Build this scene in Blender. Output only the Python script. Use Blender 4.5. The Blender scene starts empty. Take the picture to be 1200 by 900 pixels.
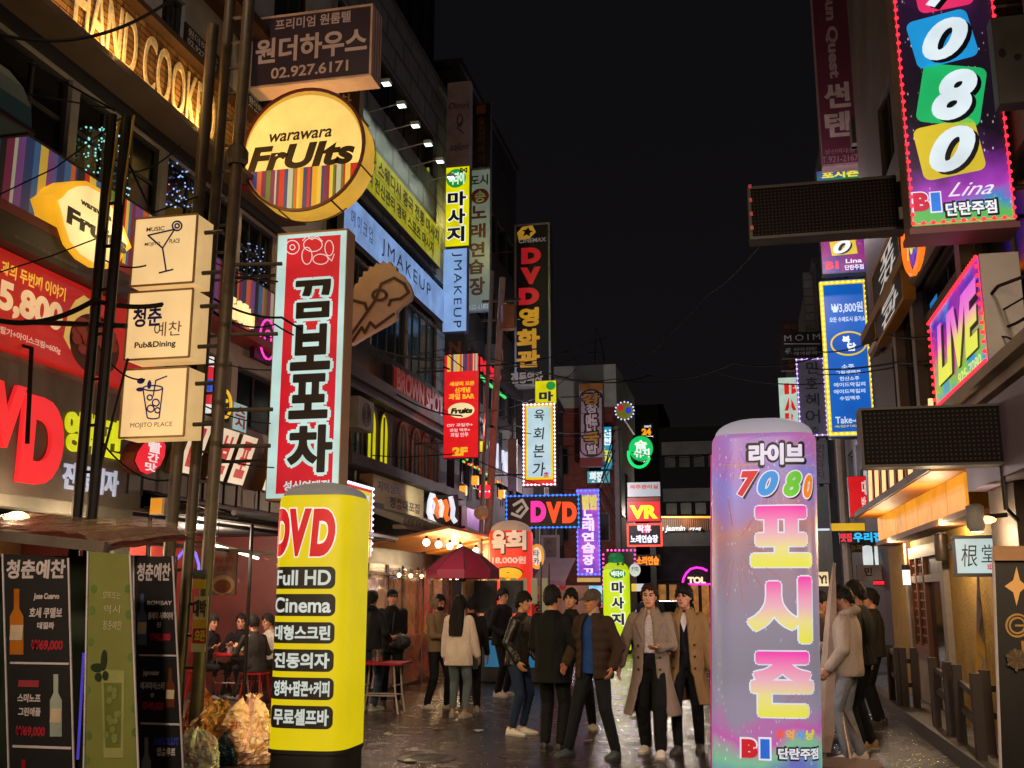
import bpy, bmesh, math, random
import numpy as np
from mathutils import Vector, Matrix, noise
random.seed(7)
C = bpy.context.scene.collection
SC = bpy.context.scene
# ------------------------------------------------------------ camera, night sky, exposure
CAMZ = 1.7
TH = math.atan(245/1200); PS = math.radians(12.2); FPX = 1200.0
f_ = Vector((-math.sin(PS)*math.cos(TH), math.cos(PS)*math.cos(TH), math.sin(TH)))
r_ = Vector((math.cos(PS), math.sin(PS), 0)); u_ = r_.cross(f_)
cam = bpy.data.objects.new('camera', bpy.data.cameras.new('camera')); C.objects.link(cam)
cam.data.sensor_width = 36; cam.data.lens = 36
cam.data.clip_start = .05; cam.data.clip_end = 2000
cam.matrix_world = Matrix(((r_.x, u_.x, -f_.x, 0), (r_.y, u_.y, -f_.y, 0), (r_.z, u_.z, -f_.z, CAMZ), (0, 0, 0, 1)))
SC.camera = cam
W = bpy.data.worlds.new('World'); SC.world = W; W.use_nodes = True
bg = W.node_tree.nodes['Background']; bg.inputs[1].default_value = .0042
wt = W.node_tree; wc = wt.nodes.new('ShaderNodeTexCoord'); ws = wt.nodes.new('ShaderNodeSeparateXYZ'); wr = wt.nodes.new('ShaderNodeValToRGB')      # city glow low in the night sky
wt.links.new(wc.outputs['Generated'], ws.inputs[0]); wt.links.new(ws.outputs['Z'], wr.inputs['Fac']); wt.links.new(wr.outputs['Color'], bg.inputs[0])
wr.color_ramp.elements[0].position = .1; wr.color_ramp.elements[0].color = (1.5, 1.25, 1.4, 1); wr.color_ramp.elements[1].position = .75; wr.color_ramp.elements[1].color = (.62, .64, .78, 1)
SC.view_settings.view_transform = 'Standard'; SC.view_settings.look = 'None'
SC.view_settings.exposure = 0.0; SC.view_settings.gamma = 1
SC.cycles.use_denoising = True
SC.cycles.max_bounces = 6; SC.cycles.diffuse_bounces = 3; SC.cycles.glossy_bounces = 3
SC.cycles.sample_clamp_indirect = 4; SC.cycles.caustics_reflective = False; SC.cycles.caustics_refractive = False
def lamp(name, loc, power, col=(1, .8, .55), r=.25, spot=None, target=None):
    d = bpy.data.lights.new(name, 'SPOT' if spot else 'POINT'); d.energy = power; d.color = col; d.shadow_soft_size = r
    o = bpy.data.objects.new(name, d); C.objects.link(o); o.location = loc
    if spot:
        d.spot_size = math.radians(spot); d.spot_blend = .6
        o.rotation_euler = (Vector(target)-Vector(loc)).to_track_quat('-Z', 'Y').to_euler()
    return o
# ------------------------------------------------------------ pixel of the photo -> point of the place
def ray(px, py): return f_*FPX + r_*(px-600) - u_*(py-450)
def at(px, py, X=None, Y=None, Z=None):
    d = ray(px, py)
    t = X/d.x if X is not None else Y/d.y if Y is not None else (Z-CAMZ)/d.z
    return Vector((0, 0, CAMZ)) + d*t
# ------------------------------------------------------------ materials
def lin(h, a=1):
    h = h.lstrip('#'); v = [int(h[i:i+2], 16)/255 for i in (0, 2, 4)]
    return tuple((c/12.92 if c <= .04045 else ((c+.055)/1.055)**2.4) for c in v)+(a,)
MC = {}
def nt(name):
    m = bpy.data.materials.new(name); m.use_nodes = True
    n = m.node_tree; b = n.nodes['Principled BSDF']
    return m, n, b
def surf(hexc, rough=.6, metal=0, var=.3, scale=2.5, bump=0, bscale=None, spec=.5):
    "painted, plastered, woven or metal surface with uneven grime"
    k = ('s', hexc, rough, metal, var, scale, bump, bscale, spec)
    if k in MC: return MC[k]
    m, n, b = nt('surface_'+hexc.strip('#')); L = n.links.new
    tc = n.nodes.new('ShaderNodeTexCoord')
    no = n.nodes.new('ShaderNodeTexNoise'); no.inputs['Scale'].default_value = scale; no.inputs['Detail'].default_value = 6; no.inputs['Roughness'].default_value = .65
    L(tc.outputs['Object'], no.inputs['Vector'])
    rp = n.nodes.new('ShaderNodeValToRGB'); c = lin(hexc)
    lo = tuple(x*(1-var) for x in c[:3])+(1,); hi = tuple(min(1, x*(1+var*.6)) for x in c[:3])+(1,)
    rp.color_ramp.elements[0].position = .3; rp.color_ramp.elements[0].color = lo
    rp.color_ramp.elements[1].position = .7; rp.color_ramp.elements[1].color = hi
    L(no.outputs['Fac'], rp.inputs['Fac']); L(rp.outputs['Color'], b.inputs['Base Color'])
    mr = n.nodes.new('ShaderNodeMapRange'); mr.inputs['To Min'].default_value = max(.03, rough-.15); mr.inputs['To Max'].default_value = min(1, rough+.15)
    L(no.outputs['Fac'], mr.inputs['Value']); L(mr.outputs['Result'], b.inputs['Roughness'])
    b.inputs['Metallic'].default_value = metal; b.inputs['Specular IOR Level'].default_value = spec
    if bump:
        nb = n.nodes.new('ShaderNodeTexNoise'); nb.inputs['Scale'].default_value = bscale or scale*6; nb.inputs['Detail'].default_value = 4
        L(tc.outputs['Object'], nb.inputs['Vector'])
        bp = n.nodes.new('ShaderNodeBump'); bp.inputs['Strength'].default_value = bump; bp.inputs['Distance'].default_value = .03
        L(nb.outputs['Fac'], bp.inputs['Height']); L(bp.outputs['Normal'], b.inputs['Normal'])
    MC[k] = m; return m
def lit(hexc, s=1.0, base=.35, rough=.45, var=.2, scale=2.2):
    "backlit acrylic, LED or lamp glass: it gives off its own colour"
    k = ('l', hexc, s, base, rough, var)
    if k in MC: return MC[k]
    m, n, b = nt('lit_'+hexc.strip('#')); L = n.links.new; c = lin(hexc)
    b.inputs['Base Color'].default_value = tuple(x*base for x in c[:3])+(1,); b.inputs['Roughness'].default_value = rough
    b.inputs['Emission Color'].default_value = c
    if var:
        tc = n.nodes.new('ShaderNodeTexCoord'); no = n.nodes.new('ShaderNodeTexNoise'); no.inputs['Scale'].default_value = scale; no.inputs['Detail'].default_value = 3
        L(tc.outputs['Object'], no.inputs['Vector'])
        mr = n.nodes.new('ShaderNodeMapRange'); mr.inputs['From Min'].default_value = .25; mr.inputs['From Max'].default_value = .75
        mr.inputs['To Min'].default_value = s*(1-var); mr.inputs['To Max'].default_value = s*(1+var)
        L(no.outputs['Fac'], mr.inputs['Value']); L(mr.outputs['Result'], b.inputs['Emission Strength'])
    else: b.inputs['Emission Strength'].default_value = s
    MC[k] = m; return m
def coordramp(name, axis, lo, hi, stops, emit=0, interp='CONSTANT', base=.4, dots=None):
    "bands of printed colour along one axis of the thing; emit>0 makes the print glow"
    m, n, b = nt(name); L = n.links.new
    tc = n.nodes.new('ShaderNodeTexCoord'); sx = n.nodes.new('ShaderNodeSeparateXYZ'); L(tc.outputs['Object'], sx.inputs[0])
    mr = n.nodes.new('ShaderNodeMapRange'); mr.inputs['From Min'].default_value = lo; mr.inputs['From Max'].default_value = hi
    L(sx.outputs[axis], mr.inputs['Value'])
    rp = n.nodes.new('ShaderNodeValToRGB'); cr = rp.color_ramp; cr.interpolation = interp
    stops = stops[:32]
    cr.elements[0].position = stops[0][0]; cr.elements[0].color = lin(stops[0][1])
    cr.elements[1].position = stops[1][0]; cr.elements[1].color = lin(stops[1][1])
    for p, h in stops[2:]:
        e = cr.elements.new(p); e.color = lin(h)
    L(mr.outputs['Result'], rp.inputs['Fac'])
    mx = n.nodes.new('ShaderNodeMix'); mx.data_type = 'RGBA'; mx.blend_type = 'MULTIPLY'; mx.inputs['Factor'].default_value = 1
    L(rp.outputs['Color'], mx.inputs['A']); mx.inputs['B'].default_value = (base, base, base, 1)
    L(mx.outputs['Result'], b.inputs['Base Color']); b.inputs['Roughness'].default_value = .5
    if emit:
        L(rp.outputs['Color'], b.inputs['Emission Color']); b.inputs['Emission Strength'].default_value = emit
    return m
def bands(cols, n=None, seed=1):
    rnd = random.Random(seed); n = n or 30; w = [rnd.uniform(.4, 1.6) for _ in range(n)]; s = sum(w); p = 0; out = []; last = None
    for x in w:
        c = rnd.choice([q for q in cols if q != last]); last = c; out.append((p/s, c)); p += x
    return out
def brickmat(name, c1, c2, mort, sx=.22, sy=.075, axis='X', rough=.8, bump=.6):
    m, n, b = nt(name); L = n.links.new
    tc = n.nodes.new('ShaderNodeTexCoord'); sp = n.nodes.new('ShaderNodeSeparateXYZ'); L(tc.outputs['Object'], sp.inputs[0])
    cb = n.nodes.new('ShaderNodeCombineXYZ')
    if axis == 'X':
        ad = n.nodes.new('ShaderNodeMath'); L(sp.outputs['X'], ad.inputs[0]); L(sp.outputs['Y'], ad.inputs[1]); L(ad.outputs[0], cb.inputs['X']); L(sp.outputs['Z'], cb.inputs['Y'])
    else:
        L(sp.outputs['X'], cb.inputs['X']); L(sp.outputs['Y'], cb.inputs['Y'])
    br = n.nodes.new('ShaderNodeTexBrick'); L(cb.outputs[0], br.inputs['Vector'])
    br.inputs['Scale'].default_value = 1; br.inputs['Brick Width'].default_value = sx; br.inputs['Row Height'].default_value = sy
    br.inputs['Mortar Size'].default_value = sy*.09; br.inputs['Bias'].default_value = -.1
    br.inputs['Color1'].default_value = lin(c1); br.inputs['Color2'].default_value = lin(c2); br.inputs['Mortar'].default_value = lin(mort)
    no = n.nodes.new('ShaderNodeTexNoise'); no.inputs['Scale'].default_value = 3; no.inputs['Detail'].default_value = 6; L(tc.outputs['Object'], no.inputs['Vector'])
    mr = n.nodes.new('ShaderNodeMapRange'); mr.inputs['To Min'].default_value = .45; mr.inputs['To Max'].default_value = 1.4; L(no.outputs['Fac'], mr.inputs['Value'])
    mx = n.nodes.new('ShaderNodeMix'); mx.data_type = 'RGBA'; mx.blend_type = 'MULTIPLY'; mx.inputs['Factor'].default_value = 1
    L(br.outputs['Color'], mx.inputs['A']); L(mr.outputs['Result'], mx.inputs['B']); L(mx.outputs['Result'], b.inputs['Base Color'])
    b.inputs['Roughness'].default_value = rough
    bp = n.nodes.new('ShaderNodeBump'); bp.inputs['Strength'].default_value = bump; bp.inputs['Distance'].default_value = .01; bp.invert = True
    L(br.outputs['Fac'], bp.inputs['Height']); L(bp.outputs['Normal'], b.inputs['Normal'])
    return m
def dotmat(name, axis, pitch, back, dot, emit=0):
    "LED module panel: a grid of small lamps on black"
    m, n, b = nt(name); L = n.links.new
    tc = n.nodes.new('ShaderNodeTexCoord'); sp = n.nodes.new('ShaderNodeSeparateXYZ'); L(tc.outputs['Object'], sp.inputs[0])
    def cell(o):
        a = n.nodes.new('ShaderNodeMath'); a.operation = 'DIVIDE'; L(o, a.inputs[0]); a.inputs[1].default_value = pitch
        c = n.nodes.new('ShaderNodeMath'); c.operation = 'FRACT'; L(a.outputs[0], c.inputs[0])
        d = n.nodes.new('ShaderNodeMath'); d.operation = 'SUBTRACT'; L(c.outputs[0], d.inputs[0]); d.inputs[1].default_value = .5
        e = n.nodes.new('ShaderNodeMath'); e.operation = 'MULTIPLY'; L(d.outputs[0], e.inputs[0]); L(d.outputs[0], e.inputs[1]); return e
    e1 = cell(sp.outputs[axis]); e2 = cell(sp.outputs['Z'])
    s = n.nodes.new('ShaderNodeMath'); L(e1.outputs[0], s.inputs[0]); L(e2.outputs[0], s.inputs[1])
    lt = n.nodes.new('ShaderNodeMath'); lt.operation = 'LESS_THAN'; L(s.outputs[0], lt.inputs[0]); lt.inputs[1].default_value = .05
    mx = n.nodes.new('ShaderNodeMix'); mx.data_type = 'RGBA'; L(lt.outputs[0], mx.inputs['Factor']); mx.inputs['A'].default_value = lin(back); mx.inputs['B'].default_value = lin(dot)
    L(mx.outputs['Result'], b.inputs['Base Color']); b.inputs['Roughness'].default_value = .8; b.inputs['Specular IOR Level'].default_value = .15
    return m
def party(name, stops, emit, zlo, zhi, scale=2.2, streak=1.0, seed=0, amp=.17):
    "backlit firework print: drifting colour clouds down the height, sparks over them"
    m, n, b = nt(name); L = n.links.new
    tc = n.nodes.new('ShaderNodeTexCoord'); sp = n.nodes.new('ShaderNodeSeparateXYZ'); L(tc.outputs['Object'], sp.inputs[0])
    no = n.nodes.new('ShaderNodeTexNoise'); no.noise_dimensions = '4D'; no.inputs['W'].default_value = seed; no.inputs['Scale'].default_value = scale; no.inputs['Detail'].default_value = 2.5; L(tc.outputs['Object'], no.inputs['Vector'])
    hs = n.nodes.new('ShaderNodeSeparateColor'); L(no.outputs['Color'], hs.inputs[0])
    mr = n.nodes.new('ShaderNodeMapRange'); mr.inputs['From Min'].default_value = zlo; mr.inputs['From Max'].default_value = zhi; L(sp.outputs['Z'], mr.inputs['Value'])
    nm = n.nodes.new('ShaderNodeMapRange'); nm.inputs['From Min'].default_value = .3; nm.inputs['From Max'].default_value = .7; nm.inputs['To Min'].default_value = -amp; nm.inputs['To Max'].default_value = amp; nm.clamp = False; L(hs.outputs[0], nm.inputs['Value'])
    ad = n.nodes.new('ShaderNodeMath'); L(mr.outputs['Result'], ad.inputs[0]); L(nm.outputs['Result'], ad.inputs[1])
    rp = n.nodes.new('ShaderNodeValToRGB'); cr = rp.color_ramp
    cr.elements[0].position, cr.elements[0].color = stops[0][0], lin(stops[0][1]); cr.elements[1].position, cr.elements[1].color = stops[1][0], lin(stops[1][1])
    for p, h in stops[2:]: e = cr.elements.new(p); e.color = lin(h)
    L(ad.outputs[0], rp.inputs['Fac'])
    vo = n.nodes.new('ShaderNodeTexVoronoi'); vo.inputs['Scale'].default_value = 26; 
    mp = n.nodes.new('ShaderNodeMapping'); mp.inputs['Scale'].default_value = (1, 1, .45); mp.inputs['Rotation'].default_value = (0, .7, 0); L(tc.outputs['Object'], mp.inputs[0]); L(mp.outputs[0], vo.inputs['Vector'])
    lt = n.nodes.new('ShaderNodeMapRange'); lt.inputs['From Min'].default_value = .22; lt.inputs['From Max'].default_value = .05; lt.inputs['To Max'].default_value = streak; L(vo.outputs['Distance'], lt.inputs['Value'])
    n2 = n.nodes.new('ShaderNodeTexNoise'); n2.inputs['Scale'].default_value = 3.3; L(tc.outputs['Object'], n2.inputs['Vector'])
    m2 = n.nodes.new('ShaderNodeMapRange'); m2.inputs['From Min'].default_value = .5; m2.inputs['From Max'].default_value = .62; L(n2.outputs['Fac'], m2.inputs['Value'])
    mu = n.nodes.new('ShaderNodeMath'); mu.operation = 'MULTIPLY'; L(lt.outputs['Result'], mu.inputs[0]); L(m2.outputs['Result'], mu.inputs[1])
    mx = n.nodes.new('ShaderNodeMix'); mx.data_type = 'RGBA'; L(mu.outputs[0], mx.inputs['Factor']); L(rp.outputs['Color'], mx.inputs['A']); mx.inputs['B'].default_value = (.75, .68, .85, 1)
    dk = n.nodes.new('ShaderNodeMix'); dk.data_type = 'RGBA'; dk.blend_type = 'MULTIPLY'; dk.inputs['Factor'].default_value = 1; L(mx.outputs['Result'], dk.inputs['A']); dk.inputs['B'].default_value = (.4, .4, .4, 1)
    L(dk.outputs['Result'], b.inputs['Base Color']); b.inputs['Roughness'].default_value = .4
    L(mx.outputs['Result'], b.inputs['Emission Color']); b.inputs['Emission Strength'].default_value = emit
    return m
# ------------------------------------------------------------ things and meshes
def tag(o, label, cat, group=None):
    o['label'] = label; o['category'] = cat
    if group: o['group'] = group
    return o
def thing(name, label, cat, loc=(0, 0, 0), group=None):
    o = bpy.data.objects.new(name, None); C.objects.link(o); o.location = loc; o.empty_display_size = .1
    return tag(o, label, cat, group)
def wl(o):
    v = Vector((0, 0, 0))
    while o: v += o.location; o = o.parent
    return v
class MB:
    def __init__(s): s.v = []; s.f = []; s.smooth = False
    def add(s, vs, fs):
        k = len(s.v); s.v += [tuple(p) for p in vs]; s.f += [tuple(i+k for i in q) for q in fs]; return s
    def box(s, x0, x1, y0, y1, z0, z1):
        return s.add([(x0,y0,z0),(x1,y0,z0),(x1,y1,z0),(x0,y1,z0),(x0,y0,z1),(x1,y0,z1),(x1,y1,z1),(x0,y1,z1)],
            [(0,3,2,1),(4,5,6,7),(0,1,5,4),(1,2,6,5),(2,3,7,6),(3,0,4,7)])
    def bar(s, p, q, w, h=None, up=(0, 0, 1)):
        p = Vector(p); q = Vector(q); h = h or w; d = (q-p).normalized(); up = Vector(up)
        if abs(d.dot(up)) > .98: up = Vector((1, 0, 0)) if abs(d.x) < .9 else Vector((0, 1, 0))
        a = d.cross(up).normalized()*w/2; b = a.cross(d).normalized()*h/2
        return s.add([p-a-b, p+a-b, p+a+b, p-a+b, q-a-b, q+a-b, q+a+b, q-a+b], [(0,1,2,3),(7,6,5,4),(0,4,5,1),(1,5,6,2),(2,6,7,3),(3,7,4,0)])
    def tube(s, pts, r, seg=8, cap=True, flat=1.0):
        pts = [Vector(p) for p in pts]; n = len(pts); rr = r if isinstance(r, (list, tuple)) else [r]*n; k = len(s.v)
        d0 = (pts[1]-pts[0]).normalized(); ref = Vector((0, 0, 1)) if abs(d0.z) < .9 else Vector((0, 1, 0))
        for i, p in enumerate(pts):
            d = (pts[min(i+1, n-1)]-pts[max(i-1, 0)]).normalized()
            a = d.cross(ref)
            a = a.normalized() if a.length > 1e-6 else Vector((1, 0, 0)); b = d.cross(a).normalized()
            for j in range(seg):
                t = 2*math.pi*j/seg; s.v.append(tuple(p+(a*math.cos(t)+b*math.sin(t)*flat)*rr[i]))
        for i in range(n-1):
            for j in range(seg):
                a = k+i*seg+j; b = k+i*seg+(j+1) % seg; s.f.append((a, b, b+seg, a+seg))
        if cap:
            s.f.append(tuple(k+j for j in reversed(range(seg)))); s.f.append(tuple(k+(n-1)*seg+j for j in range(seg)))
        return s
    def lathe(s, prof, c=(0, 0, 0), seg=24, ax=(1, 1)):
        k = len(s.v); n = len(prof)
        for r, z in prof:
            for j in range(seg):
                t = 2*math.pi*j/seg; s.v.append((c[0]+r*ax[0]*math.cos(t), c[1]+r*ax[1]*math.sin(t), c[2]+z))
        for i in range(n-1):
            for j in range(seg):
                a = k+i*seg+j; b = k+i*seg+(j+1) % seg; s.f.append((a, b, b+seg, a+seg))
        s.f.append(tuple(k+j for j in reversed(range(seg)))); s.f.append(tuple(k+(n-1)*seg+j for j in range(seg)))
        return s
    def ball(s, c, r, seg=10, rings=6):
        if not isinstance(r, (tuple, list)): r = (r, r, r)
        k = len(s.v); c = Vector(c)
        for i in range(1, rings):
            ph = math.pi*i/rings
            for j in range(seg):
                t = 2*math.pi*j/seg; s.v.append((c.x+r[0]*math.sin(ph)*math.cos(t), c.y+r[1]*math.sin(ph)*math.sin(t), c.z-r[2]*math.cos(ph)))
        s.v.append((c.x, c.y, c.z-r[2])); s.v.append((c.x, c.y, c.z+r[2])); B = k+(rings-1)*seg
        for i in range(rings-2):
            for j in range(seg):
                a = k+i*seg+j; b = k+i*seg+(j+1) % seg; s.f.append((a, b, b+seg, a+seg))
        for j in range(seg):
            s.f.append((B, k+(j+1) % seg, k+j)); q = k+(rings-2)*seg; s.f.append((q+j, q+(j+1) % seg, B+1))
        return s
    def loft(s, rings, cap=True):
        "rings: lists of equal length of points"
        k = len(s.v); m = len(rings[0])
        for R in rings: s.v += [tuple(p) for p in R]
        for i in range(len(rings)-1):
            for j in range(m):
                a = k+i*m+j; b = k+i*m+(j+1) % m; s.f.append((a, b, b+m, a+m))
        if cap:
            s.f.append(tuple(k+j for j in reversed(range(m)))); s.f.append(tuple(k+(len(rings)-1)*m+j for j in range(m)))
        return s
    def build(s, name, mat, parent=None, local=False, smooth=False):
        me = bpy.data.meshes.new(name)
        off = Vector((0, 0, 0)) if (local or parent is None) else wl(parent)
        me.from_pydata([(x-off.x, y-off.y, z-off.z) for x, y, z in s.v], [], s.f)
        if mat: me.materials.append(mat)
        if smooth or s.smooth:
            me.polygons.foreach_set('use_smooth', [True]*len(me.polygons))
            try: me.set_sharp_from_angle(angle=math.radians(40))
            except Exception: pass
        me.update()
        o = bpy.data.objects.new(name, me); C.objects.link(o)
        if parent: o.parent = parent
        return o
def struct(name, mb, mat):
    o = mb.build(name, mat); o['kind'] = 'structure'; return o
def dup(o, parent=None):
    c = o.copy(); C.objects.link(c)
    if parent: c.parent = parent
    for ch in list(o.children): dup(ch, c)
    return c
# ------------------------------------------------------------ lettering
GC = {}
def glyph(txt, bold=.02, shear=0, sp=1.0):
    k = (txt, bold, shear, sp)
    if k in GC: return GC[k]
    cu = bpy.data.curves.new('lettering', 'FONT'); cu.body = txt; cu.size = 1; cu.offset = bold; cu.shear = shear; cu.resolution_u = 5; cu.space_character = sp; cu.align_x = 'CENTER'; cu.space_line = .85
    o = bpy.data.objects.new('lettering', cu); C.objects.link(o)
    dg = bpy.context.evaluated_depsgraph_get(); ev = o.evaluated_get(dg); me = ev.to_mesh()
    v = [(p.co.x, p.co.y) for p in me.vertices]; fs = [tuple(p.vertices) for p in me.polygons]
    ev.to_mesh_clear(); bpy.data.objects.remove(o); bpy.data.curves.remove(cu)
    if v:
        x0 = min(p[0] for p in v); x1 = max(p[0] for p in v); y0 = min(p[1] for p in v); y1 = max(p[1] for p in v)
        v = [((p[0]-x0)/max(x1-x0, 1e-6), (p[1]-y0)/max(y1-y0, 1e-6)) for p in v]
    GC[k] = (v, fs); return GC[k]
class Frame:
    curved = False
    def __init__(s, O, u, n): s.O = Vector(O); s.u = Vector(u); s.n = Vector(n); s.w = s.h = 1
    def P(s, a, b, l=0): return s.O+s.u*a+Vector((0, 0, 1))*b+s.n*l
    def uv(s, px, py):
        d = ray(px, py); o = Vector((0, 0, CAMZ)); t = (s.O-o).dot(s.n)/d.dot(s.n); p = o+d*t-s.O
        return p.dot(s.u), p.z
class Drum:
    "frame wrapped round an upright inflated pillar: a round-cornered cross-section"
    curved = True
    def __init__(s, c, R, n=3.4, lean=0):
        s.lean = lean
        s.c = Vector(c); s.R = R; s.O = s.c; s.w = s.h = 1; s.n_ = n
        s.tab = [s.sec(math.radians(-115+i*.5)) for i in range(461)]; s.arc = [0.0]
        for p, q in zip(s.tab, s.tab[1:]): s.arc.append(s.arc[-1]+math.hypot(q[0]-p[0], q[1]-p[1]))
        m = s.arc[230]; s.arc = [a-m for a in s.arc]
    def sec(s, t, k=1.0):
        e = 2/s.n_; c, d = math.sin(t), -math.cos(t)
        return s.R*k*math.copysign(abs(c)**e, c), s.R*k*math.copysign(abs(d)**e, d)
    def ring(s, z, k=1.0, seg=72): return [(s.c.x+x+s.lean*z, s.c.y+y, s.c.z+z) for x, y in (s.sec(2*math.pi*(i+.5)/seg, k) for i in range(seg))]
    def P(s, a, b, l=0):
        i = int(np.searchsorted(s.arc, a)); i = min(max(i, 1), 460); k = (a-s.arc[i-1])/max(s.arc[i]-s.arc[i-1], 1e-9); p, q = s.tab[i-1], s.tab[i]
        d = Vector((q[0]-p[0], q[1]-p[1], 0)).normalized()
        return Vector((s.c.x+s.lean*b+p[0]+(q[0]-p[0])*k+d.y*l, s.c.y+p[1]+(q[1]-p[1])*k-d.x*l, s.c.z+b))
    def uv(s, px, py):
        z = 1.5
        for _ in range(3): a, z = s.uv1(px, py, s.lean*z)
        return a, z
    def uv1(s, px, py, off):
        d = ray(px, py); cx = s.c.x+off; cr = [d.x*(s.c.y+y)-d.y*(cx+x) for x, y in s.tab]; best = None
        for i in range(460):
            if cr[i]*cr[i+1] <= 0:
                k = cr[i]/(cr[i]-cr[i+1]) if cr[i] != cr[i+1] else 0; x = s.tab[i][0]+(s.tab[i+1][0]-s.tab[i][0])*k; y = s.tab[i][1]+(s.tab[i+1][1]-s.tab[i][1])*k
                t = math.hypot(cx+x, s.c.y+y)/math.hypot(d.x, d.y)
                if best is None or t < best[0]: best = (t, s.arc[i]+(s.arc[i+1]-s.arc[i])*k)
        if best is None:
            i = min(range(461), key=lambda i: abs(cr[i])); best = (math.hypot(cx+s.tab[i][0], s.c.y+s.tab[i][1])/math.hypot(d.x, d.y), s.arc[i])
        return best[1], CAMZ+d.z*best[0]-s.c.z
def fbox(F, box):
    x0, y0, x1, y1 = box
    if max(map(abs, box)) <= 1.6: return x0*F.w, (1-y1)*F.h, x1*F.w, (1-y0)*F.h
    a0 = F.uv(x0, (y0+y1)/2)[0]; a1 = F.uv(x1, (y0+y1)/2)[0]; b1 = F.uv((x0+x1)/2, y0)[1]; b0 = F.uv((x0+x1)/2, y1)[1]
    return a0, b0, a1, b1
def fpt(F, p):
    return (p[0]*F.w, (1-p[1])*F.h) if max(map(abs, p)) <= 1.6 else F.uv(*p)
def put(F, mb, pts2, faces, l0, thick=0):
    if F.curved:
        bm = bmesh.new(); vs = [bm.verts.new((a, b, 0)) for a, b in pts2]
        for q in faces:
            try: bm.faces.new([vs[i] for i in q])
            except ValueError: pass
        a0 = min(p[0] for p in pts2); a1 = max(p[0] for p in pts2); st = F.R*.09; x = a0+st
        while x < a1:
            bmesh.ops.bisect_plane(bm, geom=bm.verts[:]+bm.edges[:]+bm.faces[:], plane_co=(x, 0, 0), plane_no=(1, 0, 0)); x += st
        bm.verts.index_update(); pts2 = [(v.co.x, v.co.y) for v in bm.verts]; faces = [tuple(v.index for v in q.verts) for q in bm.faces]; bm.free()
    n = len(pts2); k = len(mb.v)
    mb.v += [tuple(F.P(a, b, l0+thick)) for a, b in pts2]; mb.f += [tuple(i+k for i in q) for q in faces]
    if thick:
        mb.v += [tuple(F.P(a, b, l0)) for a, b in pts2]
        ed = {}
        for q in faces:
            for i in range(len(q)):
                e = (q[i], q[(i+1) % len(q)]); ed[e] = 1
        for (a, b) in ed:
            if (b, a) not in ed: mb.f.append((k+b, k+a, k+n+a, k+n+b))
def glyphs(F, mb, tx, box, bold, shear, sp, lift, thick):
    a0, b0, a1, b1 = box; ex = 0
    if bold > .03 and any(ord(c) > 0x1100 for c in tx): ex = bold-.028; bold = .028
    v, fs = glyph(tx, bold, shear, sp); put(F, mb, [(a0+x*(a1-a0), b0+y*(b1-b0)) for x, y in v], fs, lift, thick)
    if ex:                                   # heavier weight: the same strokes laid side by side
        e = ex*(b1-b0)*.9
        for k in range(8):
            dx = e*math.cos(k*math.pi/4); dy = e*math.sin(k*math.pi/4); put(F, mb, [(a0+x*(a1-a0)+dx, b0+y*(b1-b0)+dy) for x, y in v], fs, lift-.0003*(k+1), thick)
def text(F, parent, mat, items, lift=.006, thick=0, bold=.02, shear=0, name='lettering', grow=0, sp=1.0):
    "items: (string, box) with box in photo pixels or in fractions of the sign; lines are parts of their own, single letters of a column share one"
    mb = MB(); out = None
    for it in items:
        t, box = it[0], it[1]; a0, b0, a1, b1 = fbox(F, box); one = len(t) < 2
        m = mb if one else MB()
        glyphs(F, m, t, (a0-grow, b0-grow, a1+grow, b1+grow), it[2] if len(it) > 2 else bold, shear, sp, lift, thick)
        if not one: out = m.build(name, mat, parent)
    return mb.build(name, mat, parent) if mb.v else out
def column(txt, x0, y0, x1, y1, gap=.1):
    "one box per character, stacked downwards"
    n = len(txt); h = (y1-y0)/n
    return [(c, (x0, y0+i*h+h*gap/2, x1, y0+(i+1)*h-h*gap/2)) for i, c in enumerate(txt) if c != ' ']
def poly(F, parent, mat, pts, lift=.004, thick=0, name='panel', mb=None, ab=False):
    own = mb is None; mb = mb or MB()
    q = pts if ab else [fpt(F, p) for p in pts]
    put(F, mb, q, [tuple(range(len(q)))], lift, thick)
    return mb.build(name, mat, parent) if own else mb
def rect(F, parent, mat, box, lift=.004, thick=0, name='panel', mb=None, rad=0):
    a0, b0, a1, b1 = fbox(F, box)
    if not rad: q = [(a0, b0), (a1, b0), (a1, b1), (a0, b1)]
    else:
        r = rad*min(a1-a0, b1-b0); q = []
        for cx, cy, s in ((a1-r, b0+r, -90), (a1-r, b1-r, 0), (a0+r, b1-r, 90), (a0+r, b0+r, 180)):
            q += [(cx+r*math.cos(math.radians(s+k*15)), cy+r*math.sin(math.radians(s+k*15))) for k in range(7)]
    return poly(F, parent, mat, q, lift, thick, name, mb, True)
def ell(F, parent, mat, box, lift=.004, thick=0, name='panel', mb=None, seg=28):
    a0, b0, a1, b1 = fbox(F, box)
    q = [((a0+a1)/2+(a1-a0)/2*math.cos(2*math.pi*i/seg), (b0+b1)/2+(b1-b0)/2*math.sin(2*math.pi*i/seg)) for i in range(seg)]
    return poly(F, parent, mat, q, lift, thick, name, mb, True)
def strokes(F, parent, mat, lines, w, lift=.008, thick=0, name='drawing'):
    "flat ribbons along polylines"
    mb = MB()
    for ln in lines:
        q = [Vector(fpt(F, p)) for p in ln]
        for i in range(len(q)-1):
            d = (q[i+1]-q[i])
            if d.length < 1e-6: continue
            d.normalize(); o = Vector((-d.y, d.x))*w/2; e = d*w*.3
            A, B = q[i]-e, q[i+1]+e
            put(F, mb, [tuple(A-o), tuple(B-o), tuple(B+o), tuple(A+o)], [(0, 1, 2, 3)], lift+.0007*(i % 3), thick)
    return mb.build(name, mat, parent)
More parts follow.
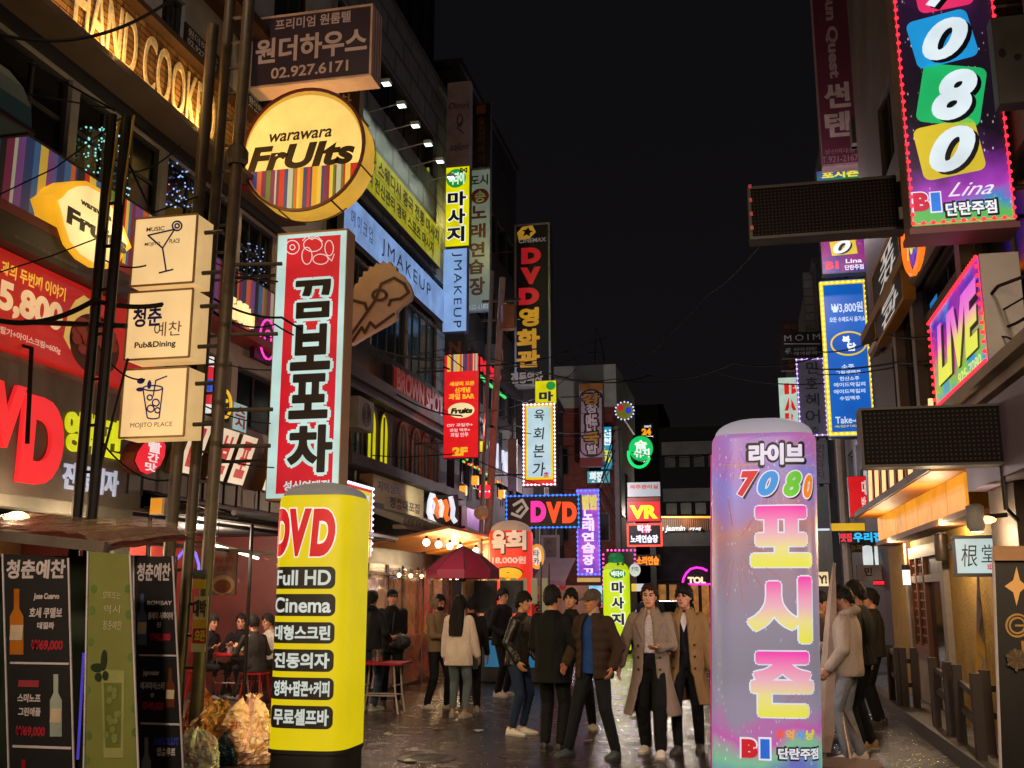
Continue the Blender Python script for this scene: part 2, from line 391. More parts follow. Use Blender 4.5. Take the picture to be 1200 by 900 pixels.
def circ(cx, cy, rx, ry=None, a0=0, a1=360, n=16):
    ry = ry or rx
    return [(cx+rx*math.cos(math.radians(a0+(a1-a0)*i/n)), cy+ry*math.sin(math.radians(a0+(a1-a0)*i/n))) for i in range(n+1)]
def bulbs(F, parent, mat, lines, step, r, lift=.02, name='bulb_string'):
    mb = MB()
    for ln in lines:
        q = [Vector(fpt(F, p)) for p in ln]
        for i in range(len(q)-1):
            L = (q[i+1]-q[i]).length; n = max(1, int(round(L/step)))
            for k in range(n):
                p = q[i].lerp(q[i+1], k/n); mb.ball(F.P(p.x, p.y, lift), r, 6, 4)
            if L > .3 and not F.curved: mb.bar(F.P(*q[i], .004), F.P(*q[i+1], .004), r*.3)
    return mb.build(name, mat, parent, smooth=True)
def edge(m=.03): return [[(m, m), (1-m, m), (1-m, 1-m), (m, 1-m), (m, m)]]
class Sign(Frame):
    def __init__(s, name, label, box, Y=None, X=None, t=.2, face=None, body=None, group=None, cat='sign', shape=None, rim=0, rimmat=None):
        if Y is not None:
            x0, y0, x1, y1 = box; A = at(x0, (y0+y1)/2, Y=Y); B = at(x1, (y0+y1)/2, Y=Y)
            zt = at((x0+x1)/2, y0, Y=Y).z; zb = at((x0+x1)/2, y1, Y=Y).z
            O = Vector((A.x, Y, zb)); u = (1, 0, 0); n = (0, -1, 0); s.w = B.x-A.x
        else:
            lx, ty, rx, ty2, by = box[:5]                     # left x, top y at left, right x, top y at right, bottom y at left
            A = at(lx, ty, X=X); B = at(rx, ty2, X=X); zt = (A.z+B.z)/2; zb = at(lx, by, X=X).z
            O = Vector((X, A.y, zb)); u, n = ((0, 1, 0), (1, 0, 0)) if X < 0 else ((0, -1, 0), (-1, 0, 0)); s.w = abs(B.y-A.y)
        w = s.w
        Frame.__init__(s, O, u, n); s.h = zt-zb; s.w = w
        s.t = t
        s.root = thing(name, label, cat, tuple(s.P(s.w/2, 0, -t/2)), group)
        face = face or lit('#ffffff')
        if shape == 'disc':
            s.casing = ell(s, s.root, body or face, (0, 0, 1, 1), -t, t-.002, 'casing', seg=48); s.face = ell(s, s.root, face, (.03, .03, .97, .97), -.002, .006, 'face', seg=48)
        elif isinstance(shape, list):
            s.casing = poly(s, s.root, body or face, shape, -t, t-.004, 'casing'); s.face = poly(s, s.root, face, shape, .001, 0, 'face')
        else:
            b = body or surf('#555555')
            s.casing = rect(s, s.root, b, (0, 0, 1, 1), -t, t-.004, 'casing')
            m = MB(); a = (0.0, 0.0, s.w, s.h)
            put(s, m, [(0, 0), (s.w, 0), (s.w, s.h), (0, s.h)], [(3, 2, 1, 0)], -t-.0015)     # back of the box
            m.build('back_panel', b, s.root)
            s.face = rect(s, s.root, face, (.012, .008, .988, .992), 0, 0, 'face')
        if rim:
            m = MB(); w_, h_ = s.w, s.h
            for (a0, b0, a1, b1) in ((0, 0, w_, rim), (0, h_-rim, w_, h_), (0, rim, rim, h_-rim), (w_-rim, rim, w_, h_-rim)):
                put(s, m, [(a0, b0), (a1, b0), (a1, b1), (a0, b1)], [(0, 1, 2, 3)], -.003, .018)
            m.build('rim', rimmat or b, s.root)
    def text(s, mat, items, **k): return text(s, s.root, mat, items, **k)
    def rect(s, mat, box, **k): return rect(s, s.root, mat, box, **k)
    def ell(s, mat, box, **k): return ell(s, s.root, mat, box, **k)
    def poly(s, mat, pts, **k): return poly(s, s.root, mat, pts, **k)
    def strokes(s, mat, lines, w, **k): return strokes(s, s.root, mat, lines, w, **k)
    def bulbs(s, mat, lines, step, r, **k): return bulbs(s, s.root, mat, lines, step, r, **k)
    def arm(s, side, length, mat=None, zs=(.15, .85), r=.025):
        for z in zs:
            a = 0 if side < 0 else s.w; m = MB(); m.tube([s.P(a, s.h*z, -s.t/2), s.P(a+side*length, s.h*z, -s.t/2)], r, 6); m.build('bracket', mat or surf('#3a3632', .5, .6), s.root)
# ------------------------------------------------------------ ground
def paving():
    m, n, b = nt('wet_paving'); L = n.links.new
    tc = n.nodes.new('ShaderNodeTexCoord')
    br = n.nodes.new('ShaderNodeTexBrick'); br.inputs['Scale'].default_value = 1; br.inputs['Brick Width'].default_value = .22; br.inputs['Row Height'].default_value = .11; br.inputs['Mortar Size'].default_value = .014
    br.inputs['Color1'].default_value = lin('#4c3f37'); br.inputs['Color2'].default_value = lin('#302925'); br.inputs['Mortar'].default_value = lin('#1b1816')
    wn = n.nodes.new('ShaderNodeTexNoise'); wn.inputs['Scale'].default_value = 2; L(tc.outputs['Object'], wn.inputs['Vector'])
    wa = n.nodes.new('ShaderNodeMix'); wa.data_type = 'VECTOR'; wa.inputs['Factor'].default_value = .008; L(tc.outputs['Object'], wa.inputs['A']); L(wn.outputs['Color'], wa.inputs['B']); L(wa.outputs['Result'], br.inputs['Vector'])
    no = n.nodes.new('ShaderNodeTexNoise'); no.inputs['Scale'].default_value = 2.6; no.inputs['Detail'].default_value = 8; no.inputs['Roughness'].default_value = .6; L(tc.outputs['Object'], no.inputs['Vector'])
    n3 = n.nodes.new('ShaderNodeTexNoise'); n3.inputs['Scale'].default_value = 48; n3.inputs['Detail'].default_value = 3; L(tc.outputs['Object'], n3.inputs['Vector'])
    mr = n.nodes.new('ShaderNodeMapRange'); mr.inputs['From Min'].default_value = .35; mr.inputs['From Max'].default_value = .68; mr.inputs['To Min'].default_value = .07; mr.inputs['To Max'].default_value = .34; L(no.outputs['Fac'], mr.inputs['Value'])
    mx = n.nodes.new('ShaderNodeMix'); mx.data_type = 'RGBA'; mx.blend_type = 'MULTIPLY'; mx.inputs['Factor'].default_value = .8
    L(br.outputs['Color'], mx.inputs['A']); L(n3.outputs['Color'], mx.inputs['B']); L(mx.outputs['Result'], b.inputs['Base Color'])
    L(mr.outputs['Result'], b.inputs['Roughness']); b.inputs['Specular IOR Level'].default_value = .5
    hh = n.nodes.new('ShaderNodeMath'); hh.operation = 'MULTIPLY'; hh.inputs[1].default_value = -1.1; L(br.outputs['Fac'], hh.inputs[0])
    ha = n.nodes.new('ShaderNodeMath'); L(hh.outputs[0], ha.inputs[0]); L(n3.outputs['Fac'], ha.inputs[1])
    bp = n.nodes.new('ShaderNodeBump'); bp.inputs['Strength'].default_value = 1; bp.inputs['Distance'].default_value = .008; L(ha.outputs[0], bp.inputs['Height']); L(bp.outputs['Normal'], b.inputs['Normal'])
    return m
PAVE = paving()
CONC = surf('#7d7a72', .75, 0, .3, 1.5, .15); CONCD = surf('#4c4a47', .8, 0, .35, 1.2, .15)
DARK = surf('#1a1918', .6, 0, .4, 2); BLACK = surf('#0b0b0c', .5); STEEL = surf('#4b443c', .45, .5, .35, 5); BLKSTEEL = surf('#161412', .45, .5, .3, 6)
GLASSD = surf('#0b0e10', .08, 0, .4, .8); TAN = surf('#8a6a45', .75, 0, .35, 2, .2); BROWN = surf('#3a2a1e', .7, 0, .35, 2, .2)
WHITE = surf('#c9c5ba', .6, 0, .12, 2); FRAMEM = surf('#33312f', .45, .4); DGREY = surf('#2c2b2d', .7, 0, .35, 1.5, .1)
g = MB().add([(-300, -60, 0), (300, -60, 0), (300, 400, 0), (-300, 400, 0)], [(0, 1, 2, 3)])
struct('street', g, PAVE)
k = MB().box(2.1, 2.26, 3, 42, 0, .16); struct('kerb', k, surf('#4d4a46', .55, 0, .4, 3, .3))
k = MB().box(2.262, 6, 3, 42, 0, .15); struct('pavement', k, brickmat('pavement_tiles', '#5a5148', '#463f38', '#1d1a17', .3, .3, 'Y', .5, .5))
# ------------------------------------------------------------ buildings
def wall_holes(parent, X, sg, Y0, Y1, Z0, Z1, holes, mat, thick=.25, name='wall'):
    ys = sorted({Y0, Y1, *[h[0] for h in holes], *[h[1] for h in holes]}); zs = sorted({Z0, Z1, *[h[2] for h in holes], *[h[3] for h in holes]})
    ys = [y for y in ys if Y0 <= y <= Y1]; zs = [z for z in zs if Z0 <= z <= Z1]; mb = MB()
    for j in range(len(zs)-1):
        run = None
        for i in range(len(ys)-1):
            cy, cz = (ys[i]+ys[i+1])/2, (zs[j]+zs[j+1])/2
            solid = not any(h[0] < cy < h[1] and h[2] < cz < h[3] for h in holes)
            if solid and run is None: run = ys[i]
            if run is not None and (not solid or i == len(ys)-2):
                e = ys[i+1] if solid else ys[i]
                mb.box(min(X, X-sg*thick), max(X, X-sg*thick), run, e, zs[j], zs[j+1]); run = None
    return mb.build(name, mat, parent)
def window(parent, X, sg, h, nm=2, nz=1, fmat=None, pmat=None, fw=.06):
    y0, y1, z0, z1 = h; fmat = fmat or FRAMEM; pmat = pmat or GLASSD
    xa, xb = sorted((X-sg*.06, X-sg*.14)); m = MB()
    m.box(xa, xb, y0, y0+fw, z0, z1).box(xa, xb, y1-fw, y1, z0, z1).box(xa, xb, y0+fw, y1-fw, z0, z0+fw).box(xa, xb, y0+fw, y1-fw, z1-fw, z1)
    xc, xd = sorted((X-sg*.075, X-sg*.135))
    for i in range(1, nm):
        y = y0+(y1-y0)*i/nm; m.box(xc, xd, y-fw*.4, y+fw*.4, z0+fw, z1-fw)
    xc, xd = sorted((X-sg*.08, X-sg*.13))
    for i in range(1, nz):
        z = z0+(z1-z0)*i/nz; m.box(xc, xd, y0+fw, y1-fw, z-fw*.4, z+fw*.4)
    o = m.build('window', fmat, parent)
    xa, xb = sorted((X-sg*.1, X-sg*.115)); MB().box(xa, xb, y0+.01, y1-.01, z0+.01, z1-.01).build('pane', pmat, o)
    return o
def building(name, label, X, sg, Y0, Y1, H, holes, mat, depth=8, z0=0, zs=2.7, wins=True, nm=2, nz=1, shell=None, cat='building', pmats=None):
    t = thing(name, label, cat, (X-sg*depth/2, (Y0+Y1)/2, 0))
    wall_holes(t, X, sg, Y0, Y1, z0, H, holes, mat)
    xa, xb = sorted((X-sg*.252, X-sg*depth)); s = MB().box(xa, xb, Y0, Y1, zs, H-.1); s.build('shell', shell or mat, t)
    xa, xb = sorted((X+sg*.08, X-sg*depth)); MB().box(xa, xb, Y0-.02, Y1+.02, H+.002, H+.2).build('roof_coping', shell or mat, t)
    if wins:
        for i, h in enumerate(holes):
            if h[2] >= 2.5: window(t, X, sg, h[:4], h[4] if len(h) > 4 else nm, h[5] if len(h) > 5 else nz, pmat=h[6] if len(h) > 6 else None)
    return t
# left, nearest: restaurants below, white upper storey
L1h = [(2, 11.45, 0, 2.6), (11.8, 17.3, 0, 2.75)]
for y0, y1 in ((4, 7.9), (8.1, 9.9), (10.05, 11.9), (12.05, 14.1), (14.25, 15.5), (15.65, 17.2)): L1h.append((y0, y1, 6.65, 7.7, 3, 2))
L1h += [(12.3, 14.2, 4.25, 5.2, 3, 1), (14.4, 17.2, 4.25, 5.2, 4, 1)]
WG = surf('#16261f', .15, 0, .3, 1)
for y0, y1 in ((8.2, 9.1), (10.3, 11.0), (11.62, 12.2), (14.6, 15.4), (15.9, 16.7)): L1h.append((y0, y1, 9.25, 10.1, 2, 1, WG))
for y0, y1 in ((8.2, 9.4), (10.5, 11.7), (13.2, 14.4), (15, 16.4)): L1h.append((y0, y1, 11.6, 12.9, 2, 1, WG))
L1 = building('restaurant_building', 'near left building with fruit pub storey, white upper floor and warm lit brick name band', -7.5, 1, 2, 17.5, 14, L1h, surf('#8f8b85', .7, 0, .3, 1.2, .1), 7, shell=DGREY)
m = MB(); m.box(-7.49, -7.0, 2, 17.5, 10.45, 10.62); m.build('eave', surf('#3a2216', .6, 0, .3, 3), L1)
MB().box(-7.497, -7.42, 2, 17.45, 6.6, 6.66).box(-7.497, -7.42, 2, 17.45, 7.72, 7.86).build('window_band_trim', DARK, L1)
m = MB().box(-14.2, -14, 2, 17.5, 0, 2.7).box(-14, -7.76, 11.5, 11.7, 0, 2.7).box(-14, -7.76, 17.3, 17.48, 0, 2.7).box(-14, -7.76, 2, 2.2, 0, 2.7); m.build('shop_partition', surf('#5b1f1a', .6, 0, .4, 1.5, .1), L1)
MB().box(-14, -7.52, 11.7, 17.3, 0, .02).build('shop_floor', surf('#3d332b', .5), L1)
MB().box(-9.52, -9.4, 11.72, 17.28, .021, 2.7).build('rear_wall', surf('#8a2c22', .5, 0, .45, 2, .1), L1)
MB().box(-7.52, -7.40, 11.8, 17.45, 2.76, 3.0).build('shop_beam', BROWN, L1)
MB().box(-9, -8.8, 2.2, 11.45, 0, 2.65).build('stall_rear_wall', surf('#5a3a20', .6, 0, .5, 2, .1), L1)
# left, second: pale stone office block over the pub
L2h = [(17.7, 24.7, 12.5, 13.75, 6, 1), (18.2, 26, 9.55, 9.95, 8, 1), (17.7, 20.1, 6.9, 8.55, 4, 1), (20.2, 22.6, 6.9, 8.55, 4, 1, surf('#101c22', .06)), (22.7, 25.1, 6.9, 8.55, 4, 1, lit('#20343a', .35, .4, .2, .6, 3))]
L2 = building('office_block', 'pale stone office block with a dark window band above the long yellow massage sign', -7.45, 1, 17.5, 25.9, 15.3, L2h, brickmat('stone_cladding', '#716f69', '#686762', '#4f4d49', 1.2, .6, 'X', .6, .3), 8, shell=CONCD)
MB().box(-9, -7.9, 17.6, 25.9, 15.55, 19.6).build('setback_storey', surf('#0d1413', .4, 0, .3, 1), L2)
m = MB()
for i in range(9): m.box(-7.898, -7.84, 17.8+i*.98, 17.86+i*.98, 15.55, 19.4)
m.build('setback_mullions', surf('#1c2a26', .4, .3), L2)
MB().box(-7.449, -7.38, 17.6, 25.9, .02, 2.7).build('shop_front', surf('#2a1a12', .5, 0, .5, 3, .1), L2)
for i in range(7):
    o = MB().box(-7.379, -7.34, 17.9+i*1.13, 18.85+i*1.13, .6, 2.3).build('shop_window', surf('#20140e', .4), L2); MB().box(-7.339, -7.332, 18+i*1.13, 18.75+i*1.13, .7, 2.2).build('lit_pane', lit(('#6a3a18', '#7a2a18', '#8a5a2a', '#3a4a6a')[i % 4], 1.0, .3, .2, .7, 6), o)
MB().box(-7.449, -7.42, 17.55, 25.88, 5.96, 6.89).box(-7.449, -7.42, 17.55, 25.88, 8.56, 9.54).build('dark_cladding', surf('#121214', .3, 0, .4, 2), L2)
# gothic pub front under it
pub = thing('pub_front', 'dark gothic pub front with arched windows above the cream tavern sign', 'pub', (-7.3, 21.8, 0))
MB().box(-7.44, -7.3, 17.6, 25.7, 3.0, 6.0).build('wall', surf('#1b1815', .7, 0, .4, 3, .3), pub)
MB().box(-7.3, -6.9, 17.6, 25.7, 5.72, 5.95).box(-7.3, -7.0, 17.6, 25.7, 5.55, 5.715).build('cornice', surf('#26221d', .6, 0, .3, 3), pub)
MB().box(-7.3, -6.8, 17.6, 25.7, 4.05, 4.25).build('sill_ledge', surf('#1d1a18', .6), pub)
def arch(y, w, z0, z1, pm):
    fr = MB(); sp = z1-w*.75
    def pts(s, k=8):
        r = []
        for i in range(k+1):
            a = math.pi/2*i/k*.98; r.append((y-s*w/2+s*w*(1-math.cos(a*.67))*1.0, sp+(z1-sp)*math.sin(a)))
        return r
    L_ = [(-7.27, y-w/2, z0)]+[(-7.27, a, b) for a, b in pts(1)]; R_ = [(-7.27, y+w/2, z0)]+[(-7.27, 2*y-a, b) for a, b in pts(1)]
    fr.tube(L_, .035, 6).tube(R_, .035, 6).tube([(-7.27, y, z0), (-7.27, y, z1-.1)], .022, 6).tube([(-7.27, y-w/2, z0), (-7.27, y+w/2, z0)], .03, 6)
    o = fr.build('window', surf('#55432f', .6), pub)
    v = [(-7.29, a, b) for _, a, b in L_]+[(-7.29, a, b) for _, a, b in reversed(R_)]
    MB().add(v, [tuple(range(len(v)))]).build('pane', pm, o)
GRN = lit('#06251d', .5); YL = lit('#d8d400', .75)
for i, y in enumerate((18.1, 19.0, 19.9, 20.65, 21.9, 22.9, 23.7, 24.5)): arch(y, .62, 4.35, 5.5, YL if i in (2, 3) else GRN)
# left, third and fourth: dark slabs with small signs
L3h = [(26.6+i*1.5, 27.7+i*1.5, z, z+1.3) for i in range(5) for z in (4.6, 7.2, 9.8, 12.4)]
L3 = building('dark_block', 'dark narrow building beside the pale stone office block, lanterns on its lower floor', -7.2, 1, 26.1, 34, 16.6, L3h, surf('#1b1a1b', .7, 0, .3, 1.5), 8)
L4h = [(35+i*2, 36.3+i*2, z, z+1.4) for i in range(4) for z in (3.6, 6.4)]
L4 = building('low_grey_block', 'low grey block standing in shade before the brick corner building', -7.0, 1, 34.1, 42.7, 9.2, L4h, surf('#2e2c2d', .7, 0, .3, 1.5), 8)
# brick corner building that steps out into the street
BRK = brickmat('red_brick', '#7c3a26', '#5f2a1c', '#43372f', .24, .08)
L5 = thing('brick_building', 'red brick corner building with a pale green roof parapet stepping into the street', 'building', (-8, 47, 0))
MB().box(-14, -4.8, 43, 51, 0, 9.5).build('wall', BRK, L5); MB().box(-14, -4.72, 42.92, 51.1, 9.502, 11.35).build('parapet', surf('#9aa395', .6, 0, .25, 1), L5)
for x, z in ((-7.2, 7.2), (-5.6, 7.2), (-7.2, 4.4), (-5.5, 4.4)):
    o = MB().box(x-.4, x+.4, 42.95, 42.996, z-.6, z+.6).build('window', FRAMEM, L5); MB().box(x-.34, x+.34, 42.93, 42.948, z-.54, z+.54).build('pane', GLASSD, o)
o = MB()
for y in (45, 48): o.box(-4.796, -4.74, y-.7, y+.7, 5, 7)
o.build('shutter', surf('#54626a', .5), L5)
# the dark buildings that close the street
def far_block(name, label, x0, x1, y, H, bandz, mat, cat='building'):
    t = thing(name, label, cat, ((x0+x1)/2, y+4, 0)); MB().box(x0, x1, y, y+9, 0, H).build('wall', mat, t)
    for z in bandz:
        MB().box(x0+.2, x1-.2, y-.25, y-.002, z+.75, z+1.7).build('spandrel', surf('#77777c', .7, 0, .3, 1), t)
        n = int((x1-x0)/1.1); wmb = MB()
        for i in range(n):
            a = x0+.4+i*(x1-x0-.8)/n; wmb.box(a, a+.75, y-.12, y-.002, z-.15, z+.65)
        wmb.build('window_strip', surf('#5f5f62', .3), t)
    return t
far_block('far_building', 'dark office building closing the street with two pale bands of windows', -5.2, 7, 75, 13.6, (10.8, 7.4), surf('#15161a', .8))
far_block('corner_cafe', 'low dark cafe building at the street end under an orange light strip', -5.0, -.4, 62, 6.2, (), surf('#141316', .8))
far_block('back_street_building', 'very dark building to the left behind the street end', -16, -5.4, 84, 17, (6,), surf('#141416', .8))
# right, nearest: yellow restaurant below, karaoke storey above
R1h = [(11.6, 14.3, 5.35, 5.72, 2, 1), (14.5, 15.9, 4.15, 5.6, 2, 1, surf('#141b22', .1)), (16.1, 17.2, 3.9, 5.6, 2, 1, surf('#241f19', .15)), (8, 11.2, 3.9, 5.6, 3, 1),
       (11.5, 13.4, 6.4, 7.9, 2, 1, surf('#2a2140', .12)), (8, 11, 6.4, 7.9, 3, 1), (13.9, 15, 8.3, 9.6, 2, 1), (15.5, 16.8, 8.3, 9.6, 2, 1), (11, 13, 9, 10.4, 2, 1)]
R1 = building('karaoke_building', 'near right building, brown upper storeys with window bands above the yellow plaster restaurant', 2.62, -1, 3, 19.5, 14, R1h, surf('#4a3d33', .7, 0, .35, 1.5, .15), 7, z0=2.95, zs=2.95)
MB().tube([(2.5, 10.4, 5.83), (2.5, 18.4, 5.83)], .1, 10).build('drain_pipe', surf('#7b6b5c', .5, .2), R1)
MB().box(2.3, 2.61, 10.4, 18.4, 5.98, 6.14).build('ledge', surf('#8a6a35', .55, 0, .2, 3), R1)
for y in (11.4, 14.4, 16): MB().box(2.48, 2.618, y-.12, y+.12, 3.7, 5.72).build('pilaster', surf('#6d5b4c', .6, 0, .25, 2), R1)
R2h = [(20+i*2, 21.3+i*2, z, z+1.4) for i in range(6) for z in (4, 6.8, 9.6)]
R2 = building('brown_tower', 'brown building behind the near right one, carrying the tall blue menu sign', 3.1, -1, 19.7, 33, 15, R2h, surf('#3b302a', .7, 0, .3, 1.5), 7)
R3 = building('grey_tower', 'grey building far down the right side behind the hair salon sign', 2.9, -1, 33.2, 58, 12.2, [(35+i*3, 36.8+i*3, z, z+1.4) for i in range(7) for z in (4, 6.8, 9.4)], surf('#3b3937', .7, 0, .4, 1.5, .1), 7)
# yellow plaster restaurant at the kerb
YP = surf('#9a7a2e', .8, 0, .3, 4, .5, 25)
rest = thing('plaster_restaurant', 'restaurant front of rough yellow plaster with wooden lattice door and glowing canopy', 'restaurant', (2.9, 15.5, .15))
MB().box(2.62, 2.9, 3.2, 14.15, .15, 2.47).box(2.62, 2.9, 16.95, 19.3, .15, 2.47).box(2.62, 2.9, 14.15, 16.95, 2.36, 2.47).build('wall', YP, rest)
MB().box(2.9, 6, 3.2, 19.3, .15, 2.94).build('body', BROWN, rest)
MB().box(2.54, 2.618, 14.02, 14.25, .15, 2.46).box(2.54, 2.618, 16.8, 17.03, .15, 2.46).box(2.57, 2.618, 14.25, 16.8, 2.2, 2.36).box(2.57, 2.618, 14.25, 16.8, 1.85, 1.95).build('door_frame', surf('#857b70', .6, 0, .25, 4, .2), rest)
lat = MB()
for i in range(9): lat.box(2.60, 2.63, 15.72+i*.12, 15.745+i*.12, .95, 2.2)
for i in range(10): lat.box(2.595, 2.64, 15.66, 16.78, .96+i*.125, .985+i*.125)
lat.box(2.57, 2.66, 15.58, 15.68, .16, 2.2).box(2.57, 2.66, 16.7, 16.8, .16, 2.2).box(2.57, 2.66, 16.2, 16.28, .9, 2.2).box(2.57, 2.66, 15.68, 16.7, .85, .95)
d1 = lat.build('lattice_door', surf('#6a3a18', .55, 0, .3, 5), rest); MB().box(2.64, 2.67, 15.68, 16.72, .95, 2.2).build('door_glass', lit('#a8855a', .5, .4, .3, .6, 5), d1); MB().box(2.59, 2.66, 15.685, 16.69, .16, .85).build('kick_panel', surf('#8d8478', .6), d1)
d2 = MB().box(2.63, 2.68, 14.26, 15.57, .16, 1.85).build('glass_door', surf('#0f1318', .08, 0, .3, 1), rest); MB().tube([(2.6, 14.45, .8), (2.6, 14.45, 1.5)], .02, 6).build('handle', surf('#b5b0a6', .25, .9), d2)
MB().box(2.62, 2.68, 14.26, 16.8, 1.95, 2.2).build('transom', surf('#3a2010', .5, 0, .4, 6), rest)
can = MB().box(2.0, 2.617, 11.2, 18.2, 2.93, 3.02).build('canopy', surf('#c77a2a', .6, 0, .2, 3), rest)
MB().box(2.3, 2.618, 11.2, 18.3, 2.47, 2.54).build('canopy_soffit', surf('#7a4b20', .6, 0, .25, 3), rest)
AMB = lit('#ea9418', .95, .15, .5, .3, 3)
for i in range(7):
    y = 11.3+i*.98; MB().box(2.33, 2.36, y, y+.94, 2.545, 2.925).build('light_panel', AMB, rest)
MB().box(1.97, 1.998, 11.2, 18.2, 2.94, 3.03).build('canopy_rail', surf('#3a2412', .6), rest)
# slatted name board over the canopy
sl = thing('slatted_board', 'slanted wooden slat board with white light tubes above the glowing canopy', 'sign', (2.3, 15, 3.05))
MB().box(2.35, 2.5, 11.6, 18.4, 3.05, 3.9).build('backing', surf('#5b3a1a', .6, 0, .3, 3), sl)
m = MB()
for i in range(22): m.box(2.27, 2.35, 11.7+i*.31, 11.8+i*.31, 3.06, 3.88)
m.build('slats', surf('#8f5d2b', .55, 0, .25, 5), sl)
for i in range(8):
    y = 12+i*.8; MB().tube([(2.18, y, 3.12), (2.22, y+.12, 3.85)], .028, 6).build('light_tube', lit('#ffc98a', 1.3, var=0), sl)
# stone portal at the right edge
po = thing('stone_portal', 'beige stone entrance with stepped mouldings at the right edge', 'entrance', (2.4, 9.6, 0))
ST = surf('#8c7d6b', .65, 0, .25, 2, .15)
for i, (dx, z0, z1) in enumerate(((.2, 3.3, 3.39), (.1, 3.392, 3.48), (0, 3.482, 3.58))): MB().box(2.1+dx, 2.6, 7.4, 11.3-dx, z0, z1).build('moulding', ST, po)
MB().box(2.15, 2.6, 7.4, 10.3, 2.63, 3.29).build('fascia', surf('#6f6375', .5, 0, .2, 1), po)
MB().box(2.3, 2.61, 9.3, 10.2, 0.15, 2.62).build('pillar', surf('#4f443a', .7, 0, .3, 2, .2), po)
# ------------------------------------------------------------ restaurant, stall and eave lamps; unseen fill lamps added along the street
WARM = (1, .72, .42); NEUT = (1, .86, .7); COOL = (.8, .88, 1)
lamp('street_key_fill', (-3.6, -1.5, 7.2), 2600, (1, .74, .54), .4, 46, (-2.6, 12.5, .6))  # added key spots behind the camera, no street lamp stands here
lamp('camera_side_fill', (-3.0, -2.5, 4.5), 420, (1, .76, .6), .5)  # added fill points beside and behind the camera, no fixtures built
lamp('street_key_fill', (1.4, -1.0, 7.6), 1700, (1, .72, .54), .4, 46, (-.6, 12.5, .6))
lamp('camera_side_fill', (-5.6, 2.5, 3.0), 150, WARM, .3)
lamp('camera_side_fill', (1.9, 3.2, 3.2), 300, WARM, .3)
lamp('restaurant_light', (-8.2, 14.8, 2.5), 260, (1, .78, .6), .1)
lamp('stall_light', (-7.2, 10.4, 2.2), 50, WARM, .1)
lamp('tent_light', (-7.0, 19.2, 1.95), 22, (1, .5, .28), .1)
lamp('tent_light', (-6.4, 23.5, 2.4), 60, WARM, .12)
lamp('eave_light', (2.3, 12.6, 2.44), 75, WARM, .05)
lamp('eave_light', (2.3, 16.8, 2.44), 75, WARM, .05)
lamp('facade_fill', (-6.2, 8.0, 10.6), 130, NEUT, .2)  # fill lamp added out of view to brighten the upper wall
lamp('sign_spill_fill', (-5.7, 20.0, 7.4), 22, (1, .8, .75), .08)  # added fill lamps standing in for light spilled by the signs
lamp('sign_spill_fill', (-5.6, 29.5, 7.0), 110, (.9, .9, 1), .08)
lamp('sign_spill_fill', (-4.6, 36.5, 5.2), 500, (1, .75, .8), .1)
lamp('sign_spill_fill', (2.3, 27, 5.0), 150, (.8, .86, 1), .08)
lamp('sign_spill_fill', (2.2, 20.5, 9.0), 150, (1, .8, .9), .08)
lamp('lane_fill', (-5.4, 16.6, 2.9), 90, (1, .7, .5), .08)  # fill lamp added to brighten the lane
lamp('street_end_light', (-4.0, 58, 6.0), 1500, NEUT, .2)
# ============================================================ SIGNS, left side
INK = surf('#17110f', .6, var=.1); NAVY = surf('#1b2a78', .5, var=.1); WPAINT = surf('#cfc9c0', .6, var=.1)
STRIPC = ['#c8281c', '#e8a51c', '#5f7a2a', '#d4622a', '#7a2a4a', '#e6c24a', '#2b3f6b', '#b9bda0', '#8a2018']
# purple room-rental board
S = Sign('hanging_sign', 'dark purple oblong board with pale lettering and phone number, above the round fruit sign', (294, 13.5, 436, 96.5), Y=13.9, t=.42, face=surf('#35283a', .5, var=.15), body=surf('#c7a79c', .5, var=.15), rim=.035, rimmat=surf('#c9a9a0', .5))
S.text(surf('#c3b0bd', .6, var=.08), [('프리미엄 원룸텔', (323, 18, 411, 31)), ('원더하우스', (300, 39, 430, 69), .03), ('02.927.6171', (318, 75, 408, 88))])
S.arm(-1, .8)
m = MB()
for i in range(3): m.box(S.O.x+S.w+.001, S.O.x+S.w+.006, S.O.y+.1+i*.11, S.O.y+.12+i*.11, S.O.z+.03, S.O.z+S.h-.03)
m.build('side_rib', surf('#8a6d66', .5), S.root)
# round fruit sign
S = Sign('round_sign', 'big round glowing cream fruit pub sign with brown rim and striped lower part', (284, 108, 428, 248), Y=13.5, t=.45, face=lit('#f6cf70', .95), body=lit('#d9a437', .8), shape='disc')
R = S.w/2
m = MB(); q = circ(R, R, R, R, 0, 360, 48); q2 = circ(R, R, R*.955, R*.955, 0, 360, 48)
for i in range(48):
    pa, pb, pc, pd = q[i], q[i+1], q2[i+1], q2[i]
    for a, b, l0, l1 in ((pa, pb, -.012, .03),): m.add([S.P(*a, -.012), S.P(*b, -.012), S.P(*b, .03), S.P(*a, .03), S.P(*pd, .03), S.P(*pc, .03), S.P(*pc, .006), S.P(*pd, .006)], [(0, 1, 2, 3), (3, 2, 5, 4), (4, 5, 6, 7)])
m.build('rim', surf('#5e1f12', .45), S.root)
m = MB()
for (a, b) in zip(circ(R, R, R+.004, R+.004, 0, 360, 48), circ(R, R, R+.004, R+.004, 0, 360, 48)[1:]): m.add([S.P(*a, -.44), S.P(*b, -.44), S.P(*b, -.40), S.P(*a, -.40)], [(0, 1, 2, 3)])
for an in (-20, -60, -110, 30, 200): m.bar(S.P(R+R*math.cos(math.radians(an)), R+R*math.sin(math.radians(an)), 0), S.P(R+R*math.cos(math.radians(an)), R+R*math.sin(math.radians(an)), -.44), .025)
m.build('casing_strap', surf('#5e1f12', .45), S.root)
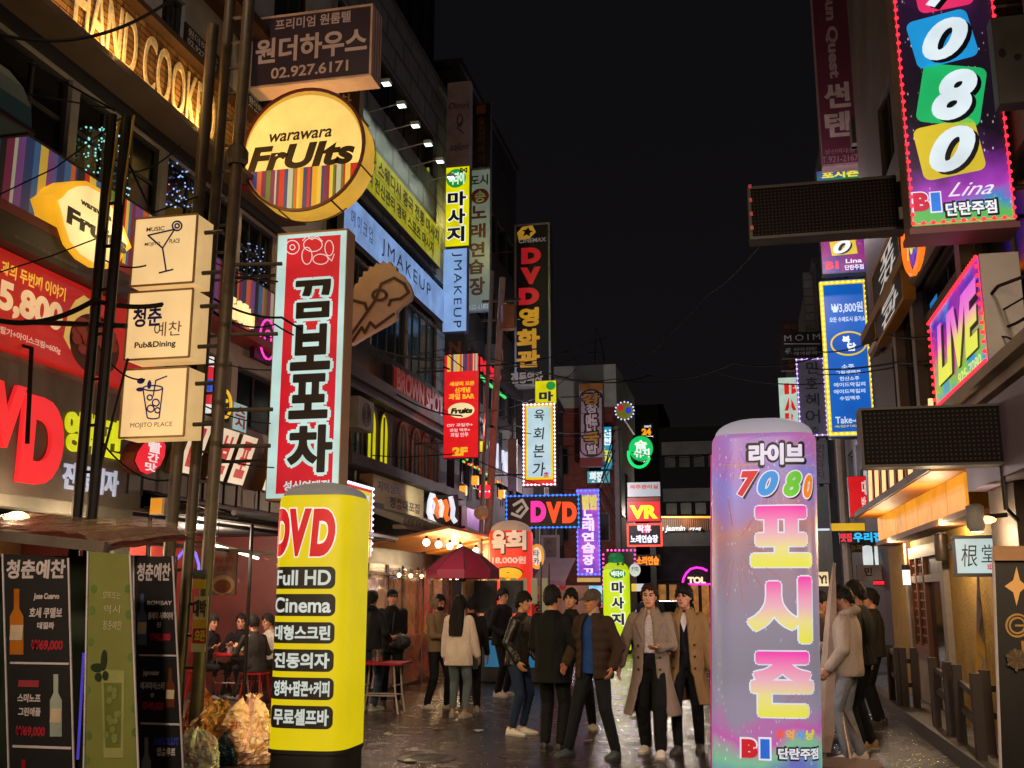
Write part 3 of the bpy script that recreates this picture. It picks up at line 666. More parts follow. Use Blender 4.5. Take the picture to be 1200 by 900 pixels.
seg = [(R+R*.95*math.cos(math.radians(a)), R+R*.95*math.sin(math.radians(a))) for a in range(198, 343, 6)]
poly(S, S.root, coordramp('fruit_stripes', 'X', -.85, .85, bands(STRIPC, 32, 5), .75), seg, .01, 0, 'striped_panel', ab=True)
S.text(surf('#2c210b', .6), [('warawara', (316, 154, 389, 164), .02), ('FrUIts', (291, 168, 416, 197), .045)], shear=.22, lift=.012)
MB().box(S.O.x-.55, S.O.x+.06, S.O.y+.12, S.O.y+.36, S.O.z+.55, S.O.z+1.3).build('mount', surf('#7a1c12', .5), S.root)
# tall red/white snack bar sign
S = Sign('vertical_sign', 'tall white-edged red sign with big black letters, behind the yellow inflatable pillar', (318, 271, 402, 586), Y=12.9, t=.3, face=lit('#b9dcd8', .85), body=surf('#b98a56', .5, var=.2))
S.rect(lit('#c70a26', .85), (330, 278, 394, 578), name='red_panel')
cl = [('꼼', (338, 329, 394, 372)), ('보', (337, 381, 389, 433)), ('포', (335, 439, 386, 490)), ('차', (333, 499, 391, 553))]
cl = [(c, (x0+5, y0, x1-2, y1)) for c, (x0, y0, x1, y1) in cl]
S.text(lit('#bfe0dc', .85), cl, bold=.135, lift=.01, name='white_backing')
S.text(surf('#1d1312', .6), cl, bold=.05, lift=.013)
S.text(lit('#bfe0dc', .85), [('성신여대점', (332, 563, 386, 575))], name='branch_name', bold=.03)
S.strokes(lit('#e9d0d0', .8), [circ(343, 290, 8), circ(343, 290, 3), circ(367, 287, 11, 8), circ(360, 300, 6, 10), circ(386, 291, 5, 9), circ(376, 304, 9, 6), [(355, 282), (360, 277), (366, 281), (372, 277), (378, 283)], [(383, 300), (389, 306), (392, 298)]], .014, lift=.009, name='food_doodles')
S.arm(-1, .9)
# cut-out brown board behind it
zig = []
for i in range(11): zig += [(411+i*2.2+ (0 if i else 0), 345-i*3.6), (415+i*2.6, 338-i*3.4)]
outl = [(411, 404), (411, 350), (414, 340), (416, 333), (420, 331), (421, 325), (425, 324), (426, 318), (431, 318), (433, 312), (438, 313), (441, 308), (445, 310), (449, 305), (453, 309), (457, 306), (460, 312), (464, 312), (465, 318), (472, 322), (479, 332), (483, 342), (481, 350), (470, 358), (464, 365), (465, 372), (455, 379), (436, 389)]
S = Sign('cutout_sign', 'brown saw-edged cut-out board lit from the street, between the red sign and the stone block', (410, 304, 484, 405), Y=14.6, t=.12, face=surf('#b58a6c', .6, var=.2), body=surf('#8f6748', .6), shape=None)
bpy.data.objects.remove(S.casing); bpy.data.objects.remove(S.face)
for o in [c for c in S.root.children]: bpy.data.objects.remove(o)
uvs = [S.uv(*p) for p in outl]; poly(S, S.root, surf('#a8968a', .6, var=.2), uvs, -.12, .12, 'board', ab=True)
S.strokes(surf('#33211b', .6), [[(412, 392), (440, 352), (447, 333), (462, 326), (474, 333), (479, 343), (470, 350), (458, 352), (456, 358)], circ(445, 346, 8, 6), [(413, 352), (428, 356), (431, 366)], [(413, 400), (424, 384), (428, 390), (434, 378), (440, 384), (462, 368)]], .05, name='painted_pattern')
# the three cream cube signs
CREAM = lit('#f2c98a', .92, .4, .45, .1)
def cube(bx, label):
    S = Sign('cube_sign', label, bx, Y=9.9, t=.36, face=CREAM, body=lit('#e2b878', .75), group='cream light boxes on the pole', cat='light box')
    m = MB(); w, h = S.w, S.h
    for a, b in (((0, 0), (w, 0)), ((w, 0), (w, h)), ((w, h), (0, h)), ((0, h), (0, 0))): m.bar(S.P(*a, .004), S.P(*b, .004), .02)
    m.build('frame', surf('#a88452', .5), S.root); S.arm(1, .22, zs=(.2, .8)); return S
S = cube((156, 254, 229, 333), 'cream light box with a blue cocktail glass, topmost of three on the pole')
BLUE = surf('#1c2f8f', .5, var=.05)
S.strokes(BLUE, [[(174, 276), (205, 269), (191, 291), (174, 276)], [(191, 291), (195, 317)], [(187, 320), (203, 316)], circ(208, 265, 5.5), circ(208, 265, 2.5)], .02)
S.text(surf('#5b4a33', .6), [('MUSIC', (172, 266, 193, 271))], name='lettering'); S.text(surf('#5b4a33', .6), [('MOJITO', (170, 284, 188, 289)), ('PLACE', (199, 280, 211, 285))], name='lettering')
S = cube((149, 341, 224, 420), 'cream light box with blue and brown brush lettering, middle of three on the pole')
S.text(BLUE, [('청춘', (156, 360, 190, 383))], bold=.03); S.text(surf('#6a5238', .6), [('예찬', (181, 377, 213, 394))], bold=0, name='lettering'); S.text(surf('#2a2320', .6), [('Pub&Dining', (158, 400, 206, 409))], bold=.03, name='lettering')
S = cube((143, 432, 218, 512), 'cream light box with a blue iced mojito tumbler, lowest of three on the pole')
S.strokes(BLUE, [[(168, 456), (173, 489)], [(191, 456), (187, 489)], circ(179.5, 455, 11.5, 3), circ(180, 489, 7, 2, 0, 180, 8), [(180, 464), (183, 446), (196, 441)], circ(176, 466, 3), circ(183, 472, 4), circ(177, 479, 4), circ(185, 481, 3), [(175, 452), (176, 446)]], .016)
m = MB(); ell(S, None, None, (161, 443, 170, 450), mb=m, lift=.008); ell(S, None, None, (160, 454, 170, 459), mb=m, lift=.009); ell(S, None, None, (173, 446, 178, 456), mb=m, lift=.0095); m.build('leaves', BLUE, S.root)
S.text(surf('#5b4a33', .6), [('MOJITO PLACE', (153, 495, 202, 502))], bold=0)
# HAND COOKED brick band, lit from below
HB = brickmat('name_band_brick', '#a87b45', '#7c5930', '#2a1d10', .26, .085, 'X', .7, 1)
t = thing('name_band', 'long brick band with big pale HAND COOKED letters, lit amber from below', 'sign', (-7.2, 10.2, 7.9))
MB().box(-7.49, -7.25, 4.2, 15.45, 7.95, 9.02).build('brick_backing', HB, t)
MB().box(-7.49, -6.95, 4.2, 15.5, 7.865, 7.945).build('ledge', surf('#5a4a3c', .6), t); MB().box(-7.49, -7.1, 4.2, 15.5, 9.03, 9.12).build('cap', surf('#3b2519', .6), t)
MB().box(-7.04, -7.01, 4.25, 15.4, 7.95, 7.975).build('light_strip', lit('#ffb13c', 9, var=0), t)
FR = Frame((-7.245, 0, 0), (0, 1, 0), (1, 0, 0))
def facetext(parent, X, items, mat, thick=0, bold=.03, lift=.004, shear=0, name='lettering'):
    "items: (text, (left px, top y at left, right px, top y at right, bottom y at left)) on a facade plane"
    sg = 1 if X < 0 else -1; Fm = Frame((X, 0, 0), (0, sg, 0), (sg, 0, 0))
    for tx, (lx, ty, rx, ty2, by) in items:
        A = at(lx, ty, X=X); B = at(rx, ty2, X=X); z1 = (A.z+B.z)/2; z0 = at(lx, by, X=X).z
        mb = MB(); glyphs(Fm, mb, tx, (A.y*sg, z0, B.y*sg, z1), bold, shear, 1, lift, thick); mb.build(name, mat, parent)
mb = MB(); v, fs = glyph('HAND COOKED', .005); put(FR, mb, [(9.45+x*3.3, 8.09+y*.8) for x, y in v], fs, .004, .02); mb.build('lettering', surf('#e0d0b0', .7, var=.4, scale=14), t)
for y in (6, 8, 10, 12, 14): lamp('band_light', (-6.98, y, 8.02), 48, (1, .55, .14), .05)
# striped band of the fruit pub and its lemon sign
t = thing('striped_band', 'upright rainbow striped panel band round the glowing lemon sign', 'sign', (-7.3, 10, 5.55))
for i in range(3): MB().box(-7.49, -7.35, 7.4+i*3.3, 10.7+i*3.3, 5.62, 6.58).build('striped_panel', coordramp('stripe_panel', 'Y', -2.6+i*3.3, .7+i*3.3, bands(STRIPC+['#7d4a8a', '#3a6a9a', '#1a1a1a'], 32, 3+i), .35, base=.7), t)  # emission in the print stands in for the lemon sign's glow
MB().box(-7.49, -7.1, 7.4, 17.3, 5.5, 5.61).build('lower_beam', surf('#7a1a14', .5, 0, .3, 2), t)
facetext(t, -7.08, [('와라와라프루츠 성신여대점', (17, 271, 90, 314, 279))], surf('#6f5a55', .6), bold=.03)
MB().box(-7.49, -7.1, 7.4, 10.9, 5.2, 5.495).build('name_strip', surf('#2a1211', .5), t)
lem = [(62, 231), (68, 227), (76, 218), (88, 212), (102, 212), (118, 221), (130, 234), (140, 250), (148, 272), (155, 290), (146, 297), (140, 310), (126, 315), (108, 313), (92, 303), (78, 286), (70, 262), (66, 244)]
FL = Frame((-7.05, 0, 0), (0, 1, 0), (1, 0, 0)); lq = [FL.uv(*p) for p in lem]
t = thing('lemon_sign', 'glowing lemon shaped fruit sign on the striped band, half behind the black mast', 'sign', (-7.1, lq[5][0], 5.7))
poly(FL, t, lit('#f0a81e', 1.0), lq, -.28, .27, 'casing', ab=True)
cx = sum(p[0] for p in lq)/len(lq); cy = sum(p[1] for p in lq)/len(lq)
poly(FL, t, lit('#fbdf93', .98), [(cx+(a-cx)*.88, cy+(b-cy)*.88) for a, b in lq], .004, 0, 'face', ab=True)
facetext(t, -7.05, [('warawara', (94, 231, 130, 257, 239)), ('Fruits', (79, 237, 148, 284, 262))], surf('#2a1c10', .6), bold=.05, lift=.01)
lamp('lemon_glow', (-6.8, 10.6, 6.0), 16, (1, .75, .3), .2)
# teal awning at the left edge
m = MB()
ring = lambda y: [(-7.48, y, 6.95)]+[(-7.48+1.1*math.sin(math.radians(a)), y, 6.0+.95*math.cos(math.radians(a))) for a in range(15, 91, 15)]+[(-7.48, y, 6.0)]
m.loft([ring(5.6), ring(7.9)]); t = thing('barrel_awning', 'dark teal rounded awning at the left edge, above the red banner', 'awning', (-7, 8, 6)); m.build('canvas', surf('#0f3a44', .7, 0, .25, 2), t)
m = MB().bar((-6.38, 5.6, 6), (-6.38, 7.92, 6), .04).bar((-7.48, 7.92, 6), (-6.38, 7.92, 6), .04); m.build('frame', BLKSTEEL, t)
# red food banner
t = thing('food_banner', 'red food banner with yellow title, price and picture of a fruit bowl', 'banner', (-7.3, 10, 4.2))
MB().box(-7.49, -7.28, 6.5, 11.75, 4.2, 5.19).build('panel', lit('#c9221c', .5, .6), t)
FBn = Frame((-7.28, 0, 0), (0, 1, 0), (1, 0, 0))
facetext(t, -7.28, [('과의 두번째 이야기', (2, 305, 77, 337, 322))], lit('#f2b23a', .8), bold=.03, lift=.006)
facetext(t, -7.28, [('5,800', (0, 321, 74, 362, 368))], lit('#f0c08a', .8), bold=.05, lift=.007)
facetext(t, -7.28, [('딸기+아이스크림=600g', (0, 384, 71, 405, 392))], lit('#e0a890', .7), bold=.03, lift=.006)
ell(FBn, t, surf('#5a2c14', .6), (80, 368, 140, 440), .005, 0, 'bowl')
m = MB(); rn = random.Random(4)
for i in range(26): x = rn.uniform(86, 134); y = rn.uniform(374, 412); ell(FBn, None, None, (x-6, y-6, x+6, y+6), .008+i*.0006, 0, mb=m, seg=12)
m.build('fruit_print', coordramp('fruit_print', 'Z', .6, 1.1, [(0, '#8a2a12'), (.3, '#c8501c'), (.5, '#e0a030'), (.7, '#a3321c'), (.85, '#d8b040')], .35, base=.6), t)
poly(FBn, t, lit('#f0c060', .6), [FBn.uv(*p) for p in [(74, 395), (80, 365), (88, 352), (98, 346), (106, 352), (110, 372), (98, 376), (86, 384), (82, 410)]], .0045, 0, 'pineapple_print', ab=True)
# DVD cinema lettering on the grey panel
t = thing('cinema_sign', 'grey wall panel with huge red DVD letters and yellow Korean letters', 'sign', (-7.3, 10, 2.7))
MB().box(-7.49, -7.4, 6, 12.3, 2.72, 4.1).build('panel', surf('#665c56', .6, 0, .3, 1.5), t)
RED3 = lit('#e8252a', .95, .4, .4, .1)
facetext(t, -7.39, [('V', (-12, 443, 27, 455, 522)), ('D', (26, 458, 74, 476, 566))], RED3, thick=.05, bold=.06, name='red_letters')
facetext(t, -7.39, [('영', (77, 479, 97, 484, 527)), ('화', (98, 484, 116, 488, 530)), ('관', (122, 490, 143, 495, 535))], lit('#d9d91a', .85), thick=.03, bold=.04, name='yellow_letters')
facetext(t, -7.39, [('진동의자', (74, 541, 138, 552, 573))], lit('#b9bccf', .75), thick=.025, bold=.03, name='white_letters')
# red leaf neon box
FL = Frame((-7.2, 0, 0), (0, 1, 0), (1, 0, 0))
lf = [(158, 540), (161, 530), (168, 520), (177, 515), (190, 514), (194, 522), (193, 534), (188, 545), (180, 553), (172, 556), (164, 552)]
t = thing('leaf_sign', 'small red leaf shaped light box below the cream cubes', 'sign', (-7.3, FL.uv(175, 535)[0], 3.2)); q = [FL.uv(*p) for p in lf]
poly(FL, t, surf('#5a0f10', .5), [(a+(a-q[0][0])*.04-.02, b) for a, b in q], -.26, .25, 'casing', ab=True); poly(FL, t, lit('#e01028', .95), q, .002, 0, 'face', ab=True)
facetext(t, -7.2, [('빨', (174, 517, 189, 519, 529)), ('간', (173, 530, 186, 533, 540)), ('맛', (170, 541, 183, 544, 551))], lit('#f0d8d8', .9), bold=.04, lift=.006)
m = MB(); [m.tube([(-7.3, y, 2.9), (-7.3, y, 3.15)], .02, 6) for y in (FL.uv(160, 540)[0], FL.uv(176, 550)[0])]; m.build('bracket', BLKSTEEL, t)
# row of tilted snack boxes
for i, (x0, yt, ch, lb) in enumerate(((214, 506, '꼼', 'first tilted white light box with red letter, half behind the brown poles'), (248, 521, '보', 'second tilted white light box with red letter, right of the brown poles'), (272, 527, '포', 'third tilted white light box with red letter, left of the tall red sign'), (312, 548, '차', 'fourth tilted light box, mostly behind the tall red sign'))):
    A = at(x0, yt, X=-7.15); y0 = A.y; w = .48; t = thing('tilted_box', lb, 'light box', (-7.15, y0+.4, 3.2), 'tilted white snack light boxes')
    sk = .24; z0 = 3.28; z1 = 4.02
    P = lambda a, b, l=0: Vector((-7.2+l+(b)*.1, y0+a*w+b*sk, z0+b*(z1-z0)))
    MB().add([P(0, 0, -.2), P(1, 0, -.2), P(1, 1, -.2), P(0, 1, -.2), P(0, 0), P(1, 0), P(1, 1), P(0, 1)], [(3, 2, 1, 0), (0, 1, 5, 4), (1, 2, 6, 5), (2, 3, 7, 6), (3, 0, 4, 7)]).build('casing', surf('#6b4a2a', .5), t)
    MB().add([P(0, 0, .002), P(1, 0, .002), P(1, 1, .002), P(0, 1, .002)], [(0, 1, 2, 3)]).build('face', lit('#e9d2b0', .85), t)
    v, fs = glyph(ch, .06); mb = MB(); mb.add([P(.2+.6*x, .12+.76*y, .008) for x, y in v], fs); mb.build('lettering', lit('#c81a1c', .7), t)
    m = MB().tube([(-7.3, y0+.1, 2.95), (-7.3, y0+.1, z0)], .02, 6).tube([(-7.3, y0+.5, 2.95), (-7.3, y0+.5, z0)], .02, 6); m.build('bracket', BLKSTEEL, t)
# black banners on the white upper storey
for (lx, ty, rx, ty2, by, lb) in ((218, 28, 258, 64, 52, 'black wall banner with white letters beside a white framed window, upper storey'), (290, 108, 318, 134, 128, 'black wall banner with white phone number, behind the round fruit sign')):
    S = Sign('wall_banner', lb, (lx, ty, rx, ty2, by), X=-7.46, t=.03, face=surf('#131214', .6), body=BLACK)
    S.text(surf('#b9b6b0', .6), [('원더하우스', (.06, .12, .94, .5)), ('02.927.6171', (.06, .6, .9, .88))])
S = Sign('brown_wall_sign', 'brown upright sign with one pale letter behind the round fruit sign', (396, 104, 421, 180), Y=16.6, t=.2, face=surf('#35241c', .6), body=surf('#8d8480', .5)); S.text(surf('#b08a6c', .6), [('하', (398, 110, 412, 128))], bold=.02)
# shop lettering of the fruit pub further along + pink neon + posters
t = thing('wall_lettering', 'small cream lit fruit letters on the striped band behind the brown poles', 'sign', (-7.3, 14.3, 6)); facetext(t, -7.34, [('FrUIts', (268, 348, 296, 362, 372))], lit('#ffe09a', 1.1), thick=.05, bold=.05)
t = thing('pink_neon', 'round magenta neon swirl at the striped band', 'neon sign', (-7.2, 15.7, 5.6)); p = at(314, 398, X=-7.2)
m = MB(); m.tube([(-7.2, p.y+.28*math.cos(a/3), p.z+.32*math.sin(a/3)) for a in range(0, 20)], .018, 6).tube([(-7.2, p.y+.12*math.cos(a/2), p.z+.15*math.sin(a/2)) for a in range(0, 10)], .016, 6); m.build('tube', lit('#ff3fb0', 1.5, var=0), t)
MB().box(-7.34, -7.26, p.y-.32, p.y+.32, p.z-.36, p.z+.36).build('backing', surf('#3a1030', .5), t)
t = thing('round_yellow_sign', 'small yellow ring sign at the dark window below the striped band', 'sign', (-7.2, 13.9, 4.5)); p = at(263, 473, X=-7.2)
m = MB(); m.tube([(-7.2, p.y+.2*math.cos(a*.35), p.z+.2*math.sin(a*.35)) for a in range(19)], .025, 6); m.build('ring', lit('#e8b830', .9, var=0), t)
m = MB().ball((-7.2, p.y-.06, p.z+.05), .03).ball((-7.2, p.y+.06, p.z+.05), .03).tube([(-7.2, p.y+.1*math.cos(a), p.z-.02+.09*math.sin(a)) for a in (3.4, 4, 4.7, 5.4, 6)], .015, 6); m.build('face_marks', lit('#e8b830', .9, var=0), t)
S = Sign('window_poster', 'pale upright window poster with red letters near the tall red sign', (274, 470, 290, 477, 503), X=-7.28, t=.03, face=lit('#9fc4c4', .6), body=WHITE); S.text(surf('#b3241c', .6), column('스시', .15, .08, .85, .92), bold=.05)
t = thing('striped_pole_light', 'small red and blue striped light strip beside the cream cubes', 'light', (-7.2, 12.7, 4.6)); p = at(244, 455, X=-7.2)
MB().tube([(-7.2, p.y, p.z-.35), (-7.2, p.y, p.z+.45)], .06, 10).build('lamp', coordramp('barber_stripes', 'Z', -.6, .6, [(0, '#2050c8'), (.15, '#e0e0e0'), (.25, '#d02030'), (.4, '#2050c8'), (.55, '#d02030'), (.7, '#e8e8e8'), (.85, '#2050c8')], .9), t)
# fairy lights in the dark window band
rn = random.Random(11)
for lb, (x0, y0, x1, y1), n, hx in (('sparse cluster of cyan fairy lights in the dark window left of the black mast', (98, 145, 128, 212), 46, '#7fd0c8'), ('cluster of cyan fairy lights between the two black mast tubes', (139, 158, 152, 230), 22, '#8fd0e0'), ('cluster of blue fairy lights in the window above the top cream cube', (184, 190, 236, 245), 60, '#8fb4f0'), ('blue fairy lights in the window behind the brown poles', (272, 285, 312, 335), 40, '#7f9ad0')):
    p0 = at((x0+x1)/2, (y0+y1)/2, X=-7.5); t = thing('fairy_lights', lb, 'fairy lights', tuple(p0), 'fairy lights in the dark windows'); m = MB(); w = MB(); last = None
    for i in range(n):
        q = at(rn.uniform(x0, x1), rn.uniform(y0, y1), X=-7.53); m.ball(q, rn.uniform(.009, .017), 5, 3)
        if last and i % 2: w.tube([last, q], .003, 3)
        last = q
    m.build('bulbs', lit(hx, 1.3, var=0), t); w.build('wire', BLACK, t)
# ------------------------------------------------------------ stone block: yellow and blue strips, spotlights
def strip(name, label, X, zt, zb, y0, y1, face, t=.14, group=None, cat='sign', body=None):
    pa = thing(name, label, cat, (X, (y0+y1)/2, zb), group); sg = 1 if X < 0 else -1
    xa, xb = sorted((X-sg*.002, X-sg*t)); MB().box(xa, xb, y0, y1, zb, zt).build('casing', body or surf('#3b3b3b', .5), pa)
    Fm = Frame((X, y0 if X < 0 else y1, zb), (0, sg, 0), (sg, 0, 0)); Fm.w = y1-y0; Fm.h = zt-zb; Fm.root = pa
    rect(Fm, pa, face, (.001, .004, .999, .996), 0, 0, 'face'); return Fm
YEL = lit('#b8b020', .5, .4, .5, .4)
Fm = strip('massage_strip', 'long yellow wall sign in two rows with dark massage lettering on the stone block', -7.25, 11.08, 10.02, 18.2, 24.65, YEL)
text(Fm, Fm.root, surf('#2a2a10', .6), [('아로마 스웨디시 중국 전통 마사지', (.04, .1, .97, .46)), ('발관리 전신관리 경락 스포츠 마사지', (.04, .56, .9, .88))], bold=.03)
m = MB()
for i in range(1, 9): rect(Fm, None, None, (i/9-.001, 0, i/9+.001, 1), .003, 0, mb=m)
rect(Fm, None, None, (0, .495, 1, .505), .0035, 0, mb=m); m.build('seam', DARK, Fm.root)
Fm = strip('makeup_strip', 'long pale blue wall sign with dark makeup lettering on the stone block', -7.2, 9.46, 8.62, 17.8, 25.1, lit('#86a8e0', .62, .35, .5, .35))
text(Fm, Fm.root, surf('#31406b', .6), [('JMAKEUP', (.3, .25, .8, .75)), ('메이크업', (.05, .3, .22, .7))], bold=.0, sp=1.3)
for i in range(6):
    y = 18.6+i*1.0; t = thing('arm_spotlight', 'small floodlight in the row on thin arms over the yellow massage strip', 'spotlight', (-7.25, y, 12.05), 'arm floodlights over the yellow strip')
    MB().tube([(-7.44, y, 12.0), (-6.75, y, 12.12)], .018, 5).build('arm', surf('#8b8f88', .4, .5), t); MB().box(-6.78, -6.6, y-.09, y+.09, 12.06, 12.14).build('lamp_head', surf('#c9d0c8', .4), t); MB().box(-6.77, -6.61, y-.08, y+.08, 12.05, 12.058).build('lens', lit('#e8fff0', 3, var=0), t)
    lamp('floodlight', (-6.7, y, 12.0), 34, (.85, 1, .85), .06, 120, (-7.4, y, 11.0))
S = Sign('corner_sign', 'yellow angled sign with green patch on the stone block wall', (483, 197, 503, 215), Y=24.3, t=.1, face=lit('#b8b818', .6), body=DARK); S.ell(lit('#1f9a4a', .7), (486, 199, 501, 213)); S.text(lit('#d8f0d8', .8), [('곳', (488, 201, 499, 212))], lift=.008)
# stacked signs at the block's corner
Yc = 24.9
S = Sign('vertical_sign', 'unlit grey corner sign with thin black script, above the yellow massage box', (524, 96, 551, 194), Y=Yc, t=.25, face=surf('#8f7e80', .6), body=surf('#a99aa0', .5)); S.text(INK, [('Chinois', (526, 120, 550, 127)), ('salon', (527, 168, 549, 176))], bold=-.005, shear=.3); S.strokes(INK, [circ(539, 141, 3, 7)+[(536, 150), (543, 156)]], .03)
S = Sign('vertical_sign', 'bright yellow corner sign with green oval and dark blue massage letters', (522, 195, 550, 289), Y=Yc, t=.25, face=lit('#e6e000', .85), body=surf('#7c7c22', .5))
S.ell(lit('#1f9a3c', .75), (523, 198, 546, 220), lift=.005); S.text(lit('#e0ffe0', .9), [('넥타이', (526, 202, 544, 216))], bold=.05, lift=.01, name='green_patch_letters')
S.text(lit('#f0f0e0', .9), [('마', (525, 225, 546, 241)), ('사', (525, 245, 545, 262)), ('지', (524, 266, 544, 283))], bold=.1, lift=.006, name='letter_outline', grow=.015); S.text(surf('#1a1e66', .5), [('마', (525, 225, 546, 241)), ('사', (525, 245, 545, 262)), ('지', (524, 266, 544, 283))], bold=.05, lift=.012)
S.strokes(INK, [[(540, 197), (540, 202), (547, 197), (547, 202), (540, 197)]], .03, name='bow_tie')
S = Sign('vertical_sign', 'pale blue corner sign with sideways makeup lettering under the yellow massage box', (519, 291, 547, 389), Y=Yc, t=.25, face=lit('#86abe0', .8), body=surf('#5f7598', .5))
mb = MB(); v, fs = glyph('JMAKEUP', 0, 0, 1.25); a0, b0, a1, b1 = fbox(S, (529, 296, 541, 384)); put(S, mb, [(a0+y*(a1-a0), b1-x*(b1-b0)) for x, y in v], [tuple(q) for q in fs], .006); mb.build('lettering', surf('#1e2858', .6), S.root)
S = Sign('vertical_sign', 'dark lower corner panel with a dim brown letter', (521, 391, 544, 415), Y=Yc, t=.2, face=surf('#15151c', .6), body=BLACK); S.text(surf('#6a3a2a', .6), [('N', (526, 400, 540, 414))], bold=.04)
S = Sign('vertical_sign', 'black corner sign with small orange writing, right of the unlit grey one', (552, 121, 575, 197), Y=27.0, t=.2, face=surf('#0e0c0c', .6), body=surf('#5f6268', .5)); S.text(surf('#5a3320', .6), column('술집이야기', 560, 136, 568, 192)); S.rect(surf('#7a3a1c', .6), (558, 123, 569, 133))
S = Sign('vertical_sign', 'grey green singing-room corner sign with dark red letters, right of the yellow massage box', (548, 198, 574, 364), Y=27.0, t=.22, face=lit('#7f8a80', .42), body=surf('#83888c', .5))
S.text(surf('#4a1416', .6), [('노', (552, 241, 570, 256)), ('래', (551, 262, 569, 279)), ('연', (550, 284, 568, 301)), ('습', (549, 304, 567, 321)), ('장', (550, 325, 568, 346))], bold=.035); S.ell(surf('#5a1a1c', .6), (552, 221, 573, 239)); S.text(surf('#3a4a14', .6), [('도시', (551, 205, 572, 217))], bold=.04); S.text(surf('#90a090', .6), [('송', (556, 223, 569, 237))], lift=.009, name='lettering')
S.text(surf('#c0c4c0', .5), [('922-1182', (549, 357, 572, 362))], name='phone_number')
# red fruit banner 2F
S = Sign('projecting_banner', 'bright red projecting fruit bar banner with striped top and 2F', (520, 415, 561, 537), Y=22.3, t=.12, face=lit('#e0101c', .9), body=surf('#5a1010', .5))
S.rect(coordramp('banner_stripes', 'X', -.45, .45, bands(STRIPC, 20, 9), .8), (524, 415, 560, 435), name='striped_top')
S.text(lit('#f2b42a', .95), [('세상의 모든', (527, 447, 556, 452)), ('신개념', (533, 454, 551, 460)), ('과일 BAR', (526, 461, 556, 468)), ('2F', (530, 524, 548, 534), .06)], bold=.05)
S.ell(lit('#f2d9a0', .95), (525, 472, 556, 490), lift=.005, name='lemon_badge'); S.text(surf('#2a1c10', .6), [('Fruits', (528, 478, 554, 485))], bold=.07, shear=.2, lift=.01, name='badge_letters')
S.text(lit('#f0c8c8', .9), [('DIY 과일주+', (524, 496, 554, 500)), ('과일 맥주+', (527, 502, 551, 506)), ('과일 안주', (528, 507, 549, 512))], bold=.03, name='small_letters'); S.arm(-1, .7)
# DVD cinema tower sign
S = Sign('tower_sign', 'tall black cinema sign with red DVD and gold letters in a steel frame', (603, 262, 645, 452), Y=29.5, t=.5, face=surf('#0f0d0c', .6), body=surf('#3a3732', .5, .4), rim=.06, rimmat=surf('#9a968e', .4, .5))
S.text(lit('#a81620', .75), [('D', (611, 290, 634, 309)), ('V', (610, 313, 634, 333)), ('D', (608, 337, 632, 357))], bold=.08, name='red_letters'); S.text(lit('#b98418', .75), [('영', (609, 361, 631, 382)), ('화', (606, 386, 632, 408)), ('관', (606, 411, 632, 430))], bold=.06, name='gold_letters')
S.text(lit('#8f7f76', .6), [('진동의자', (599, 436, 636, 449))], bold=.05, name='white_letters'); S.text(lit('#8a8078', .5), [('CINEMAX', (608, 279, 640, 284))], bold=.02, name='small_letters'); S.poly(lit('#b98a28', .6), [(606, 273), (612, 266), (624, 264), (628, 272), (620, 280), (608, 282)], name='film_badge'); S.poly(surf('#17100a', .6), [(613, 277), (615, 272), (612, 270), (617, 269), (619, 266), (621, 270), (625, 271), (621, 273), (621, 277), (617, 275)], lift=.008, name='star')
S.arm(-1, 1.2)
# white sign with bulb border and the yellow one behind
S = Sign('vertical_sign', 'small yellow massage sign half hidden above the white bulb-edged raw beef sign', (627, 446, 652, 480), Y=27.5, t=.2, face=lit('#dcd400', .85), body=surf('#6a6a20', .5)); S.ell(lit('#1f9a3c', .75), (640, 447, 651, 457)); S.text(surf('#1a1e66', .5), [('마', (632, 459, 648, 470))], bold=.06)
S = Sign('vertical_sign', 'white sign with brush letters, red and yellow border and a chain of white bulbs', (613, 472, 651, 570), Y=26.4, t=.25, face=lit('#d9301c', .85), body=surf('#5a2018', .5))
S.rect(lit('#e8d010', .9), (616, 475, 648, 562), name='yellow_border'); S.rect(lit('#b4d4dc', .92), (618, 477, 645.5, 559), lift=.006, name='white_panel')
S.text(surf('#14181c', .6), [('육', (626, 480, 638, 493)), ('회', (625, 501, 638, 515)), ('본', (625, 521, 638, 536)), ('가', (624, 542, 639, 558))], bold=.01, shear=.1, lift=.01); S.text(lit('#c81a1c', .7), [('店', (637, 553, 643, 560))], lift=.011, name='seal')
S.bulbs(lit('#f4f4ff', 1.6, var=0), edge(.02), .1, .03, lift=.03, name='bulb_chain'); S.arm(-1, .8)
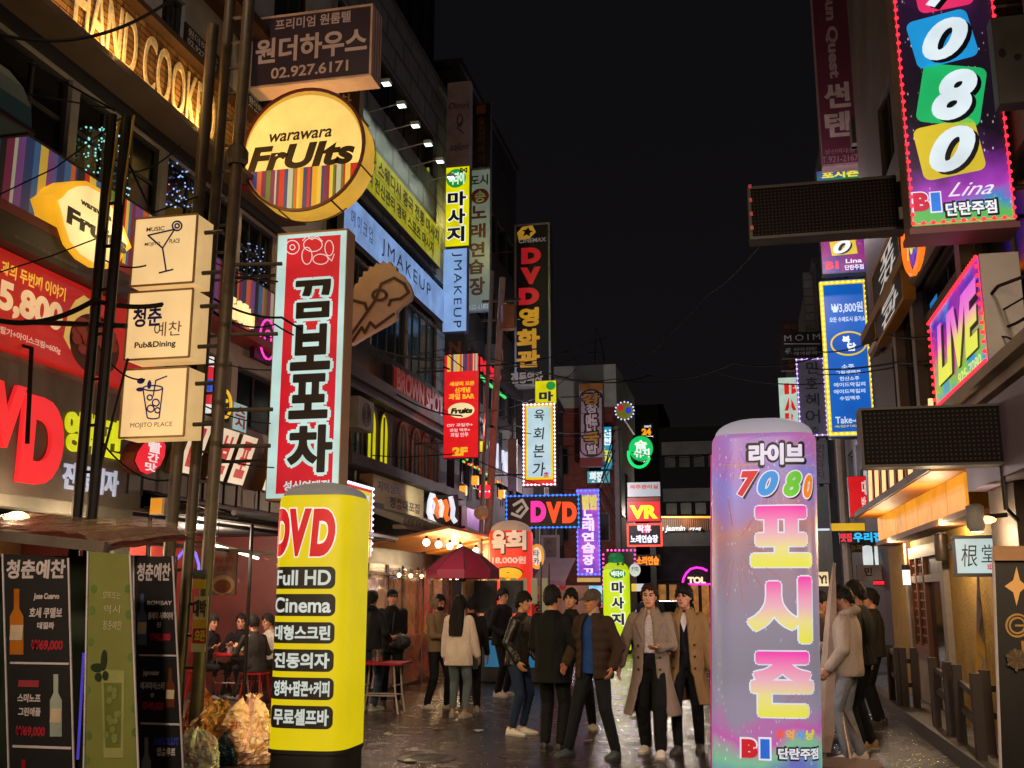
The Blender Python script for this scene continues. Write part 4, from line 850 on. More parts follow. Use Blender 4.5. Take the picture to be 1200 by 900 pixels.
# grey tangpop sign on the brick building
S = Sign('vertical_sign', 'unlit grey sign with gold and black brush letters in front of the brick building', (679, 449, 707, 547), Y=41.5, t=.25, face=surf('#a892a0', .6, var=.15), body=surf('#6a5f62', .5))
S.rect(surf('#6a1a1c', .6), (679.5, 536, 706.6, 546.5), name='red_foot'); S.rect(surf('#9a6a24', .6), (679.5, 449.5, 706.6, 458), name='ochre_head')
S.strokes(INK, [circ(693, 466, 13, 9, 180, 360, 12), [(680, 466), (680, 526)], [(706, 466), (706, 526)], circ(693, 526, 13, 9, 0, 180, 12)], .06, name='line_frame')
S.text(INK, [('강', (683, 461, 703, 474)), ('창', (687, 474, 700, 484)), ('만두', (687, 485, 700, 505)), ('국', (684, 506, 702, 520)), ('밥', (688, 521, 700, 532))], bold=.12, grow=.04, lift=.004, name='letter_outline'); S.text(surf('#b98a34', .6), [('강', (683, 461, 703, 474)), ('국', (684, 506, 702, 520))], bold=.05, lift=.012); S.text(surf('#cfc3c8', .6), [('창', (687, 474, 700, 484)), ('만두', (687, 485, 700, 505)), ('밥', (688, 521, 700, 532))], bold=.05, lift=.012, name='lettering'); S.arm(-1, .8)
S = Sign('vertical_sign', 'cyan lit sign with yellow and white letters behind the grey brush-letter sign', (704, 500, 717, 550), Y=42.5, t=.2, face=lit('#1f9ac0', .8), body=DARK); S.text(lit('#e8f4f8', 1), column('신천', 706, 503, 716, 522), bold=.05); S.text(lit('#f0e030', 1), column('노가', 706, 524, 716, 543), bold=.05, name='yellow_letters')
S = Sign('wall_sign', 'dim cyan and white sign low on the brick building', (688, 552, 715, 566), Y=42.7, t=.1, face=lit('#49a8b8', .6), body=DARK); S.text(lit('#e8f0f0', .9), [('횟집', (691, 553, 706, 565))], bold=.06)
S = Sign('round_sign', 'round sign ringed with white bulbs at the brick building corner', (721, 471, 743, 492), Y=42.0, t=.2, face=lit('#7a7a18', .6), body=surf('#2a2a4a', .5), shape='disc'); S.bulbs(lit('#c9c4ff', 1.6, var=0), [circ(.5, .5, .5, .5)], .12, .035, lift=.02, name='bulb_ring')
S.ell(lit('#2040c8', .8), (733, 477, 740, 485), lift=.02); S.ell(lit('#c02030', .8), (724, 474, 731, 482), lift=.02)
# big DVD lightbox + purple karaoke sign
S = Sign('light_box', 'wide black box with glowing red DVD letters and blue bulb edge', (592, 580, 680, 619), Y=25.2, t=.3, face=surf('#0c0c10', .5), body=BLACK)
S.text(lit('#ff4a1e', 1.1, var=0), [('V', (640, 588, 658, 613)), ('D', (659, 588, 676, 613))], bold=.07); S.text(coordramp('pink_letter', 'X', .1, .5, [(0, '#ff2fa0'), (.35, '#ff2fa0'), (.6, '#ff4a3e'), (1, '#ff4a1e')], 1.1, 'LINEAR'), [('D', (622, 587, 640, 612))], bold=.07, name='lettering')
S.bulbs(lit('#2f7bff', 1.8, var=0), edge(.02), .11, .028, name='bulb_chain'); S.strokes(lit('#b8b0a0', .5), [[(602, 592), (612, 586), (618, 596), (610, 606), (600, 602)], [(606, 600), (612, 594)]], .07, name='film_doodle')
PUR = party('karaoke_print', [(0, '#6a30c0'), (.3, '#b050d8'), (.55, '#7a3ac0'), (.75, '#c84ad0'), (1, '#8a60e0')], .8, 0, 2.2, 3, 1.2, 3)
S = Sign('vertical_sign', 'purple firework singing-room sign with white letters and blue bulb edge', (676, 572, 703, 676), Y=26.2, t=.25, face=PUR, body=surf('#1a1a4a', .5))
S.text(lit('#e8d8ff', 1), [('노', (683, 598, 695, 609)), ('래', (682, 610, 696, 622)), ('연', (682, 624, 696, 634)), ('습', (682, 636, 697, 648)), ('장', (683, 650, 696, 662)), ('TJ', (684, 666, 695, 672))], bold=.06); S.text(lit('#e0d060', .9), [('별밤', (682, 580, 700, 597))], bold=.06, name='gold_letters')
S.bulbs(lit('#4f7fff', 1.8, var=0), edge(.03), .12, .028, name='bulb_chain')
# green round, GS 24, VR stack
S = Sign('round_sign', 'bright green round sign with white brush letters and a green neon arc', (736, 510, 766, 541), Y=46, t=.15, face=lit('#0ec860', .95), body=surf('#0a5a30', .5), shape='disc'); S.text(lit('#f0fff0', 1), [('술', (744, 516, 758, 526)), ('쉬지', (743, 526, 761, 536))], bold=.05, lift=.012); S.strokes(lit('#10e070', 1.2, var=0), [circ(749, 532, 12.5, 15.5, 20, 190, 14)], .13, lift=.03, name='neon_arc')
S = Sign('store_sign', 'small black sign with orange 24 above the green round sign', (751, 496, 765, 511), Y=47.5, t=.2, face=surf('#111111', .5), body=BLACK); S.text(lit('#ffa018', 1.1), [('24', (752, 502, 763, 510))], bold=.06); S.text(lit('#e8e8e8', .9), [('mart', (755, 498, 763, 501))], bold=.05, name='small_letters')
Yv = 38
S = Sign('light_box', 'pale grey notice sign with red writing on top of the VR sign', (735, 565, 774, 582), Y=Yv, t=.2, face=lit('#9aa8ac', .65), body=DGREY); S.text(lit('#b0402a', .6), [('파주관리실', (738, 568, 771, 573))], bold=.04)
S = Sign('light_box', 'red sign with slanted yellow VR letters above the black singing-room box', (735, 583, 774, 611), Y=Yv, t=.25, face=lit('#d81c24', .9), body=DGREY); S.rect(surf('#5a2a18', .6), (735.3, 583.4, 773.7, 588), name='brown_head'); S.text(lit('#e6e010', 1.05), [('VR', (738, 592, 771, 608))], bold=.06)
S = Sign('light_box', 'black sign framed in red neon with white singing-room letters under the VR sign', (735, 614, 776, 640), Y=Yv, t=.25, face=surf('#0d0c10', .5), body=BLACK); S.strokes(lit('#ff4a38', 1.3, var=0), edge(.02), .07, name='neon_frame'); S.ell(lit('#e0184a', 1), (750, 614, 763, 625)); S.text(lit('#e8e8ff', 1), [('노래연습장', (739, 627, 771, 636))], bold=.05); S.text(lit('#ffd8e8', 1), [('락휴', (747, 615, 763, 624))], bold=.05, lift=.01, name='pink_letters')
S = Sign('light_box', 'orange lettered sign with pink bulb frame below the black singing-room box', (743, 650, 774, 663), Y=37, t=.15, face=surf('#17120e', .5), body=BLACK); S.text(lit('#ff8a1c', 1.1), [('소리연습', (746, 652, 772, 662))], bold=.06)
t = thing('light_garland', 'pink dotted bulb frame round the green inflatable massage pillar', 'lights', tuple(at(728, 680, Y=35))); m = MB(); F0 = Frame((0, 35, 0), (1, 0, 0), (0, -1, 0))
q = [F0.uv(*p) for p in [(707, 690), (707, 650), (712, 645), (744, 645), (744, 680)]]
for a, b in zip(q, q[1:]):
    L = math.hypot(b[0]-a[0], b[1]-a[1]); n = int(L/.13)
    for i in range(n): m.ball(F0.P(a[0]+(b[0]-a[0])*i/n, a[1]+(b[1]-a[1])*i/n), .04, 6, 4)
m.build('bulbs', lit('#ff50c0', 1.5, var=0), t); m = MB(); [m.bar(F0.P(*a, -.06), F0.P(*b, -.06), .04) for a, b in zip(q, q[1:])]; m.build('frame', BLACK, t)
S = Sign('round_sign', 'small white round sign beside the green pillar', (737, 660, 751, 676), Y=33, t=.12, face=lit('#c8ccd0', .8), body=DGREY, shape='disc'); S.text(surf('#555', .6) if 0 else surf('#555555', .6), [('커피', (740, 664, 748, 670))], lift=.01)
S = Sign('wall_sign', 'small white and yellow lit shop signs right of the green pillar', (740, 684, 760, 693), Y=39, t=.1, face=lit('#cfcfd8', .8), body=DGREY); S.rect(lit('#e0c020', .9), (.0, .05, .3, .95), name='yellow_patch')
S = Sign('wall_sign', 'cyan and pink shop screen behind the capped man, left of the green pillar', (683, 686, 706, 712), Y=36, t=.1, face=party('screen_print', [(0, '#ff40a0'), (.3, '#40c0f0'), (.6, '#a8e8ff'), (1, '#3090e0')], .9, 0, 1, 2, .3, 8), body=BLACK)
S = Sign('wall_sign', 'warm yellow strip above the cyan shop screen', (676, 677, 704, 682), Y=26.0, t=.1, face=lit('#c8a860', .7), body=DGREY)
# street end: orange strip, white script, TOL neon
t = thing('light_strip', 'long orange light strip on the dark cafe at the street end', 'lights', tuple(at(803, 606, Y=61.7))); a = at(774, 606, Y=61.7); b = at(833, 606, Y=61.7); MB().bar(a, b, .1).build('tube', lit('#ff9020', 1.8, var=0), t); m = MB()
for i in range(24): x = a.x+(b.x-a.x)*i/24; m.box(x, x+.05, 61.75, 61.85, a.z-.75, a.z-.1)
m.build('slats', surf('#6a3c1a', .6), t); MB().box(a.x, b.x, 61.86, 61.95, a.z-.8, a.z-.1).build('backing', surf('#3a2412', .6), t)
lamp('strip_glow', (a.x+1.5, 61.2, a.z-.1), 30, (1, .55, .15), .1)
F0 = Frame((0, 61.6, 0), (1, 0, 0), (0, -1, 0)); t = thing('script_sign', 'white lit script under the orange light strip', 'sign', tuple(F0.P(*F0.uv(800, 622)))); text(F0, t, lit('#d8d8e0', .9), [('e Jasmin', (774, 616, 803, 624)), ('카페', (807, 618, 822, 622))], thick=.05, shear=.2)
F0 = Frame((0, 50, 0), (1, 0, 0), (0, -1, 0)); t = thing('neon_sign', 'TOL letters under a magenta neon arch, left of the pink pillar', 'neon sign', tuple(F0.P(*F0.uv(820, 683)))); text(F0, t, lit('#ffd8b0', 1.3, var=0), [('TOL', (806, 676, 827, 684))], thick=.05, bold=.06)
m = MB(); m.tube([F0.P(*F0.uv(*p), .03) for p in [(800, 684), (801, 678), (804, 672), (809, 667), (816, 665), (823, 666), (829, 669)]], .05, 6).tube([F0.P(*F0.uv(*p), .03) for p in [(799, 684.5), (833, 684.5)]], .05, 6); m.build('neon_tube', lit('#ff30d0', 1.6, var=0), t)
o = MB(); o.box(at(770, 690, Y=50.3).x, at(846, 690, Y=50.3).x, 50.2, 50.6, 2.3, 3.9); o.build('fascia', surf('#19151d', .6), t)
t = thing('lit_shopfront', 'warm lit shop windows under the TOL neon', 'shop', tuple(at(800, 705, Y=50.5))); a = at(770, 700, Y=50.5).x; b = at(846, 700, Y=50.5).x
MB().box(a, b, 50.6, 54, .02, 2.29).build('body', surf('#2a2018', .6), t)
for i in range(6): x = a+(b-a)*i/6; MB().box(x+.08, x+(b-a)/6-.08, 50.55, 50.597, .3, 2.1).build('window', lit('#c8843a', .45, .4, .4, .6, 4), t)
# left mid: BROWN board, cream tavern, red bulb sign, neon figures, canopies
t = thing('red_letter_board', 'dark red board with tall dim red and gold letters above the pub cornice', 'sign', (-7.2, 23, 6)); MB().box(-7.44, -7.28, 21.1, 25.0, 6.02, 6.68).build('board', surf('#1f0a0a', .6), t); mb = MB(); v, fs = glyph('BROWN SHOT', .04); put(Frame((-7.28, 0, 0), (0, 1, 0), (1, 0, 0)), mb, [(21.2+x*3.7, 6.07+y*.56) for x, y in v], fs, .004, .08); mb.build('lettering', lit('#7a2018', .5, .1), t)
S = Sign('wall_sign', 'cream plaster tavern sign with grey brush writing under the pub ledge', (437, 553, 497, 576, 597), X=-7.0, t=.28, face=surf('#a89872', .7, var=.2), body=surf('#7a5a38', .6)); S.text(surf('#3b3a3c', .6), [('지역상회', (.08, .14, .5, .42)), ('정종대포집', (.3, .5, .9, .82))], bold=.03); S.rect(surf('#4a4a4c', .5), (.02, .78, .2, .95), name='small_plate')
lamp('tavern_flood', (-6.2, 21.6, 3.3), 60, (1, .93, .75), .05, 100, (-7.0, 22.2, 3.9))
S = Sign('wall_sign', 'second cream tavern sign with faint writing beyond the neon figures', (533, 580, 546, 586, 612), X=-7.0, t=.25, face=surf('#9a8c6a', .7), body=surf('#7a5a38', .6)); S.text(surf('#3b3a3c', .6), [('정종', (.15, .2, .85, .8))])
S = Sign('wall_sign', 'red and yellow edged white sign with tiny bulbs, right of the yellow pillar', (404, 561, 437, 573, 650), X=-6.9, t=.22, face=lit('#c81c18', .9), body=surf('#3a1010', .5)); S.rect(lit('#e6d020', .9), (.06, .08, .92, .92), name='yellow_border'); S.rect(lit('#cfe0e8', .95), (.12, .14, .86, .86), lift=.006, name='white_panel'); S.text(surf('#8a1a1c', .6), column('육회', .4, .2, .75, .8), bold=.04, lift=.01); S.bulbs(lit('#f4f0ff', 1.8, var=0), [[(.01, .02), (.98, .02), (.98, .98)]], .12, .03, name='bulb_chain')
t = thing('neon_figures', 'cluster of thick white and orange bent light letters over the canopy', 'neon sign', tuple(at(520, 600, Y=23)))
F0 = Frame((0, 23.2, 0), (1, 0, 0), (0, -1, 0))
def neon(pts, r, mat, nm): return MB().tube([F0.P(*F0.uv(*p)) for p in pts], r, 8).build(nm, mat, t)
neon([(507, 578), (504, 588), (503, 600), (506, 610), (509, 614)], .07, lit('#dfe4f0', .95, var=0), 'white_tube'); neon([(508, 580), (510, 592), (508, 602)], .05, lit('#dfe4f0', .95, var=0), 'white_tube'); neon([(509, 584), (513, 590), (511, 600), (515, 606)], .06, lit('#f07020', .95, var=0), 'orange_tube'); neon([(515, 586), (518, 594), (516, 606)], .06, lit('#e8e4e0', .9, var=0), 'white_tube')
neon([(521, 586), (524, 594), (522, 604), (525, 610)], .06, lit('#f07020', .95, var=0), 'orange_tube'); neon([(528, 582), (531, 596), (530, 606), (534, 612)], .06, lit('#dfe4f0', .95, var=0), 'white_tube'); neon([(529, 583), (529, 590)], .05, lit('#e02040', 1, var=0), 'red_tube')
MB().box(at(503, 600, Y=23.25).x, at(536, 600, Y=23.25).x, 23.3, 23.36, at(520, 616, Y=23.3).z, at(520, 580, Y=23.3).z).build('backing', surf('#171413', .6), t)
# tiled eave and orange canopies with globe bulbs
t = thing('tiled_eave', 'grey tiled eave below the cream tavern sign', 'eave', (-6.9, 22.5, 3.0)); m = MB()
for i in range(34):
    y = 19.2+i*.26; m.tube([(-7.25, y, 3.42), (-6.3, y, 3.08)], .07, 6)
m.build('roof_tiles', surf('#6a6254', .7, 0, .3, 4), t); MB().box(-6.5, -6.3, 19.1, 28, 2.93, 3.0).build('eave_board', surf('#5a4636', .6), t)
def canopy(label, y0, y1, bl):
    t = thing('bulb_canopy', label, 'canopy', (-6.3, (y0+y1)/2, 2.75), 'orange wood canopies with globe bulbs')
    MB().add([(-7.2, y0, 2.62), (-7.2, y1, 2.62), (-5.5, y1, 2.95), (-5.5, y0, 2.95), (-7.2, y0, 2.67), (-7.2, y1, 2.67), (-5.5, y1, 3.0), (-5.5, y0, 3.0)], [(3, 2, 1, 0), (4, 5, 6, 7), (0, 1, 5, 4), (1, 2, 6, 5), (2, 3, 7, 6), (3, 0, 4, 7)]).build('board', surf('#b0702a', .55, 0, .3, 6), t)
    for i in range(bl):
        y = y0+(i+.5)*(y1-y0)/bl; m = MB().ball((-6.1, y, 2.7), .075, 12, 8); o = m.build('globe_bulb', lit('#fff0d0', 6, var=0), t, smooth=True); MB().tube([(-6.1, y, 2.76), (-6.1, y, 2.85)], .03, 8).build('socket', BLKSTEEL, o); lamp('globe_light', (-5.9, y, 2.6), 24, (1, .7, .32), .08)
    return t
canopy('nearer orange boarded canopy with four round bulbs', 19.6, 23.1, 4); canopy('farther orange boarded canopy with three round bulbs by the maroon parasol', 23.6, 26.6, 3)
# further lit scraps on the dark block
t = thing('wall_letters', 'slanted yellow and white lit letters on the dark narrow building', 'sign', (-7.0, 31, 6)); facetext(t, -7.0, [('당구', (561, 509, 569, 514, 528))], lit('#d8d020', .9), thick=.05, bold=.08, name='yellow_letters'); facetext(t, -7.0, [('노래', (573, 516, 582, 521, 543)), ('방', (588, 527, 596, 532, 553))], lit('#d0d4e8', .9), thick=.05, bold=.08, name='white_letters'); MB().box(-7.195, -7.01, 28, 35, 5.0, 6.6).build('board', surf('#111113', .6), t)
for i, (x, y, X) in enumerate(((543, 575, -6.9), (557, 563, -6.9), (573, 569, -6.8), (588, 579, -6.8))):
    p = at(x, y, X=X); t = thing('paper_lantern', 'small amber square lantern hanging in the row on the dark narrow building', 'lantern', tuple(p), 'amber lanterns on the dark building'); MB().box(p.x-.085, p.x+.085, p.y-.085, p.y+.085, p.z-.12, p.z+.12).build('shade', lit('#ffa030', 1.1), t); MB().tube([p+Vector((0, 0, .12)), p+Vector((0, 0, .5))], .01, 4).build('cord', BLACK, t)
t = thing('string_lights', 'red and green string of fairy bulbs over the dark narrow building front', 'fairy lights', tuple(at(560, 545, X=-6.6))); m1 = MB(); m2 = MB(); rn = random.Random(2); w = []
for i in range(30):
    p = at(543+i*1.5, 538+i*1.0+rn.uniform(-3, 3), X=-6.6); (m1 if i % 3 else m2).ball(p, .03, 5, 4); w.append(p)
m1.build('red_bulbs', lit('#ff5a20', 1.3, var=0), t); m2.build('green_bulbs', lit('#30ff60', 1.2, var=0), t); MB().tube(w, .006, 4).build('wire', BLACK, t)
t = thing('neon_letters', 'red and green slanted neon letters above the red projecting banner', 'neon sign', tuple(at(575, 430, X=-6.9))); facetext(t, -6.9, [('NOW', (562, 418, 586, 440, 434))], lit('#e01828', 1, var=0), thick=.04, bold=.05, name='red_tube'); m = MB(); m.tube([at(563, 441, X=-6.9), at(576, 453, X=-6.9), at(592, 466, X=-6.9)], .05, 6); m.build('green_tube', lit('#18c850', 1, var=0), t); MB().box(-7.195, -6.95, 29.5, 34, 8.2, 9.8).build('backing', surf('#101012', .6), t)
t = thing('flower_neon', 'red and white star shaped neon on the thin pole before the dark building', 'neon sign', tuple(at(568, 576, Y=24))); F0 = Frame((0, 24, 0), (1, 0, 0), (0, -1, 0)); m = MB()
for a in range(4): c = F0.uv(568+4.5*math.cos(a*1.57+.78), 576+5*math.sin(a*1.57+.78)); m.ball(F0.P(*c), (.085, .03, .1), 8, 5)
m.build('petals', lit('#f02838', 1.2, var=0), t); m = MB(); [m.tube([F0.P(*F0.uv(568-6, 576-k)), F0.P(*F0.uv(568+6, 576+k))], .02, 5) for k in (-1, 0, 1)]; m.build('white_tubes', lit('#d0e8ff', 1.1, var=0), t)
S = Sign('wall_sign', 'violet lit panel behind the white globe on the dark building', (541, 590, 573, 605, 622), X=-6.7, t=.15, face=party('violet_print', [(0, '#5a2a6a'), (.4, '#a060b0'), (.7, '#c8a0d8'), (1, '#7a3a90')], .6, 0, 1, 3, .2, 5), body=surf('#5a1420', .5)); S.rect(surf('#6a1a20', .5), (0, 0, .18, 1), name='maroon_post')
t = thing('red_tube', 'red neon tube slanting under the violet panel', 'neon sign', tuple(at(556, 626, X=-6.5))); MB().tube([at(543, 621, X=-6.5), at(566, 630, X=-6.5)], .04, 6).build('tube', lit('#ff2030', 1.5, var=0), t); MB().bar(at(543, 621, X=-6.6), at(566, 630, X=-6.6), .1, .2).build('holder', BLACK, t)
t = thing('wall_letters', 'white lit letters on black below the red neon tube', 'sign', (-6.6, 26, 2.6)); facetext(t, -6.6, [('VAPE', (549, 632, 572, 640, 642))], lit('#d0d8f8', 1), thick=.04, bold=.05); MB().box(-6.9, -6.61, 24.6, 30, 2.35, 3.0).build('board', BLACK, t)
# round porthole sign + dim screen behind the orange pillar
S = Sign('round_sign', 'round cream sign with yellow ring beside the orange raw beef pillar', (620, 637, 638, 667), Y=23.5, t=.15, face=lit('#e0dcc8', .85), body=surf('#c8c4bc', .5), shape='disc'); S.strokes(lit('#e0a020', .8), [circ(629, 652, 7, 12.5, 0, 360, 24)], .06, name='ring'); S.text(INK, column('타카', 625, 644, 632, 662), lift=.01)
S = Sign('wall_sign', 'dim mauve shop screen above the mauve awning, right of the orange pillar', (634, 627, 655, 656), Y=33, t=.15, face=surf('#5a4450', .3), body=surf('#8a7280', .5), rim=.08)
S = Sign('wall_sign', 'white menu print with a dish picture right of the orange pillar', (638, 657, 661, 674), Y=32.6, t=.1, face=lit('#c8ccc8', .7), body=DGREY); S.ell(lit('#c88a50', .7), (640, 660, 652, 668)); S.ell(lit('#d8b080', .7), (650, 664, 659, 672))
S = Sign('cloth_banner', 'pale mauve cloth sign with a red heart and black letter between the standing men', (620, 686, 690, 735), Y=22.5, t=.05, face=surf('#b08f90', .7), body=surf('#8a7070', .6)); S.text(INK, [('장', (626, 704, 638, 717))], bold=.03); S.text(surf('#b02030', .6), [('빨간', (628, 697, 636, 701)), ('♥', (655, 686, 664, 692))], name='red_marks')
# ============================================================ SIGNS, right side
# big 7080 bulb sign
PB = party('live_print', [(0, '#58c060'), (.06, '#4090d8'), (.12, '#b040c8'), (.19, '#8a30a8'), (.28, '#3a1a44'), (.42, '#17121e'), (.6, '#1d1522'), (.8, '#2a1630'), (1, '#5a2060')], .75, 0, 2.6, 2.4, 1.4, 2, .1)
S = Sign('vertical_sign', 'big firework print sign with number tiles and red bulb edge, top right', (1055, -42, 1176, 265), Y=9.4, t=.35, face=PB, body=surf('#5a4a44', .5))
tiles = [('7', '#e8306a', (1068, -38, 1142, 14), 6), ('0', '#1f9ae0', (1063, 14, 1145, 78), 10), ('8', '#1fb868', (1073, 73, 1157, 150), -12), ('0', '#d8c030', (1071, 140, 1154, 210), 8)]
for ch, hx, (x0, y0, x1, y1), an in tiles:
    a0, b0, a1, b1 = fbox(S, (x0, y0, x1, y1)); cx, cy = (a0+a1)/2, (b0+b1)/2; hw, hh = (a1-a0)/2*.9, (b1-b0)/2*.9; r = math.radians(an); q = []
    for sx, sy, st in ((1, -1, -90), (1, 1, 0), (-1, 1, 90), (-1, -1, 180)):
        for k in range(5):
            t_ = math.radians(st+k*22.5); x = sx*(hw-.07)+.07*math.cos(t_); y = sy*(hh-.07)+.07*math.sin(t_); q.append((cx+x*math.cos(r)-y*math.sin(r), cy+x*math.sin(r)+y*math.cos(r)))
    poly(S, S.root, lit(hx, .85), q, .005, 0, 'number_tile', ab=True)
    w, h = (x1-x0), (y1-y0); bx = (x0+w*.2, y0+h*.12, x1-w*.12, y1-h*.12)
    S.text(surf('#141a34', .5), [(ch, (bx[0]+5, bx[1]+3, bx[2]+5, bx[3]+3))], bold=.06, shear=.35, lift=.008, name='number_shadow'); S.text(lit('#dcecf4', .95), [(ch, bx)], bold=.05, shear=.35, lift=.012, name='number')
S.text(lit('#e8e8f4', .95), [('B', (1070, 226, 1089, 248)), ('1', (1091, 226, 1102, 248))], bold=.1, grow=.012, lift=.005, name='letter_outline'); S.text(lit('#c81a40', .95), [('B', (1070, 226, 1089, 248))], bold=.07, lift=.01, name='lettering'); S.text(lit('#1f7ae0', .95), [('1', (1091, 226, 1102, 248))], bold=.07, lift=.01, name='lettering'); S.text(lit('#e8e8f4', .95), [('Lina', (1110, 213, 1165, 229))], bold=-.0, shear=.6, name='script'); S.text(surf('#12121e', .5), [('단란주점', (1108, 236, 1168, 252))], bold=.09, grow=.012, lift=.007, name='letter_outline'); S.text(lit('#e8e8f4', .95), [('단란주점', (1108, 236, 1168, 252))], bold=.03, lift=.011, name='lettering')
S.bulbs(lit('#ff2a3a', 2.2, var=0), [[(.02, 0), (.02, .985), (.98, .985), (.98, 0)]], .085, .02, lift=.03, name='bulb_chain'); S.arm(1, .9)
MB().box(S.O.x-.02, S.O.x+S.w+.02, S.O.y-.03, S.O.y+.36, S.O.z-.06, S.O.z-.005).build('lower_tray', surf('#7a4a54', .5), S.root)
# unlit LED boards
LED = dotmat('led_grid_x', 'X', .036, '#0a0809', '#3a2c24')
S = Sign('led_board', 'long dark unlit LED matrix board in front of the wine coloured tower sign', (877, 212, 1060, 275), Y=10.3, t=.22, face=LED, body=surf('#2a2624', .5, .3), rim=.03, rimmat=surf('#2f2a27', .5, .4)); m = MB(); [m.box(S.O.x+.01, S.O.x+.04, S.O.y-.035, S.O.y-.02, S.O.z+.1+i*.15, S.O.z+.14+i*.15) for i in range(4)]; m.build('indicator', lit('#a02828', .6, var=0), S.root); S.arm(1, .95)
m = MB(); m.box(S.O.x+S.w-.06, S.O.x+S.w-.02, S.O.y-.05, S.O.y-.02, S.O.z+.1, S.O.z+.22).box(S.O.x+S.w-.06, S.O.x+S.w-.02, S.O.y-.05, S.O.y-.02, S.O.z+.5, S.O.z+.62); m.build('latch', surf('#b8b4b0', .4), S.root)
S = Sign('led_board', 'dark unlit LED matrix board at the right edge above the canopy', (1008, 474, 1262, 545), Y=8.9, t=.22, face=LED, body=surf('#2a2624', .5, .3), rim=.02, rimmat=surf('#2f2a27', .5, .4)); m = MB().tube([(S.O.x+1.1, 9.0, S.O.z), (S.O.x+1.1, 9.0, S.O.z-.35), (S.O.x+1.25, 9.3, S.O.z-.42)], .02, 6); m.build('cable', BLACK, S.root)
# wine tower sign, small 7080, blue menu
S = Sign('vertical_sign', 'dull wine coloured tower sign with sideways English and pale Korean letters', (954, -110, 1009, 194), Y=21.5, t=.35, face=surf('#5a2338', .6, var=.2), body=surf('#8a7070', .5))
mb = MB(); 
for tx, bx in (('Sun Quest', (967, -10, 982, 92)),):
    v, fs = glyph(tx, .04); a0, b0, a1, b1 = fbox(S, bx); put(S, mb, [(a0+y*(a1-a0), b1-x*(b1-b0)) for x, y in v], fs, .006)
mb.build('sideways_lettering', surf('#a08a94', .6), S.root)
S.text(surf('#b0a098', .6), [('썬', (966, 97, 996, 126)), ('텐', (967, 131, 997, 160))], bold=.04); S.text(surf('#8a6a70', .6), [('T.921-2167', (963, 182, 1006, 190)), ('성신여대점', (966, 174, 1001, 180))], name='phone_number'); S.arm(1, .8)
PS2 = party('small_live_print', [(0, '#3a2a8a'), (.25, '#a02a80'), (.5, '#123038'), (.8, '#2a8a50'), (1, '#4a3ac0')], .6, 0, 2.6, 3, 1, 6)
S = Sign('vertical_sign', 'smaller firework print sign cut across by the long unlit LED board', (960, 198, 1015, 320), Y=22.5, t=.3, face=PS2, body=surf('#4a4448', .5)); S.poly(lit('#d8c030', .85), [(972, 284), (1002, 280), (1005, 297), (975, 300)], name='number_tile'); S.text(surf('#141a34', .5), [('0', (978, 283, 999, 298))], bold=.07, shear=.3, lift=.008, name='number_shadow'); S.text(lit('#e8f0f4', .95), [('0', (976, 282, 997, 297))], bold=.03, shear=.3, lift=.012, name='number')
S.text(lit('#d82a50', .95), [('B1', (967, 306, 983, 316))], bold=.07); S.text(lit('#e8e8f4', .95), [('단란주점', (990, 310, 1012, 316)), ('Lina', (991, 303, 1010, 308))], name='lettering'); S.text(lit('#e8d848', .9), [('포시즌', (963, 200, 1006, 208))], bold=.06, name='lettering')
S = Sign('vertical_sign', 'tall bright blue menu sign with yellow bulb edge', (966, 326, 1021, 513), Y=23.5, t=.3, face=lit('#0f64c8', .8, .35, .4, .15), body=surf('#4a4a30', .5))
S.strokes(lit('#e8c820', .95), edge(.025), .09, lift=.004, name='yellow_edge'); S.bulbs(lit('#ffd860', 2, var=0), edge(.025), .12, .028, lift=.03, name='bulb_chain')
S.text(lit('#cfe0f4', .95), [('₩3,800원', (974, 354, 1011, 367)), ('모든 수제도시 음기소', (972, 371, 1014, 377)), ('소주', (986, 427, 1001, 432)), ('그림생맥주', (979, 434, 1009, 439)), ('한산소주', (984, 441, 1007, 446)), ('에이드막걸리', (977, 448, 1014, 453)), ('에이드막걸리', (977, 456, 1014, 461)), ('수입맥주', (984, 464, 1008, 469)), ('Take-out', (979, 488, 1016, 496))], bold=.02)
S.text(lit('#e8c820', .9), [('숙천커피', (978, 498, 1004, 501))], name='yellow_letters'); S.ell(lit('#e8c820', .95), (973, 388, 1016, 417), lift=.004, name='oval_edge'); S.ell(lit('#0f58b8', .8), (975, 390, 1014, 415), lift=.008, name='oval'); S.text(lit('#eef4ff', 1), [('복', (987, 394, 996, 402)), ('담', (993, 402, 1003, 411))], bold=.05, lift=.012, name='oval_letters'); S.arm(1, .6)
# MOIM, hair, BAR cluster
S = Sign('wall_sign', 'black sign with thin white MOIM letters', (916, 389, 963, 419), Y=32.5, t=.2, face=surf('#0f0e10', .5), body=BLACK); S.text(surf('#d8d4d0', .5), [('MOIM', (919, 392, 961, 399))], bold=0, sp=1.5); S.strokes(surf('#d8d4d0', .5), [[(919, 403), (961, 403)]], .03); S.text(surf('#b8b4b0', .5), [('4F.', (920, 408, 928, 415)), ('프라이빗 모임공간', (930, 407, 957, 411)), ('02-0000-1023' if 0 else '예약문의', (930, 412, 957, 416))], name='small_letters')
S = Sign('vertical_sign', 'dim wine coloured panel behind the black MOIM sign', (914, 377, 937, 434), Y=33.5, t=.2, face=surf('#3a1418', .6), body=BLACK); S.ell(surf('#6a4a28', .6), (923, 421, 932, 431)); S.text(surf('#6a4a28', .6), [('와인', (918, 380, 934, 386))])
